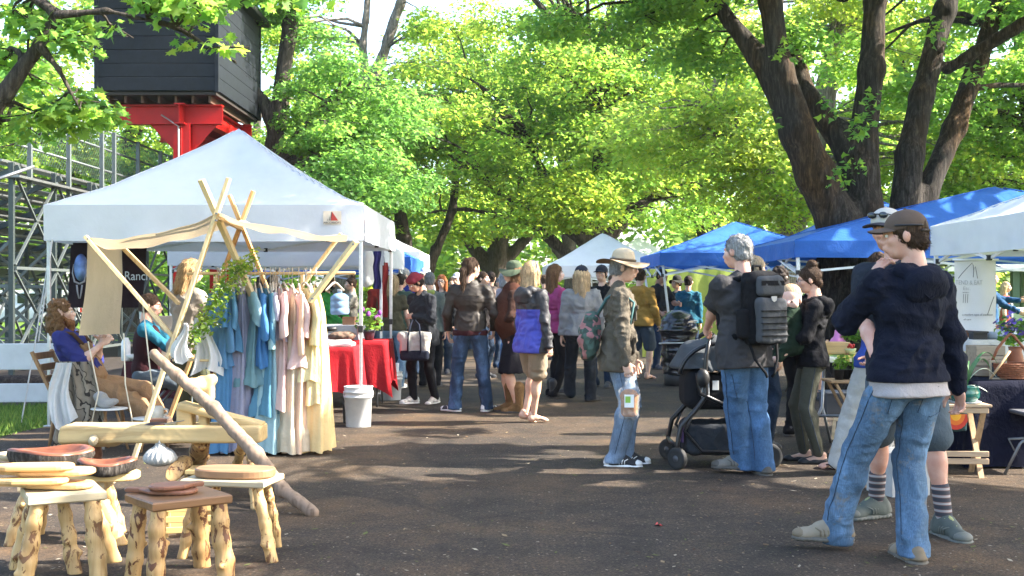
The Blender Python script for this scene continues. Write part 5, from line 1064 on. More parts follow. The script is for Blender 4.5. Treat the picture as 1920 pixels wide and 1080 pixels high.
# ---- ponytail man
L_ = (-.48, 13.5); Z_ = 178
LEATH = plain((.024, .018, .014), .58, 0, .3, .35, 6, .1, key='brown_leather')
def jk_seam(d):
    j = [c for c in d['root'].children if c.name.startswith('jacket')][0]; pt = d['pt']; mb = MB(); mb.tube([pt(-.15, .10, .40), pt(-.08, .127, .40), pt(0, .131, .40), pt(.08, .127, .40), pt(.15, .10, .40)], .005, 5); mb.build('seam', LEATH, j, True)
person('man with long ponytail in brown leather jacket and jeans, back turned', L_, Z_, 1.765, 1.12, skn=SK, res=.012, yaw=-42, feet=[fpx(L_, Z_, 853, 772, 232), fpx(L_, Z_, 912, 772, 150)], hands=[(.26, -.12, .92), (-.26, -.14, .95)],
       top=dict(mat=LEATH, hem=-.01, loose=1.5, fold=.007, collar=1, under=(fabric(ph(70, 28, 34)), -.055)), legs=dict(mat=JEAN_F, loose=1.1, fold=.012, flare=1.25), shoes=dict(kind='sneaker', mat=plain((.03, .03, .04), .7), sole=SOLE_W), hair=dict(style='ponytail', mat=H_BROWN), extra=jk_seam)
# ---- woman in red head wrap with tote
def tote(d):
    e = worn(d, 'tote_bag', 'cream canvas tote bag with navy base on the arm of the red wrap woman', 'bag'); wr = d['ar'][0][2]; R = rotz(rad(42)); c = wr+A((.12, -.10, -.33)); f = lambda x, y, z: c+R@A((x, y, z)); cv = fabric(ph(214, 208, 196), var=.07, wr=.3); nv = fabric(ph(34, 42, 62))
    V, Q = surf([rbox(f(0, 0, .0), (.18, .06, .13), .03, R), rbox(f(0, 0, .1), (.205, .03, .05), .02, R)], .05, .012, disp=folds('top', .008, 1, 1)); mobj('bag_body', V, Q, cv, e, True)
    V, Q = surf([rbox(f(0, 0, -.13), (.178, .075, .07), .04, R)], .03, .012, cuts=[(f(0, 0, -.075), (0, 0, 1))]); mobj('base', V, Q, nv, e, True)
    for s in (1, -1): mb = MB(); mb.tube([f(-.08, s*.075, -.1), f(-.075, s*.062, .1), f(-.05, s*.03, .24), wr+A((0, 0, -.02)), f(.05, s*.03, .24), f(.075, s*.062, .1), f(.08, s*.075, -.1)], .011, 6); mb.build('handle', nv, e, True)
L_ = (-1.09, 14.7); Z_ = -42
person('woman in red head wrap and charcoal fleece carrying a tote bag, looking down', L_, Z_, 1.64, 1.08, 1.1, True, SK_TAN, .0125, yaw=-14, pitch=28, lean=9, feet=[(.08, .1, 12, .0, 8), (-.1, -.12, -15)],
       hands=[(.02, -.22, 1.16), (-.24, .1, .82)], elbp=((.9, .4, -.7), (-.5, 1, -.2)), curl=(1., .7), top=dict(mat=fabric(ph(56, 59, 66)), collar=1, hem=-.17, loose=2., flare=1.05), legs=dict(mat=BLK, loose=1.0, cut=.1, flare=1.), shoes=dict(kind='sneaker', mat=plain(ph(214, 210, 202), .7), sole=SOLE_W), hat=dict(kind='wrap', mat=fabric(ph(166, 44, 66))), hair=dict(style='short', mat=H_DARK), extra=lambda d: tote(d))
# ---- poncho woman
L_ = (.02, 13.6); Z_ = -94
def poncho(d):
    pt = d['pt']; k = d['k']; V, Q = surf([cap(pt(0, 0, .49), pt(0, -.02, .2), .15, .27, (0, 1, 0), .9), cap(pt(0, -.06, .28), pt(0, -.05, -.1), .24, .10, (0, 1, 0), .8)], .05, .014, disp=folds('hang', .012, 1, 4)); m = fabric(ph(92, 52, 36), var=.25); o = mobj('poncho', V, Q, m, d['root'], True)
    mb = MB(); pts = [pt(-.215, .1, .18), pt(-.20, -.02, .06), pt(-.13, -.14, -.12)]; mb.tube(pts, .018, 6); mb.build('fringe_band', fabric(ph(150, 96, 66)), o, True)
person('woman in brown poncho, dark skirt, furry tan boots and green hat looking left', L_, Z_, 1.70, 1., fem=True, skn=SK, res=.013, feet=[(.07, .05, 0), (-.07, -.06, -8)], hands=[(.1, -.2, 1.1), (-.12, -.22, 1.05)], elbp=((.7, .3, -.8), (-.7, .3, -.8)),
       top=dict(mat=fabric(ph(70, 45, 36)), hem=-.1, loose=1.5), legs=dict(kind='skirt', mat=fabric(ph(34, 32, 40)), len=.47, hem=.25), shoes=dict(kind='boot', mat=fabric(ph(160, 120, 70), var=.3, wr=1.), sole=SOLE_D, high=.22, shaft=.072), hair=dict(style='long', len=.25, mat=H_LBROWN), hat=dict(kind='brim', mat=fabric(ph(98, 112, 86)), R=.17, droop=.04, ph=2.), extra=poncho)
# ---- girl in pink, man in grey jacket
L_ = (.57, 15.5); Z_ = 118
person('girl with long brown hair in pink hoodie and black trousers facing right', L_, Z_, 1.735, .92, fem=True, skn=SK_PALE, res=.0135, yaw=-22, feet=[(.09, 0, 10), (-.09, .06, -8)], hands=[(.14, -.22, 1.0), (-.2, -.12, .9)], top=dict(mat=fabric(ph(190, 62, 132)), name='hoodie', hem=-.08, loose=1.4), legs=dict(mat=BLK, loose=1.), shoes=dict(kind='boot', mat=plain((.03, .03, .03), .6), sole=SOLE_D), hair=dict(style='long', len=.38, mat=H_LBROWN))
L_ = (.87, 14.7); Z_ = 184
person('person with long fair hair, dark cap, grey jacket and charcoal jeans, back turned', L_, Z_, 1.70, 1.05, skn=SK, res=.0125, feet=[fpx(L_, Z_, 1066, 750, 215), fpx(L_, Z_, 1108, 753, 140)], hands=[(.25, -.06, .86), (-.25, -.1, .9)], top=dict(mat=fabric(ph(158, 160, 162)), hem=-.07, loose=2., tk=1.1), legs=dict(mat=denim(ph(52, 58, 66), 1.5), loose=1.12, flare=1.35), shoes=dict(kind='boot', mat=plain((.05, .045, .04), .8), sole=SOLE_D), hair=dict(style='long', len=.27, mat=H_LBLOND, wide=.075), hat=dict(kind='cap', mat=fabric(ph(52, 58, 74)), gap=False))
# ---- person in mustard hoodie
L_ = (2.06, 18.8); Z_ = 150
person('barefoot person in mustard yellow hoodie and grey blue shorts beyond the straw hat man', L_, Z_, 1.74, 1.05, skn=SK, res=.0145, feet=[(.1, .02, 10), (-.1, -.05, -20)], hands=[(.24, -.1, .86), (-.26, -.12, .9)], top=dict(mat=fabric(ph(200, 150, 50)), name='hoodie', hood=1, hem=-.09, loose=2.2), legs=dict(kind='shorts', mat=fabric(ph(84, 100, 116)), loose=1.2, len=.95, name='shorts'), shoes=None, hair=dict(style='short', mat=H_BROWN))
# ---- people at the left hand stalls
L_ = (-1.74, 17.0); Z_ = 168
person('blond woman in olive t-shirt and light jeans seen from behind at the red tables', L_, Z_, 1.62, 1.05, 1.1, True, SK_PALE, .0135, yaw=-18, pitch=10, hipw=1.1, feet=[(.1, .02, 6), (-.12, -.04, -10)], hands=[(.22, -.28, .82), (-.2, -.25, .95)], top=dict(mat=fabric(ph(104, 98, 74)), name='t_shirt', sleeve='short', slen=.45, hem=-.04, loose=1.1), legs=dict(mat=JEAN_L, loose=1.08), shoes=dict(kind='sneaker', mat=SOLE_W, sole=SOLE_W), hair=dict(style='bob', len=.16, mat=H_LBLOND))
R2 = .018
# (label, px, foot_y or D, rz, h, options)
def far(label, px, D, rz, h, top, hair, legs=None, hat=None, **kw):
    return person(label, (GX(px, D), D), rz, h, kw.pop('w', 1.), skn=kw.pop('skn', SK), res=kw.pop('res', .017), top=dict(dict(mat=top, hem=-.09, loose=1.7), **kw.pop('topk', {})), legs=legs or dict(mat=JEAN_D, loose=1.08), shoes=dict(kind='sneaker', mat=plain((.05, .05, .055), .7), sole=SOLE_D), hair=hair, hat=hat, **kw)
S_ = lambda m: dict(style='short', mat=m)
far('woman in bright green top and black face mask behind the red tables', 614, 17.3, 62, 1.63, fabric(ph(60, 190, 80)), dict(style='long', len=.22, mat=H_BROWN), fem=True, pitch=16, hands=[(.1, -.36, 1.0), (-.12, -.36, 1.02)], elbp=((.7, .5, -.8), (-.7, .5, -.8)),
    extra=lambda d: d['put']('face_mask', surf([ell((0, -.072, -.055), (.05, .042, .04))], .01, .008), plain((.012, .012, .014), .8)))
far('seller in cream jumper facing left behind the water jug', 658, 20.2, -70, 1.62, fabric(ph(190, 184, 170)), dict(style='bun', mat=H_BROWN), fem=True, hands=[(.12, -.36, 1.1), (-.12, -.34, 1.12)], elbp=((.7, .5, -.8), (-.7, .5, -.8)))
far('man in brown brimmed hat and red shirt at the far stall', 714, 19.6, 30, 1.72, fabric(ph(160, 40, 36)), S_(H_BROWN), hat=dict(kind='brim', mat=fabric(ph(80, 62, 46)), R=.18, droop=.02))
far('person with dark hair in sage green shirt behind the blond woman', 752, 18.6, 150, 1.66, fabric(ph(92, 118, 104)), S_(H_DARK), w=1.1)
far('grey haired man in bright blue jacket bending towards the left', 776, 19.8, -62, 1.80, fabric(ph(40, 66, 190)), S_(H_GREY), pitch=24, lean=10, w=1.12, topk=dict(collar=1))
far('man in white cap looking left behind the blue jacket', 797, 22.5, -40, 1.83, fabric(ph(150, 150, 148)), S_(H_BROWN), hat=dict(kind='cap', mat=fabric(ph(214, 214, 214))))
far('grey haired person in grey green hooded jacket with lime trim, back turned', 806, 17.2, 172, 1.66, fabric(ph(112, 124, 118)), dict(style='short', mat=hairm((.13, .13, .13)), nape=-.12), topk=dict(hood=1), legs=dict(mat=BLK),
    extra=lambda d: mobj('hood_lining', *surf([cap(d['pt'](-.07, .125, .52), d['pt'](.06, .13, .53), .035, .03)], .01, .014), fabric(ph(190, 200, 90)), d['root'], True))
far('smiling woman with red hair and glasses facing the camera', 828, 20.0, -8, 1.66, fabric(ph(40, 42, 48)), dict(style='long', len=.22, mat=H_RED), fem=True, extra=lambda d: glasses(d))
far('man in white ball cap beside the ponytail man', 857, 24.0, -30, 1.76, fabric(ph(150, 146, 142)), S_(H_BROWN), hat=dict(kind='cap', mat=fabric(ph(206, 208, 214))))
far('young man with dark crew cut in taupe hoodie, back turned', 921, 21.5, 165, 1.74, fabric(ph(140, 122, 114)), S_(H_DARK), topk=dict(hood=1))
far('man in black cap standing farther down the avenue', 916, 31, 20, 1.83, fabric(ph(60, 60, 66)), S_(H_DARK), hat=dict(kind='cap', mat=fabric(ph(30, 32, 44))), res=.022)
far('person with dark hair looking right just past the ponytail', 905, 19.0, 70, 1.70, fabric(ph(50, 44, 44)), S_(H_BROWN))
far('person in grey cap and denim shorts behind the poncho woman', 938, 23.5, 10, 1.66, fabric(ph(130, 132, 100)), S_(H_GREY), hat=dict(kind='cap', mat=fabric(ph(130, 128, 126))), legs=dict(kind='shorts', mat=JEAN, loose=1.2, len=.7, name='shorts'))
far('person in white patterned scarf and top near the poncho woman', 948, 21.0, 130, 1.74, fabric(ph(206, 190, 190), var=.25), dict(style='bob', len=.14, mat=H_GREY), fem=True, legs=dict(mat=JEAN))
far('man in dark cap and black jacket behind the straw hat man', 1128, 17.2, -25, 1.76, fabric(ph(34, 34, 38)), S_(H_BROWN), hat=dict(kind='cap', mat=fabric(ph(56, 60, 72))), w=1.05)
far('tall man in dark t-shirt under the small blue canopy', 1238, 21.2, 40, 1.79, fabric(ph(54, 56, 58)), S_(H_DARK), skn=SK_DARK, pitch=20, topk=dict(sleeve='short'), hands=[(.1, -.36, 1.15), (-.2, -.2, 1.0)], elbp=((.7, .5, -.8), (-.5, 1, -.2)))
far('man in dark bucket hat and navy shirt under the small blue canopy', 1269, 22.4, -60, 1.66, fabric(ph(34, 44, 60)), S_(H_DARK), skn=SK_TAN, hat=dict(kind='brim', mat=fabric(ph(58, 60, 56)), R=.16, droop=.03))
far('person in teal shirt with back turned under the small blue canopy', 1291, 21.8, 160, 1.67, fabric(ph(28, 112, 138)), S_(H_DARK), w=1.08)
far('dark haired person partly hidden behind the woman with the bun', 1462, 11.4, 150, 1.62, fabric(ph(30, 28, 32)), dict(style='curly', mat=H_DARK), legs=dict(mat=BLK), fem=True)
far('fair haired person hidden behind the backpack', 1417, 10.4, 140, 1.69, fabric(ph(70, 70, 66)), S_(hairm((.2, .16, .11))))
far('seller in black standing behind the seedling table', 1519, 15.2, -10, 1.60, fabric(ph(36, 36, 40)), S_(H_BROWN), legs=dict(kind='shorts', mat=fabric(ph(60, 62, 60)), len=.9, name='shorts'))
far('person in rust t-shirt and grey overalls far right near the parked cars', 1886, 24, 60, 1.58, fabric(ph(206, 92, 60)), dict(style='long', len=.2, mat=H_LBLOND), fem=True, legs=dict(mat=fabric(ph(132, 140, 142)), loose=1.15), topk=dict(sleeve='short'),
    extra=lambda d: mobj('bib', *surf([rbox(d['pt'](0, -.09, .18), (.12, .05, .16), .03, d['T'])], .02, .02), fabric(ph(132, 140, 142)), d['root'], True))
far('person in long blue sleeves mostly hidden behind the hanging sign', 1858, 19.5, 70, 1.72, fabric(ph(26, 84, 130)), S_(H_BROWN), hands=[(.3, -.45, 1.28), (-.3, -.4, 1.1)])
for px, D, rz, h, c, hm, lb in [(846, 30, 10, 1.72, (120, 60, 60), H_BROWN, 'person in faded red top in the far crowd'), (873, 28, 190, 1.75, (90, 96, 110), H_DARK, 'person in slate blue top in the far crowd'),
        (962, 29, 0, 1.70, (190, 190, 186), H_GREY, 'person in pale top in the far crowd behind the poncho'), (1020, 24, 200, 1.72, (110, 110, 106), H_BROWN, 'person in grey top between the two jackets'),
        (1148, 24, 15, 1.72, (150, 150, 140), H_BROWN, 'person in beige top beyond the straw hat'), (893, 34, 30, 1.7, (60, 100, 90), H_LBROWN, 'person in green top in the far crowd'), (815, 33, 180, 1.72, (60, 70, 120), H_DARK, 'person in dark blue top far down the avenue')]:
    far(lb, px, D, rz, h, fabric(ph(*c)), S_(hm), res=.024, face=False)
# ------------------------------------------------------------------ canopies
def cloth_white(): return fabric((.60, .62, .66), var=.04, wr=.08, trans=.22, key='canopy_white')
TARP_W = cloth_white(); TARP_B = fabric((.04, .145, .50), var=.10, wr=.35, rough=.45, trans=.3, key='canopy_blue')
TARP_B2 = fabric((.035, .115, .42), var=.12, wr=.35, rough=.45, trans=.3, key='canopy_blue_dark')
STEEL_W = plain((.72, .73, .74), .4, .2, .5, .05, key='white_steel'); STEEL_G = metal((.55, .56, .58)); STEEL_D = metal((.16, .17, .18))
JOINT = plain((.02, .02, .022), .5, key='joint_plastic')
def canopy(label, x0, x1, y0, y1, eave, val, peak, cloth, steel, bow=.12, slant=0., legs=(1, 1, 1, 1), name='canopy_tent', seed=0, group=None, truss=True, conc=1.12, under=None):
    cx, cy, hx, hy = (x0+x1)/2, (y0+y1)/2, (x1-x0)/2, (y1-y0)/2; root = empty(name, (cx, cy, 0), 0, label, 'canopy', group)
    n = 36
    def top(u, v):
        u, v = u*2-1, v*2-1; r = max(abs(u), abs(v)); z = eave+(peak-eave)*(1-r)**conc
        edge = min(abs(u), abs(v))/max(r, 1e-3); sag = -bow*.35*(1-edge)*(r*(1-r)*4)**.9
        wz = .018*(1-2*abs(vnoise(np.array([[u*4+v*2+seed, v*5-u*2, 3.]]))[0]*2))*(1-r)**.3*r+.012*(vnoise(np.array([[u*5+seed, v*5, 1.]]))[0])+.006*vnoise(np.array([[u*14+seed, v*14, 1.]]))[0]
        if r > .999: wz = 0
        return Vector((u*hx, v*hy, z+sag+wz))
    mb = MB(); mb.grid(top, n, n); rf = mb.build('roof', cloth, root, True)
    for su, sv in ((0, 0), (1, 0), (1, 1), (0, 1)):
        mb = MB(); mb.tube([top(.5+(su-.5)*t, .5+(sv-.5)*t)+Vector((0, 0, .002)) for t in np.linspace(.03, .995, 22)], .007, 5); mb.build('hip_seam', cloth, rf, True)
    for a, b in (((-1, -1), (1, -1)), ((1, -1), (1, 1)), ((1, 1), (-1, 1)), ((-1, 1), (-1, -1))):
        mb = MB(); nx, ny = (b[1]-a[1])/2, (a[0]-b[0])/2
        def fl(u, v, a=a, b=b, nx=nx, ny=ny):
            q = .010*sin(u*31+a[0]*2)*v+.016*vnoise(np.array([[u*9+a[0]*3+seed, v*2, a[1]*4+9.]]))[0]*v+.004
            return Vector(((a[0]+(b[0]-a[0])*u)*hx+nx*q, (a[1]+(b[1]-a[1])*u)*hy+ny*q, eave-val*v+.02*(4*u*(1-u))*v*0-.012*v*abs(sin(u*pi*1.0))))
        mb.grid(fl, 40, 5); mb.build('valance', cloth, root, True)
    zt = eave-.05; k = 0
    for sx, sy in ((-1, -1), (1, -1), (1, 1), (-1, 1)):
        k += 1
        if not legs[k-1]: continue
        t0 = Vector((sx*(hx-.04), sy*(hy-.04), zt)); f0 = Vector((sx*(hx-.04+slant), sy*(hy-.04+slant), 0)); m1 = t0.lerp(f0, .55)
        mb = MB(); mb.bar(t0, m1, .036, .036, 0, .004); lg = mb.build('leg', steel, root)
        mb = MB(); mb.bar(m1, f0, .028, .028, 0, .003); mb.build('inner_leg', steel, lg)
        mb = MB(); mb.box((f0.x, f0.y, .006), (.09, .09, .012), 0, .003); mb.build('foot_plate', steel, lg)
        mb = MB(); mb.box(m1, (.05, .05, .07), 0, .006); mb.build('slider', JOINT, lg)
        mb = MB(); mb.box(t0+Vector((0, 0, -.0)), (.055, .055, .09), 0, .006); mb.build('corner_joint', JOINT, lg)
    if truss:
        zz = eave-.10; hh = .26
        for a, b in (((-1, -1), (1, -1)), ((1, -1), (1, 1)), ((1, 1), (-1, 1)), ((-1, 1), (-1, -1))):
            A_ = Vector((a[0]*(hx-.05), a[1]*(hy-.05), 0)); B_ = Vector((b[0]*(hx-.05), b[1]*(hy-.05), 0)); nn = 2
            for j in range(nn):
                p = A_.lerp(B_, j/nn); q = A_.lerp(B_, (j+1)/nn); off = (B_-A_).normalized().cross(Vector((0, 0, 1)))*.016
                mb = MB(); mb.bar(p+off+Vector((0, 0, zz)), q+off+Vector((0, 0, zz-hh)), .018, .026); mb.build('truss_bar', steel, root)
                mb = MB(); mb.bar(p-off+Vector((0, 0, zz-hh)), q-off+Vector((0, 0, zz)), .018, .026); mb.build('truss_bar', steel, root)
                for c_, z_ in ((p.lerp(q, .5), zz-hh/2), (q, zz), (q, zz-hh)): 
                    mb = MB(); mb.box(c_+Vector((0, 0, z_)), (.045, .045, .05), 0, .005); mb.build('joint', JOINT, root)
        for sx, sy in ((-1, -1), (1, -1), (1, 1), (-1, 1)):
            mb = MB(); mb.bar((sx*(hx-.05), sy*(hy-.05), eave-.06), (sx*.04, sy*.04, peak-.14), .018, .026); mb.build('rafter', steel, root)
    return root
def text_obj(body, size, mtx, mat, parent, name='lettering', ext=.0012, align='CENTER', sx=1.):
    cu = bpy.data.curves.new('t', 'FONT'); cu.body = body; cu.size = size; cu.extrude = ext; cu.align_x = align; cu.align_y = 'CENTER'; cu.resolution_u = 3
    o = bpy.data.objects.new('t', cu); COL.objects.link(o); dg = bpy.context.evaluated_depsgraph_get(); me = bpy.data.meshes.new_from_object(o.evaluated_get(dg))
    COL.objects.unlink(o); bpy.data.objects.remove(o); me.transform(Matrix.Diagonal((sx, 1, 1, 1))); me.transform(mtx); me.materials.clear(); me.materials.append(mat); r = bpy.data.objects.new(name, me); COL.objects.link(r); r.parent = parent; return r
FACE_CAM = Matrix.Rotation(pi/2, 4, 'X')
ct = canopy('large white pop-up canopy over the left stall with peaked roof and logo patch', -4.85, -1.53, 12.15, 15.25, 2.30, .37, 3.30, TARP_W, STEEL_G, bow=.3, seed=1, conc=1.22)
# the printed patch on its front valance
def lp(px, py): v = P(px, py, 12.13); return Vector((v.x-ct.location.x, v.y-ct.location.y, v.z))
c_ = lp(623, 408); mb = MB(); mb.box(c_, (.185, .003, .135)); pt_ = mb.build('logo_patch', plain((.62, .52, .42), .7, key='patch_tan'), ct)
RED = plain((.45, .04, .03), .6, key='print_red'); INK = plain((.03, .03, .035), .6, key='print_ink')
mb = MB(); mb.prism([(-.012, -.035), (.062, -.035), (-.002, .058)], .002, c_+Vector((.0, -.0042, .004)), 0, Matrix.Rotation(pi/2, 3, 'X')); mb.build('red_peak', RED, pt_)
mb = MB(); mb.prism([(-.017, -.035), (-.012, -.035), (-.002, .058), (-.010, .05)], .002, c_+Vector((-.001, -.0042, .004)), 0, Matrix.Rotation(pi/2, 3, 'X')); mb.prism([(-.034, -.035), (-.026, -.035), (-.024, .012)], .002, c_+Vector((0, -.0042, .004)), 0, Matrix.Rotation(pi/2, 3, 'X')); mb.prism([(-.05, -.035), (-.044, -.035), (-.043, -.01)], .002, c_+Vector((0, -.0042, .004)), 0, Matrix.Rotation(pi/2, 3, 'X')); mb.build('dark_peaks', INK, pt_)
text_obj('ABCCANOPY', .03, Matrix.Translation(c_+Vector((0, -.0035, -.053)))@FACE_CAM, INK, pt_)
canopy('second white canopy in the row behind the large white one', -4.7, -1.75, 16.0, 19.0, 2.04, .28, 2.9, TARP_W, STEEL_W, seed=2)
canopy('blue canopy glimpsed under the white canopies on the left', -4.6, -1.75, 20.2, 23.2, 2.0, .25, 2.8, TARP_B, STEEL_W, seed=3)
canopy('small white canopy at the left end of the crowd', -4.9, -1.93, 24.5, 27.4, 2.25, .3, 3.0, TARP_W, STEEL_W, seed=4)
# guy straps at the left corner
for i, (a, b) in enumerate([(P(97, 448, 12.15), P(40, 792, 12.4)), (P(98, 448, 12.15), P(72, 640, 12.3))]):
    mb = MB(); mb.tube([a, a.lerp(b, .5)+Vector((0, 0, -.03)), b], .008, 5); tag(mb.build('guy_strap', plain((.5, .5, .54), .8)), ['long pale guy strap from the canopy corner to the ground', 'shorter pale strap knotted at the canopy corner'][i], 'strap', 'straps at the left canopy corner')

# ------------------------------------------------------------------ clothes rack
PINE = {a: wood((.56, .43, .24), (.44, .31, .16), 1.4, a, key='pine_%d' % a) for a in range(3)}; PINE_O = wood((.46, .27, .11), None, 1.4, 2, key='pine_orange')
D1, D2 = 9.72, 10.75
rk = empty('clothes_rack', P(420, 862, 10.2), 0, 'wooden clothes rack of crossed pine poles with a cream awning', 'clothes rack'); rk.location.z = 0
ro = Vector(rk.location); R_ = lambda px, py, D: P(px, py, D)-ro
def pole(nm, a, b, m=PINE[2], w_=.075, t=.03, roll=0.): mb = MB(); a2, b2 = R_(*a), R_(*b); mb.bar(a2, b2, w_, t, roll, .003); return mb.build(nm, m, rk)
pole('pole', (429, 334, D1), (250, 863, D1)); pole('pole', (377, 337, D1+.04), (598, 838, 10.6)); pole('pole', (475, 358, D2), (300, 832, D2), PINE_O); pole('pole', (430, 366, D2+.04), (618, 832, D2+.04), PINE_O)
pole('ridge_pole', (408, 408, D1-.02), (454, 430, D2+.05), PINE[1], .03, .03)
mb = MB(); mb.tube([R_(350, 513, 10.2), R_(666, 512, 10.2)], .014, 10); mb.build('hanging_rail', wood((.5, .34, .17), None, 1, 0, key='rail_wood'), rk)
pole('brace', (160, 443, D1-.05), (332, 640, D1+.05)); pole('brace', (226, 460, D2), (336, 570, D2)); pole('brace', (668, 452, D1-.05), (582, 566, D1+.1)); pole('brace', (640, 438, D2), (555, 552, D2))
pole('post', (567, 512, 10.42), (567, 842, 10.45), PINE[2], .03, .03); pole('post', (404, 512, 10.42), (404, 842, 10.45), PINE[2], .03, .03); pole('bottom_rail', (392, 845, 10.38), (580, 845, 10.38), PINE[0], .03, .03)
pole('shelf_board', (326, 675, 10.0), (404, 675, 10.0), PINE[0], .10, .02)
for px, py in ((405, 400), (404, 413), (164, 448), (330, 636), (662, 458), (585, 560)): mb = MB(); c0 = R_(px, py, D1-.085); mb.tube([c0, c0+Vector((0, .05, 0))], .008, 8); mb.build('bolt', STEEL_D, rk)
LINEN = fabric((.50, .40, .27), var=.06, wr=.3, trans=.35, key='linen_cream')
def awning(u, v):
    f = [(162, 446, D1-.06), (285, 437, D1-.03), (408, 399, D1-.05), (530, 425, D1-.03), (652, 442, D1-.06)]; b = [(228, 462, D2), (340, 446, D2), (454, 412, D2), (545, 430, D2), (646, 440, D2)]
    t = u*4; i = min(3, int(t)); s = t-i; p = R_(*f[i]).lerp(R_(*f[i+1]), s); q = R_(*b[i]).lerp(R_(*b[i+1]), s); r = p.lerp(q, v)
    r.z += -.035*sin(pi*s if i in (0, 2) else pi*s)*.8-.05*sin(pi*v)+.006*sin(u*40+v*7); return r
mb = MB(); mb.grid(awning, 40, 12); mb.build('awning', LINEN, rk, True)
def hangp(u, v):
    p = R_(164, 450, D1-.02).lerp(R_(228, 464, D2), u); p.z -= v*.79; p.y += (.03*sin(u*19+.7)+.02*sin(u*9+v*3))*(.3+.7*v); p.x += .02*sin(v*5)*v-.06*v*(1-u); return p
mb = MB(); mb.grid(hangp, 40, 24); mb.build('side_curtain', LINEN, rk, True)
# garments: a flattened tube with gathers, its sleeves and its hanger
HANG = plain((.42, .38, .33), .5, key='hanger_grey')
def garment(label, px, bot, col, turn, wd=.21, sleeve=0., flare=1.25, neck=.0, seed=0, thick=.045, cat='dress', trim=None, tiers=(), D=10.2, top_dz=.0, sw=.055, mat=None):
    zt = GZ(512, 10.2); root = empty('hanging_'+cat, (GX(px, D), D, 0), rad(90+turn), label, cat, 'clothes hanging on the rack'); r = random.Random(seed*13+px)
    m = mat or fabric(col, var=.06, wr=.35, trans=.22); zs = zt-.13-top_dz; zb = max(.03, GZ(bot, D-.25)); H = zs-zb; n = 56; rows = 30; V = []; Fc = []; ph_ = r.random()*6
    for j in range(rows+1):
        t = j/rows; z = zs-H*t; s = min(1, t*H/.09); a = .055+(wd-.055)*(s**.7); b = .018+(thick-.018)*min(1, t*H/.2)
        if t*H > .25: g = (t*H-.25)/max(.1, H-.25); a *= 1+(flare-1)*g-.13*sin(min(1, (t*H-.1)/.5)*pi)*(H > .9); b *= 1+1.6*g
        for tz in tiers:
            if t > tz: a *= 1.03; b *= 1.15
        am = (.006+.020*min(1, t*H/.5))*(.6+.5*t)
        for i in range(n):
            th = 2*pi*i/n; k = 1+0*th; w1 = am*(sin(th*7+ph_+t*1.2)+.7*sin(th*12+ph_*2-t)+.5*sin(th*4+ph_*3+t*2))
            hemw = .012*sin(th*6+ph_)*(t > .98); V.append((a*cos(th)+w1*.5*cos(th), (b+w1)*sin(th)*1.+.02*sin(t*4+ph_)*t, z+hemw-.05*abs(cos(th))*(s if t*H < .1 else 1)*(1 if t < .2 else max(0, 1.25-t*1.25))))
    for j in range(rows): Fc += [(j*n+i, j*n+(i+1) % n, (j+1)*n+(i+1) % n, (j+1)*n+i)[::-1] for i in range(n)]
    o = mobj('cloth', V, Fc, m, root, True)
    if sleeve:
        for sgn in (1, -1):
            L = sleeve*r.uniform(.92, 1.05); x0 = sgn*(wd-.02); pts = []; rs = []
            for q in np.linspace(0, 1, 12): pts.append((x0+sgn*(.035+.05*sin(q*2.2))*min(1, q*3)+.012*sin(q*7+ph_), .02*sin(q*5+ph_), zs-.06-L*q)); rs.append(sw*(.95+.42*q+.05*sin(q*13+ph_)*(q > .2)))
            mb = MB(); mb.tube(pts, rs, 12, False); mb.v = [(x, y*.40, z) for x, y, z in mb.v]; sl = mb.build('sleeve', m, root, True)
            if trim and sgn > 0:
                for q in range(13):
                    i = min(11, int(q*.8)+1); p = pts[i]; z_ = zs-.12-L*.84*q/13
                    for e in (-1, 1): mb = MB(); mb.bar((x0+sgn*.075-.006, -.052, z_), (x0+sgn*.075+e*.022-.006, -.05, z_-.022), .008, .004); mb.bar((x0+sgn*.075-.006, -.052, z_-.03), (x0+sgn*.075+e*.022-.006, -.05, z_-.012), .008, .004); mb.build('embroidery', trim, sl)
    mb = MB(); zr = zt+.014
    mb.tube([(.0+.022*cos(a), 0, zr+.010+.022*sin(a)) for a in np.linspace(-.6, pi+.2, 10)]+[(-.012, 0, zr-.03), (0, 0, zs+.04)], .0035, 5); mb.tube([(-wd*.82, 0, zs-.045), (-.05, 0, zs+.02), (0, 0, zs+.04), (.05, 0, zs+.02), (wd*.82, 0, zs-.045)], .008, 6); mb.build('hanger', HANG, root, True)
    return root
B_ = lambda r, g, b: tuple(.88*lin(c)/1.35+.12*sum(map(lin, (r, g, b)))/4.05 for c in (r, g, b))
B0_ = B_; B_ = lambda r, g, b: (lambda c: (c[0]*1.1, c[1]*.97, c[2]*.8) if r > b+3 else (c[0]*1.08, c[1]*.94, c[2]*.92) if r > g+12 else c)(B0_(r, g, b))
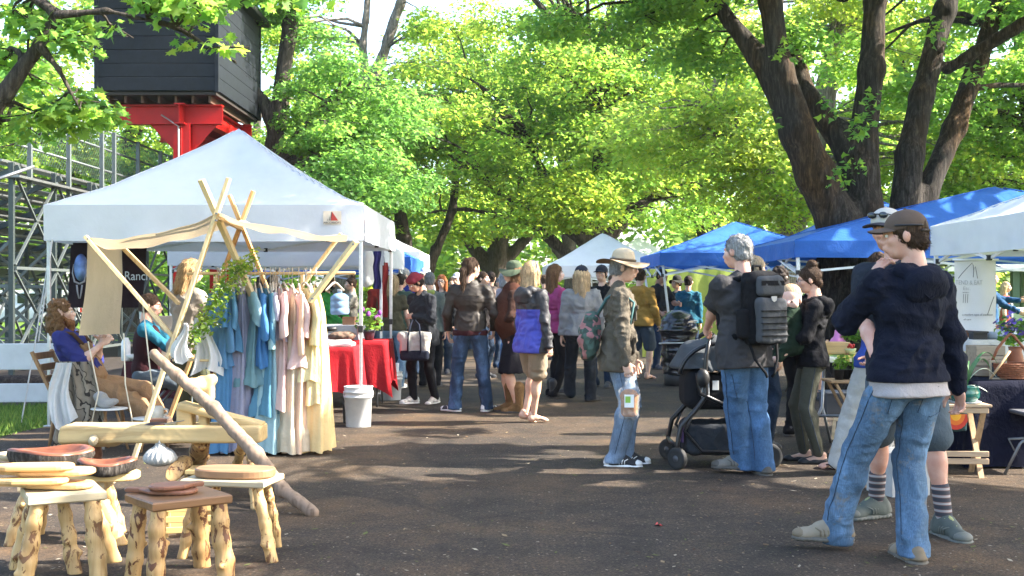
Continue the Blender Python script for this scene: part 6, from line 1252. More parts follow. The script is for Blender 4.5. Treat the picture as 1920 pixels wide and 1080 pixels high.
for i, a in enumerate([
    ('cornflower blue shirt with dark embroidered sleeve, leftmost on the rack', 409, 690, B_(96, 150, 192), 34, .22, .50, 1.2, dict(trim=fabric((.02, .04, .09)), cat='shirt')),
    ('sky blue cotton dress next to the embroidered shirt', 424, 850, B_(84, 148, 196), 12, .2, .3, 1.15, {}),
    ('slate blue blouse behind the lavender dress', 438, 660, B_(92, 150, 186), 14, .2, .28, 1.1, dict(cat='shirt')),
    ('long lavender grey slip dress reaching the ground', 455, 864, B_(172, 170, 192), 10, .17, 0, 1.35, dict(thick=.06)),
    ('pale aqua top with wide short sleeves', 470, 600, B_(150, 190, 200), 24, .19, .22, 1.1, dict(cat='shirt', sw=.075)),
    ('dusty teal lace hemmed tunic', 478, 725, B_(118, 160, 168), 16, .2, 0, 1.2, dict(tiers=(.8, .9))),
    ('deep sky blue tunic with elbow sleeves', 487, 690, B_(70, 136, 196), 20, .21, .36, 1.2, dict(cat='shirt', sw=.07)),
    ('teal blue tiered dress beside the deep blue tunic', 497, 780, B_(92, 152, 180), 24, .21, .42, 1.25, dict(tiers=(.85, .93))),
    ('long pale aqua dress that nearly touches the ground', 507, 866, B_(168, 208, 214), 16, .2, .46, 1.35, dict(thick=.06)),
    ('pale lilac blouse between aqua and pink clothes', 517, 640, B_(196, 190, 210), 12, .19, .2, 1.1, dict(cat='shirt')),
    ('blush pink dress with wide sleeves', 524, 770, B_(232, 204, 212), 20, .2, .36, 1.3, dict(tiers=(.8,), sw=.07)),
    ('pale pink shirt with long sleeves, broadest of the pinks', 540, 690, B_(236, 208, 218), 38, .23, .40, 1.2, dict(cat='shirt', tiers=(.93,), sw=.068)),
    ('ivory tiered long dress behind the pink shirt', 548, 852, B_(228, 222, 206), 18, .19, 0, 1.35, dict(tiers=(.72, .86), thick=.055)),
    ('peach cotton long dress right of the pink shirt', 560, 858, B_(242, 216, 198), 16, .2, .52, 1.2, dict(thick=.05)),
    ('pale lemon blouse with fringed hem', 574, 715, B_(238, 236, 190), 26, .2, .42, 1.2, dict(cat='shirt', sw=.07)),
    ('cream yellow long dress with straight sleeves', 582, 760, B_(246, 234, 184), 18, .19, .3, 1.15, {}),
    ('long butter yellow sundress, rightmost on the rack', 592, 852, B_(248, 230, 176), 24, .17, 0, 1.15, dict(thick=.06))]):
    garment(a[0], a[1], a[2], a[3], a[4], a[5], a[6], a[7], seed=i, **a[8])
for i, px in enumerate((628, 446, 463, 512, 532, 571)):
    e = empty('bare_hanger', (GX(px, 10.2), 10.2, 0), rad(75+9*i), ['', 'bare grey hanger between the two leftmost blue garments', 'bare grey hanger just right of the lavender dress hook', 'bare grey hanger between aqua and lilac clothes', 'bare grey hanger between the pink clothes', 'bare grey hanger left of the lemon blouse'][i] if i else 'bare grey hanger at the right end of the rail past the yellow sundress', 'hanger', 'empty hangers on the rack'); zt = GZ(512, 10.2)
    mb = MB(); mb.tube([(.022*cos(a), 0, zt+.02+.022*sin(a)) for a in np.linspace(-.6, pi+.2, 10)]+[(-.012, 0, zt-.02), (0, 0, zt-.08)], .0035, 5); mb.build('hook', STEEL_G, e, True)
    mb = MB(); mb.tube([(-.19, 0, zt-.15), (-.06, 0, zt-.095), (0, 0, zt-.08), (.06, 0, zt-.095), (.19, 0, zt-.15)], .009, 6); mb.build('shoulder_bar', HANG, e, True)
# leafy garland on the rack
gr_ = np.random.default_rng(4); ga = empty('leafy_garland', P(420, 560, 9.85), 0, 'leafy green garland with tiny white flowers draped down the rack left of the blue clothes', 'garland'); go = Vector(ga.location)
pth = [P(478, 486, 10.0), P(445, 508, 9.9), P(415, 545, 9.8), (P(385, 590, 9.78)), P(355, 648, 9.75)]; C, NN = [], []
for i in range(4):
    for t in np.linspace(0, 1, 9):
        c = np.array(pth[i].lerp(pth[i+1], t)-go)+gr_.standard_normal(3)*.035; a, b = clump_leaves(c, (.085+.03*(i in (1, 2))), 27, gr_, .9, .5); C.append(a); NN.append(b)
mb = MB(); mb.tube([p-go for p in pth], .008, 6); mb.build('stem', plain((.1, .12, .04), .8), ga, True)
leaves('foliage', np.concatenate(C), np.concatenate(NN), .036, [L_MID, L_PALE, L_BRIGHT], ga, 'kite', 3)
fc = np.concatenate(C)[gr_.integers(0, 900, 150)]+gr_.standard_normal((150, 3))*.02; leaves('flowers', fc, gr_.standard_normal((150, 3)), .016, plain((.8, .8, .74), .7, key='flower_white'), ga, 'lobed', 5)
# white cloths on the rack
def rag(name, label, cat, a, w_, h_, mat, seed, gather=.4):
    r = random.Random(seed); mb = MB()
    mb.grid(lambda u, v: Vector((a.x+(u-.5)*w_*(gather+(1-gather)*v)+.03*sin(v*5+seed), a.y+.035*sin(u*11+seed)*(.3+v)+.02*sin(u*23+v*3), a.z-h_*v*(1-.25*abs(u-.5)*2*sin(seed)))), 22, 14)
    return tag(mb.build(name, mat, None, True), label, cat)
WHITE = fabric((.62, .62, .61), var=.04, wr=.35, trans=.2, key='white_linen')
rag('white_cloth', 'small white cloth tied at the joint of the left pole', 'cloth', P(342, 606, 9.6), .20, .34, WHITE, 1, .15)
rag('white_linen_bundle', 'gathered white linen hanging below the garland on the rack', 'linen', P(384, 596, 9.95), .27, .42, WHITE, 4, .45)

# ------------------------------------------------------------------ people of the left stall
person('woman with straight blond hair in beige top standing behind the rack, back half turned', (GX(352, 11.2), 11.2), 150, 1.69, .98, fem=True, skn=SK, res=.0125, yaw=-30, pitch=12, hands=[(.16, -.3, 1.0), (-.16, -.3, 1.0)], top=dict(mat=fabric(ph(188, 174, 158)), name='blouse', hem=-.1, loose=2.2), legs=dict(mat=fabric(ph(96, 100, 74)), loose=1.2), shoes=dict(kind='boot', mat=plain((.05, .045, .04), .8), sole=SOLE_D), hair=dict(style='long', len=.2, mat=H_BLOND))
KHAKI = fabric(ph(190, 146, 100), var=.14, wr=.5)
def overalls(d):
    pt = d['pt']; k = d['k']; root = d['root']
    mobj('bib', *surf([rbox(pt(0, -.115, .18), (.125*k, .02*k, .17*k), .02, d['T']), ell(pt(0, -.02, .03), (.165*k, .125*k, .13*k), d['T'])], .05, .012, disp=folds('top', .006, 1, 2)), KHAKI, root, True)
    for s in (1, -1): mb = MB(); mb.tube([pt(s*.1, -.13, .33), pt(s*.12, -.10, .46), pt(s*.11, .0, .525), pt(s*.08, .10, .45), pt(s*.02, .13, .2)], .018, 6); mb.build('strap', fabric(ph(120, 84, 60)), root, True)
L_ = (-3.80, 10.75)
person('seated man with long curly hair, blue t-shirt and tan overalls leaning back', L_, 90, 1.78, 1.08, 1.15, skn=SK_PALE, res=.0115, yaw=26, pitch=-4, lean=-28, hip=(.0, .05, .56), feet=[(.14, -.60, 10, .02, -10), (-.12, -.68, -6, .02, -10)], kneep=((.2, -.2, 1), (-.2, -.2, 1)),
       hands=[(.02, -.03, .93), (-.05, -.06, .91)], elbp=((.9, .7, -.9), (-.9, .7, -.9)), curl=(.8, .8), top=dict(mat=fabric(ph(56, 62, 150)), name='t_shirt', sleeve='short', slen=.95, hem=-.02, loose=1.8), legs=dict(mat=KHAKI, loose=1.3, fold=.013), shoes=dict(kind='boot', mat=plain((.07, .045, .03), .8), sole=SOLE_D), hair=dict(style='curly', mat=hairm((.16, .085, .04)), beard=hairm((.20, .09, .04))), extra=overalls)
# chair, blanket, towel
ch = empty('wooden_chair', (-3.89, 10.75, 0), rad(90), 'low wooden chair the curly haired man sits in, mostly under a blanket', 'chair'); CHW = wood((.30, .17, .08), None, 1, 2, key='chair_wood')
mb = MB(); mb.box((0, -.02, .42), (.50, .48, .035), 0, .008); mb.build('seat', CHW, ch)
for x, y in ((-.22, -.22), (.22, -.22), (-.22, .20), (.22, .20)): mb = MB(); mb.tube([(x, y, .40), (x*1.15, y*1.25, 0)], [.022, .017], 8); mb.build('leg', CHW, ch, True)
for x in (-.22, .22): mb = MB(); mb.bar((x, .20, .40), (x, .42, .86), .04, .025); mb.build('back_post', CHW, ch)
for j in range(4): mb = MB(); t = .25+.22*j; mb.bar((-.22, .2+.22*t, .4+.46*t), (.22, .2+.22*t, .4+.46*t), .03, .06); mb.build('back_slat', CHW, ch)
BLK_, t_, b__ = nodemat('patterned_blanket'); mp_ = coords(t_, (1, 1, 1), (.5, .3, .4)); wv = N(t_, 'ShaderNodeTexWave', Scale=2.6, Distortion=7., Detail=2.); wv.inputs['Detail Scale'].default_value = 2.5; t_.links.new(mp_.outputs[0], wv.inputs[0])
rr_ = ramp(t_, [(0, (.24, .20, .15)), (.58, (.20, .165, .12)), (.62, (.025, .02, .018)), (.80, (.03, .025, .02)), (.84, (.26, .22, .165))]); t_.links.new(wv.outputs[0], rr_.inputs[0]); t_.links.new(rr_.outputs[0], b__.inputs[0]); b__.inputs['Roughness'].default_value = 1.
nn_ = N(t_, 'ShaderNodeTexNoise', Scale=120.); t_.links.new(mp_.outputs[0], nn_.inputs[0]); bump(t_, b__, nn_.outputs[0], .6, .01)
rag('patterned_blanket', 'brown and cream patterned knit blanket draped over the back of the chair', 'blanket', P(146, 678, 10.38), .50, .70, BLK_, 5, .62)
rag('white_towel', 'white towel hanging over the chair blanket at the left', 'towel', P(114, 680, 10.24), .24, .62, WHITE, 2, .62)
L_ = (-3.62, 11.75)
person('seated person in teal sleeves, maroon vest and grey trousers behind the hanging linen', L_, 96, 1.68, 1., skn=SK_RED, res=.013, hip=(0, .05, .58), lean=4, feet=[(.12, -.42, 5), (-.12, -.48, -5)], kneep=((.1, -.3, 1), (-.1, -.3, 1)), hands=[(.12, -.45, .74), (-.12, -.45, .72)], elbp=((.6, .5, -.9), (-.6, .5, -.9)),
       top=dict(mat=fabric(ph(20, 128, 158)), name='shirt', hem=0., loose=1.2), legs=dict(mat=fabric(ph(110, 124, 136)), loose=1.2), shoes=dict(kind='sneaker', mat=BLK, sole=SOLE_D), hair=dict(style='short', mat=H_BROWN), extra=lambda d: mobj('vest', *surf([ell(d['pt'](0, .0, .3), (.19, .14, .24)), ell(d['pt'](0, 0, .05), (.18, .14, .16))], .05, .014, cuts=[(d['pt'](0, 0, .0), (0, 0, -1))]), fabric(ph(64, 26, 34)), d['root'], True))
st_o = empty('camp_stool', (-3.62, 11.80, 0), 0, 'dark folding stool under the teal sleeved person', 'stool'); mb = MB(); mb.box((0, 0, .44), (.42, .38, .03), 0, .01); mb.build('seat', BLK, st_o)
for a, b in (((-.18, -.16), (.18, -.16)), ((.18, .16), (-.18, .16)), ((.18, -.16), (-.18, -.16)), ((-.18, .16), (.18, .16))): mb = MB(); mb.tube([(a[0], a[1], .42), (b[0], b[1], 0)], .012, 6); mb.build('leg', STEEL_D, st_o)
for i, (px, py, dz) in enumerate([(205, 765, .0), (282, 783, .0)]):
    D = 10.35; c = P(px, py, D); e = empty('small_round_stool', (c.x, D, 0), 0, ['small round white table by the patterned blanket with grey cloth on it', 'low round white table beside the left rack pole'][i], 'table', 'round tables by the seated man'); mb = MB(); mb.lathe([(.15, c.z-.012), (.16, c.z-.006), (.155, c.z)], (0, 0, 0), 24); mb.build('table_top', plain((.66, .66, .64), .4), e, True)
    for k in range(3): a = k*2.1+.3; mb = MB(); mb.tube([(.05*cos(a), .05*sin(a), c.z-.01), (.16*cos(a), .16*sin(a), 0)], .012, 6); mb.build('leg', CHW, e, True)
V, Q = surf([ell((0, 0, .05), (.10, .08, .05)), ell((-.06, 0, .10), (.06, .05, .045))], .03, .01, disp=folds('top', .014, 1, 3)); tag(mobj('grey_cloth', V, Q, fabric(ph(190, 188, 184)), None, True, P(203, 765, 10.35)), 'crumpled grey cloth on the small table by the blanket', 'cloth')
mb = MB(); mb.lathe([(.055, 0), (.06, .05), (.055, .10), (.048, .10), (.05, .02)], (0, 0, 0), 20); mg = mb.build('cream_mug', plain((.62, .56, .46), .4), None, True, P(294, 783, 10.3)); tag(mg, 'cream ceramic mug with spiral mark on the low round table', 'mug')
mb = MB(); mb.tube([(.055, 0, .08), (.095, 0, .07), (.095, 0, .035), (.056, 0, .02)], .009, 6); mb.build('handle', MATS[mg.data.materials[0].name], mg, True)
for i, pts in enumerate([[(330, 505, 9.9), (165, 640, 10.2), (185, 735, 10.2), (170, 800, 10.2)], [(232, 625, 9.8), (235, 720, 9.8), (250, 800, 9.8)], [(268, 572, 9.75), (280, 680, 9.75), (288, 745, 9.75)]]):
    mb = MB(); mb.tube([P(*p) for p in (pts[1:] if i == 0 else pts)], .006, 5); tag(mb.build('cord', plain((.66, .58, .44), .8), None, True), ['thin cream cord hanging in front of the patterned blanket', 'thin cream cord below the linen curtain', 'thin cream cord tied to the left brace of the rack'][i], 'cord', 'cords hanging at the rack')
# dark banner
bn = empty('dark_banner', P(203, 515, 13.0), 0, 'dark maroon banner with a blue moon and a steer skull hung inside the canopy', 'banner'); bo = Vector(bn.location)
mb = MB(); mb.grid(lambda u, v: Vector((GX(133+142*u-8*v, 13), 13+.02*sin(u*14+v*2), GZ(455+122*v, 13)))-bo, 24, 10); mb.build('banner_cloth', fabric((.016, .009, .013), var=.1, wr=.2), bn, True)
m_ = plain((.16, .24, .5), .8, 0, .2, .5, 9, key='moon_print'); mb = MB(); mb.lathe([(.001, 0), (.105, .001), (.001, .002)], (0, 0, 0), 32); mb.v = [(x*.75, -z, y*1.45) for x, y, z in mb.v]; mb.build('moon', m_, bn, True, P(152, 502, 12.95)-bo)
SKP = plain((.28, .27, .30), .8, key='skull_print'); mb = MB()
for s in (1, -1): mb.tube([P(149, 532, 12.95)-bo, P(149+s*9, 528, 12.95)-bo, P(149+s*13, 512, 12.95)-bo, P(149+s*11, 495, 12.95)-bo], [.012, .011, .007, .003], 5); mb.tube([P(149+s*5, 534, 12.95)-bo, P(149+s*3.4, 548, 12.95)-bo, P(149+s*1, 560, 12.95)-bo], [.010, .009, .006], 5)
mb.build('skull', SKP, bn, True)
text_obj('Ranch', .14, Matrix.Translation(P(258, 518, 12.94)-bo)@FACE_CAM, plain((.42, .45, .5), .8, key='print_grey'), bn, sx=.86)
# ------------------------------------------------------------------ red tables and what stands on them
REDC = fabric((.36, .012, .018), var=.1, wr=.35, rough=.8, key='red_cloth')
def draped(label, x0, x1, y0, y1, z, drop, cloth, name='draped_table', corner=.0, legs=True, seed=0, cat='table', seps=1.6):
    cx, cy = (x0+x1)/2, (y0+y1)/2; hx, hy = (x1-x0)/2, (y1-y0)/2; root = empty(name, (cx, cy, 0), 0, label, cat)
    mb = MB(); mb.box((0, 0, z-.025), (hx*2-.01, hy*2-.01, .03), 0, .006); mb.build('table_top', plain((.5, .5, .48), .6), root)
    if legs:
        for sx in (-1, 1):
            for sy in (-1, 1): mb = MB(); mb.tube([(sx*(hx-.14), sy*(hy-.1), z-.04), (sx*(hx-.12), sy*(hy-.1), 0)], .014, 8); mb.build('leg', STEEL_D, root, True)
    # cloth: top, then a skirt that falls and flutes, longer at the corners
    per = []; n = 34
    for a, b in (((-1, -1), (1, -1)), ((1, -1), (1, 1)), ((1, 1), (-1, 1)), ((-1, 1), (-1, -1))):
        for i in range(n): per.append((a[0]+(b[0]-a[0])*i/n, a[1]+(b[1]-a[1])*i/n))
    L = len(per); V = [(0, 0, z+.004)]; Fc = []; rows = 12
    for j in range(rows+1):
        for i, (u, v) in enumerate(per):
            c = (abs(u)*abs(v))**6; t = j/rows; dr = drop*(1+corner*c); s = 2*pi*i/L
            fl = (.014*sin(s*23+seed)+.012*sin(s*11+seed*2)+.010*sin(s*37))*t+.03*t+c*.05*t
            d = math.hypot(u, v) or 1; V.append((u*hx+u/d*fl*1.2, v*hy+v/d*fl*1.2, z+.004-dr*t-(.004 if j else 0)))
    for i in range(L): Fc.append((0, 1+i, 1+(i+1) % L))
    for j in range(rows): Fc += [(1+j*L+i, 1+(j+1)*L+i, 1+(j+1)*L+(i+1) % L, 1+j*L+(i+1) % L) for i in range(L)]
    mobj('tablecloth', V, Fc, cloth, root, True); return root
draped('front red clothed table right of the clothes rack', -2.55, GX(664, 12.4), 12.42, 13.1, GZ(652, 12.42), .46, REDC, corner=.42, seed=1)
draped('second red clothed table behind the first, beside the canopy pole', -3.3, GX(724, 14.1), 14.1, 14.9, GZ(640, 14.1), .50, REDC, corner=.34, seed=2)
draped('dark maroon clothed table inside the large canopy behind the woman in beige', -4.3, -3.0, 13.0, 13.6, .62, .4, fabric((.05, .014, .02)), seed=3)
def bucket(label, px, py, h, r0, group=None, rz=0):
    D = 3080/(py-HY); e = empty('plastic_bucket', (GX(px, D), D, 0), rz, label, 'bucket', 'white buckets by the red tables'); wp = plain((.50, .51, .51), .4, 0, .4, .1, 8, key='bucket_white')
    mb = MB(); mb.lathe([(r0*.86, 0), (r0*.88, .01), (r0*.97, h*.72), (r0*1.05, h*.73), (r0*1.05, h*.76), (r0*.99, h*.77), (r0*1.0, h*.84), (r0*1.07, h*.85), (r0*1.07, h*.88), (r0*1.0, h*.89), (r0*1.02, h*.97), (r0*1.06, h), (r0*.96, h), (r0*.9, h*.4), (r0*.8, .02)], (0, 0, 0), 32); mb.build('bucket_body', wp, e, True)
    mb = MB(); mb.tube([(r0*1.06*cos(a), -r0*.25*sin(a)-r0*.9*sin(a)*.3, h*.87-h*.42*sin(a)) for a in np.linspace(0, pi, 17)], .004, 5); mb.build('bail_handle', STEEL_G, e, True); return e
bucket('white bucket under the hanging corner of the front red cloth', 672, 800, .42, .145); bucket('white bucket with rolled papers at the second red table', 733, 750, .37, .145)
D = 15.17
for i, c in enumerate([(.05, .09, .3), (.7, .7, .68), (.55, .6, .66)]):
    mb = MB(); mb.tube([(0, 0, -.2), (.02*i-.02, 0, .06+.02*i)], .035, 12); tag(mb.build('paper_roll', plain(c, .7), None, True, (GX(727+7*i, D), D-.02*i, .38)), ['dark blue roll standing in the farther white bucket', 'white roll standing in the farther white bucket', 'pale blue roll standing in the farther white bucket'][i], 'roll', 'rolls in the bucket')
zt = GZ(652, 12.42)+.006
V, Q = surf([rbox((0, 0, .02), (.17, .15, .022), .02), rbox((-.02, .01, .05), (.14, .12, .015), .012)], .02, .01, disp=folds('top', .006, 1, 2)); o = mobj('folded_shirt', V, Q, WHITE, None, True, (GX(634, 12.6), 12.62, zt)); tag(o, 'folded white shirt with black stripes on the front red table', 'shirt')
mb = MB(); [mb.box((-.145+.03*i, -.155, .025), (.016, .012, .04), 0, .003) for i in range(3)]; mb.build('black_stripe', BLK, o)
z2 = GZ(640, 14.1)+.006
def thing_mb(name, label, cat, mb, mat, loc, smooth=False, rz=0, group=None):
    o = mb.build(name, mat, None, smooth, loc); o.rotation_euler.z = rz; return tag(o, label, cat, group)
def boxthing(name, label, cat, loc, size, col, rz=0, lid=None, group=None):
    e = empty(name, loc, rz, label, cat, group); t = .008; w_, d_, h_ = size; m = col if not isinstance(col, tuple) else plain(col, .6); mb = MB()
    mb.box((0, 0, t/2), (w_, d_, t)); 
    for s in (1, -1): mb.box((s*(w_/2-t/2), 0, h_/2+t/2), (t, d_, h_-t)); mb.box((0, s*(d_/2-t/2), h_/2+t/2), (w_-2*t, t, h_-t))
    mb.build('sides', m, e)
    if lid: m2 = MB(); m2.box((0, 0, h_+.012), (w_+.02, d_+.02, .022), 0, .005); m2.build('lid', plain(lid, .5), e)
    return e
boxthing('grey_tray', 'grey plastic tub on the second red table below the green top woman', 'tub', (GX(640, 14.4), 14.45, z2), (.42, .3, .17), ph(190, 196, 204, 1.5))
boxthing('white_tray', 'shallow white tray of goods at the left of the second red table', 'tray', (GX(608, 14.35), 14.3, z2), (.26, .26, .09), ph(206, 210, 214, 1.5))
boxthing('cardboard_box', 'small brown cardboard box on the farther tables under the water jug', 'box', (GX(655, 15.6), 15.6, GZ(596, 15.4)-.1), (.16, .16, .11), ph(170, 120, 80))
V, Q = surf([ell((0, 0, .05), (.16, .1, .06)), ell((.08, 0, .06), (.09, .08, .05))], .03, .012, disp=lambda V, n: .012*vnoise(V*40)); tag(mobj('brown_bag_pile', V, Q, plain(ph(150, 120, 100), .8, 0, .2, .3, 20), None, True, (GX(640, 14.2), 14.2, z2)), 'heap of brown paper wrapped goods at the front of the second red table', 'goods')
mb = MB(); mb.tube([(-.09, 0, .05), (.10, 0, .06)], [.03, .022], 10); thing_mb('black_tray', 'small black object lying on the white tray', 'object', mb, BLACK, (GX(614, 14.2), 14.25, z2+.08), True)
wj = empty('water_jug', (GX(637, 15.6), 15.6, GZ(590, 15.6)), 0, 'translucent blue water jug on the farther tables', 'jug'); jm = plain((.22, .36, .56), .15, 0, .6, .1, key='jug_blue'); mb = MB(); mb.lathe([(.11, 0), (.125, .02), (.125, .08), (.118, .09), (.125, .10), (.125, .17), (.118, .18), (.125, .19), (.125, .235), (.07, .28), (.03, .29), (.03, .31)], (0, 0, 0), 28); mb.build('jug_body', jm, wj, True); mb = MB(); mb.lathe([(.034, .305), (.034, .335), (.03, .34)], (0, 0, 0), 16); mb.build('jug_cap', plain((.7, .72, .75), .5), wj, True)
draped('pale clothed sales table farther inside the left stalls', -3.6, -2.0, 15.4, 15.95, GZ(596, 15.4)-.1, .5, fabric((.35, .36, .4)), seed=5)
fv = empty('purple_flower_pot', (GX(692, 14.3), 14.3, z2), 0, 'dark pot of purple flowers on the second red table behind the pole', 'flowers'); mb = MB(); mb.lathe([(.05, 0), (.075, .1), (.08, .13), (.07, .13), (.06, .05)], (0, 0, 0), 18); mb.build('pot', plain((.03, .03, .04), .4), fv, True)
r4 = np.random.default_rng(12); C, NN = clump_leaves(np.array([0, 0, .26]), .17, 170, r4, .8, .4); leaves('foliage', C, NN, .06, [L_DEEP, L_MID], fv, 'kite', 1)
for k in range(7): 
    a = k*2.4; V, Q = surf([ell((0, 0, 0), (.028, .028, .035))], .01, .009, disp=lambda V, n: .014*vnoise(V*70+k)); mobj('bloom', V, Q, plain((.20, .05, .24), .7, 0, .2, .3, 60, key='bloom_purple'), fv, True, (.16*cos(a)*(.5+.5*(k % 2)), .12*sin(a), .27+.13*((k*37) % 10)/10))
# hanging flag and clothes at the second stall edge
mb = MB(); mb.grid(lambda u, v: Vector(((u-.5)*.11+.012*sin(v*9), .03*sin(u*9+v*2), -.62*v)), 8, 12); fl_ = thing_mb('blue_flag', 'narrow dark blue pennant hanging at the second left stall', 'flag', mb, fabric(ph(70, 64, 150)), (GX(706, 15.9), 15.9, GZ(456, 15.9)), True)
mb = MB(); mb.grid(lambda u, v: Vector(((u-.5)*.14+.012*sin(v*9), .03*sin(u*8+v*3), -.75*v)), 8, 12); thing_mb('red_pennant', 'red hanging cloth beside the blue pennant', 'cloth', mb, fabric(ph(170, 36, 34)), (GX(717, 16.05), 16.05, GZ(492, 16)), True)
V, Q = surf([cap((0, 0, 0), (.02, 0, -.45), .07, .10), ell((.03, 0, -.15), (.09, .07, .12))], .05, .014, disp=folds('hang', .014, 1, 2)); tag(mobj('white_garment', V, Q, WHITE, None, True, (GX(684, 15.8), 15.8, GZ(462, 15.8))), 'white garment hanging from the canopy edge beside the pennants', 'garment')
cb = empty('canvas_board', (GX(304, 12.1), 12.1, .0), rad(8), 'blank beige canvas board leaning on the maroon table behind the rack', 'board'); mb = MB(); mb.box((0, 0, GZ(632, 12.1)), (.24, .03, .44), 0, .006); mb.build('canvas', fabric(ph(196, 178, 160), var=.05, wr=.1), cb)
for s in (1, -1): mb = MB(); mb.tube([(s*.1, .03, GZ(600, 12.1)), (s*.17, .14*s, 0)], .012, 6); mb.build('easel_leg', CHW, cb, True)
for i, (px, py, h, r, c, lab) in enumerate([(236, 628, .26, .05, (.7, .7, .7), 'white cylinder canister behind the linen curtain'), (268, 640, .3, .035, (.10, .09, .3), 'dark violet bottle near the left brace of the rack'), (252, 655, .07, .12, (.6, .6, .6), 'pale shallow bowl by the violet bottle')]):
    D = 13.1; mb = MB(); mb.lathe([(r*.8, 0), (r, .01), (r, h*.8), (r*.6, h*.94), (r*.55, h)] if i != 2 else [(r*.4, 0), (r*.8, .03), (r, h), (r*.94, h), (r*.5, .02)], (0, 0, 0), 20); thing_mb(['canister', 'bottle', 'bowl'][i], lab, ['canister', 'bottle', 'bowl'][i], mb, plain(c, .4), (GX(px, D), D+.02*i, .628), True)
# ------------------------------------------------------------------ rustic woodwork in the left foreground
PEEL = wood((.46, .30, .125), (.33, .19, .07), .8, 2, .55, .85, key='peeled_log'); PEEL2 = wood((.42, .26, .105), (.27, .145, .055), .8, 2, .5, 1., key='peeled_log_dark')
SLAB = wood((.40, .33, .21), (.28, .215, .125), .7, 0, .5, key='pale_slab'); SLAB_B = wood((.155, .08, .036), (.09, .045, .02), .8, 0, .4, key='brown_slab'); SLAB_Y = wood((.52, .37, .16), (.55, .36, .13), .7, 0, .5, key='yellow_slab')
BOARD_L = wood((.55, .35, .15), (.42, .25, .1), .9, 0, .45, key='light_board'); BOARD_R = wood((.17, .072, .04), (.10, .042, .024), .9, 0, .4, key='red_brown_board'); BOARD_O = wood((.24, .135, .07), (.14, .075, .038), .9, 0, .45, key='walnut_board'); DRIFT = wood((.21, .15, .105), (.11, .075, .05), 1., 2, .9, key='driftwood')
def logleg(name, a, b, ra, rb, mat, par, seed, knots=2, wob=.0025, stub=None):
    a, b = A(a), A(b); ra, rb = ra*.8, rb*.78; r = np.random.default_rng(seed); d = b-a; pts = [a+d*t+r.standard_normal(3)*wob*np.array([1, 1, .2])*(0 < t < 1) for t in np.linspace(0, 1, 5)]; rs = [ra+(rb-ra)*t for t in np.linspace(0, 1, 5)]
    pr = [cap(p, q, u, v) for p, q, u, v in zip(pts[:-1], pts[1:], rs[:-1], rs[1:])]
    for _ in range(knots):
        t = r.uniform(.25, .85); p = a+d*t; s = r.standard_normal(3)*np.array([1, 1, .3]); s /= np.linalg.norm(s); pr.append(cap(p, p+s*rb*1.25, rb*.55, rb*.3))
    for st in (stub or []): pr.append(cap(st[0], st[1], st[2], st[3]))
    u = unit(d); V, Q = surf(pr, .022, .0075, cuts=[(b, u if abs(u[2]) < .3 else (0, 0, -1)), (a, -u)], disp=lambda V, n: .0025*vnoise(V*np.array([26, 26, 6])+seed)+.003*vnoise(V*np.array([75, 75, 16])))
    return mobj(name, V, Q, mat, par, True)
def slab(par, poly, z, h, mat, seed=0, live=.012, name='seat'):
    r = np.random.default_rng(seed); P2 = []; n = len(poly)
    for i in range(n):
        a, b = poly[i], poly[(i+1) % n]; k = max(1, int(math.hypot(b[0]-a[0], b[1]-a[1])/.035))
        for j in range(k): t = j/k; P2.append((a[0]+(b[0]-a[0])*t+live*vnoise(np.array([[i*3.+t*2.5, seed, .3]]))[0], a[1]+(b[1]-a[1])*t+live*vnoise(np.array([[i*3.+t*2.5, seed, 7.3]]))[0]))
    mb = MB(); mb.prism(P2, h, (0, 0, z-h), min(.007, h*.2)); return mb.build(name, mat, par)
def gpt(px, py): D = 3080/(py-HY); return Vector((GX(px, D), D, 0))
def stool(label, loc, rz, size, z, h, smat, legs, seed, lmat=PEEL, group='rustic log legged stools'):
    e = empty('rustic_stool', (loc[0], loc[1], 0), rad(rz), label, 'stool', group); x, y = size[0]/2, size[1]/2
    slab(e, [(-x, -y), (x, -y), (x, y), (-x, y)], z, h, smat, seed)
    for i, (a, b, ra, rb) in enumerate(legs): logleg('leg', (a[0], a[1], z-h+.004), (b[0], b[1], 0), ra, rb, lmat, e, seed*7+i)
    return e
s1 = stool('pale topped rustic stool at left front with light paddle boards on it', (GX(118, 5.85), 5.85), 28, (.36, .34), GZ(912, 5.85)-.012, .045, SLAB, [((-.13, -.12), (-.19, -.14), .042, .052), ((.12, -.13), (.14, -.19), .046, .055), ((.13, .11), (.26, .12), .044, .058), ((-.12, .12), (-.20, .18), .04, .048), ((.0, .02), (.05, -.06), .035, .045)], 1)
s2 = stool('brown square topped rustic stool, front and nearest the camera', (GX(335, 5.72), 5.72), 38, (.40, .36), GZ(926, 5.72), .042, SLAB_B, [((-.15, -.13), (-.17, -.15), .045, .052), ((.15, -.13), (.17, -.17), .048, .055), ((.15, .13), (.19, .16), .046, .056), ((-.14, .13), (-.17, .16), .042, .05)], 2, PEEL2)
s3 = stool('pale topped stool with splayed smooth legs holding the oval board', (GX(437, 6.28), 6.28), -10, (.46, .30), GZ(893, 6.28), .035, SLAB, [((-.16, -.10), (-.21, -.17), .030, .036), ((.17, -.09), (.29, -.17), .034, .040), ((.15, .1), (.18, .18), .030, .034), ((-.14, .1), (-.17, .17), .030, .034)], 3)
s4 = stool('rustic stool behind the pale one, under the bark edged bowls', (GX(128, 6.6), 6.62), 6, (.46, .34), GZ(897, 6.6), .05, SLAB, [((-.19, -.11), (-.28, -.13), .042, .05), ((.17, -.11), (.31, -.17), .045, .058), ((.17, .12), (.24, .16), .042, .05), ((-.17, .12), (-.22, .16), .04, .048)], 4)
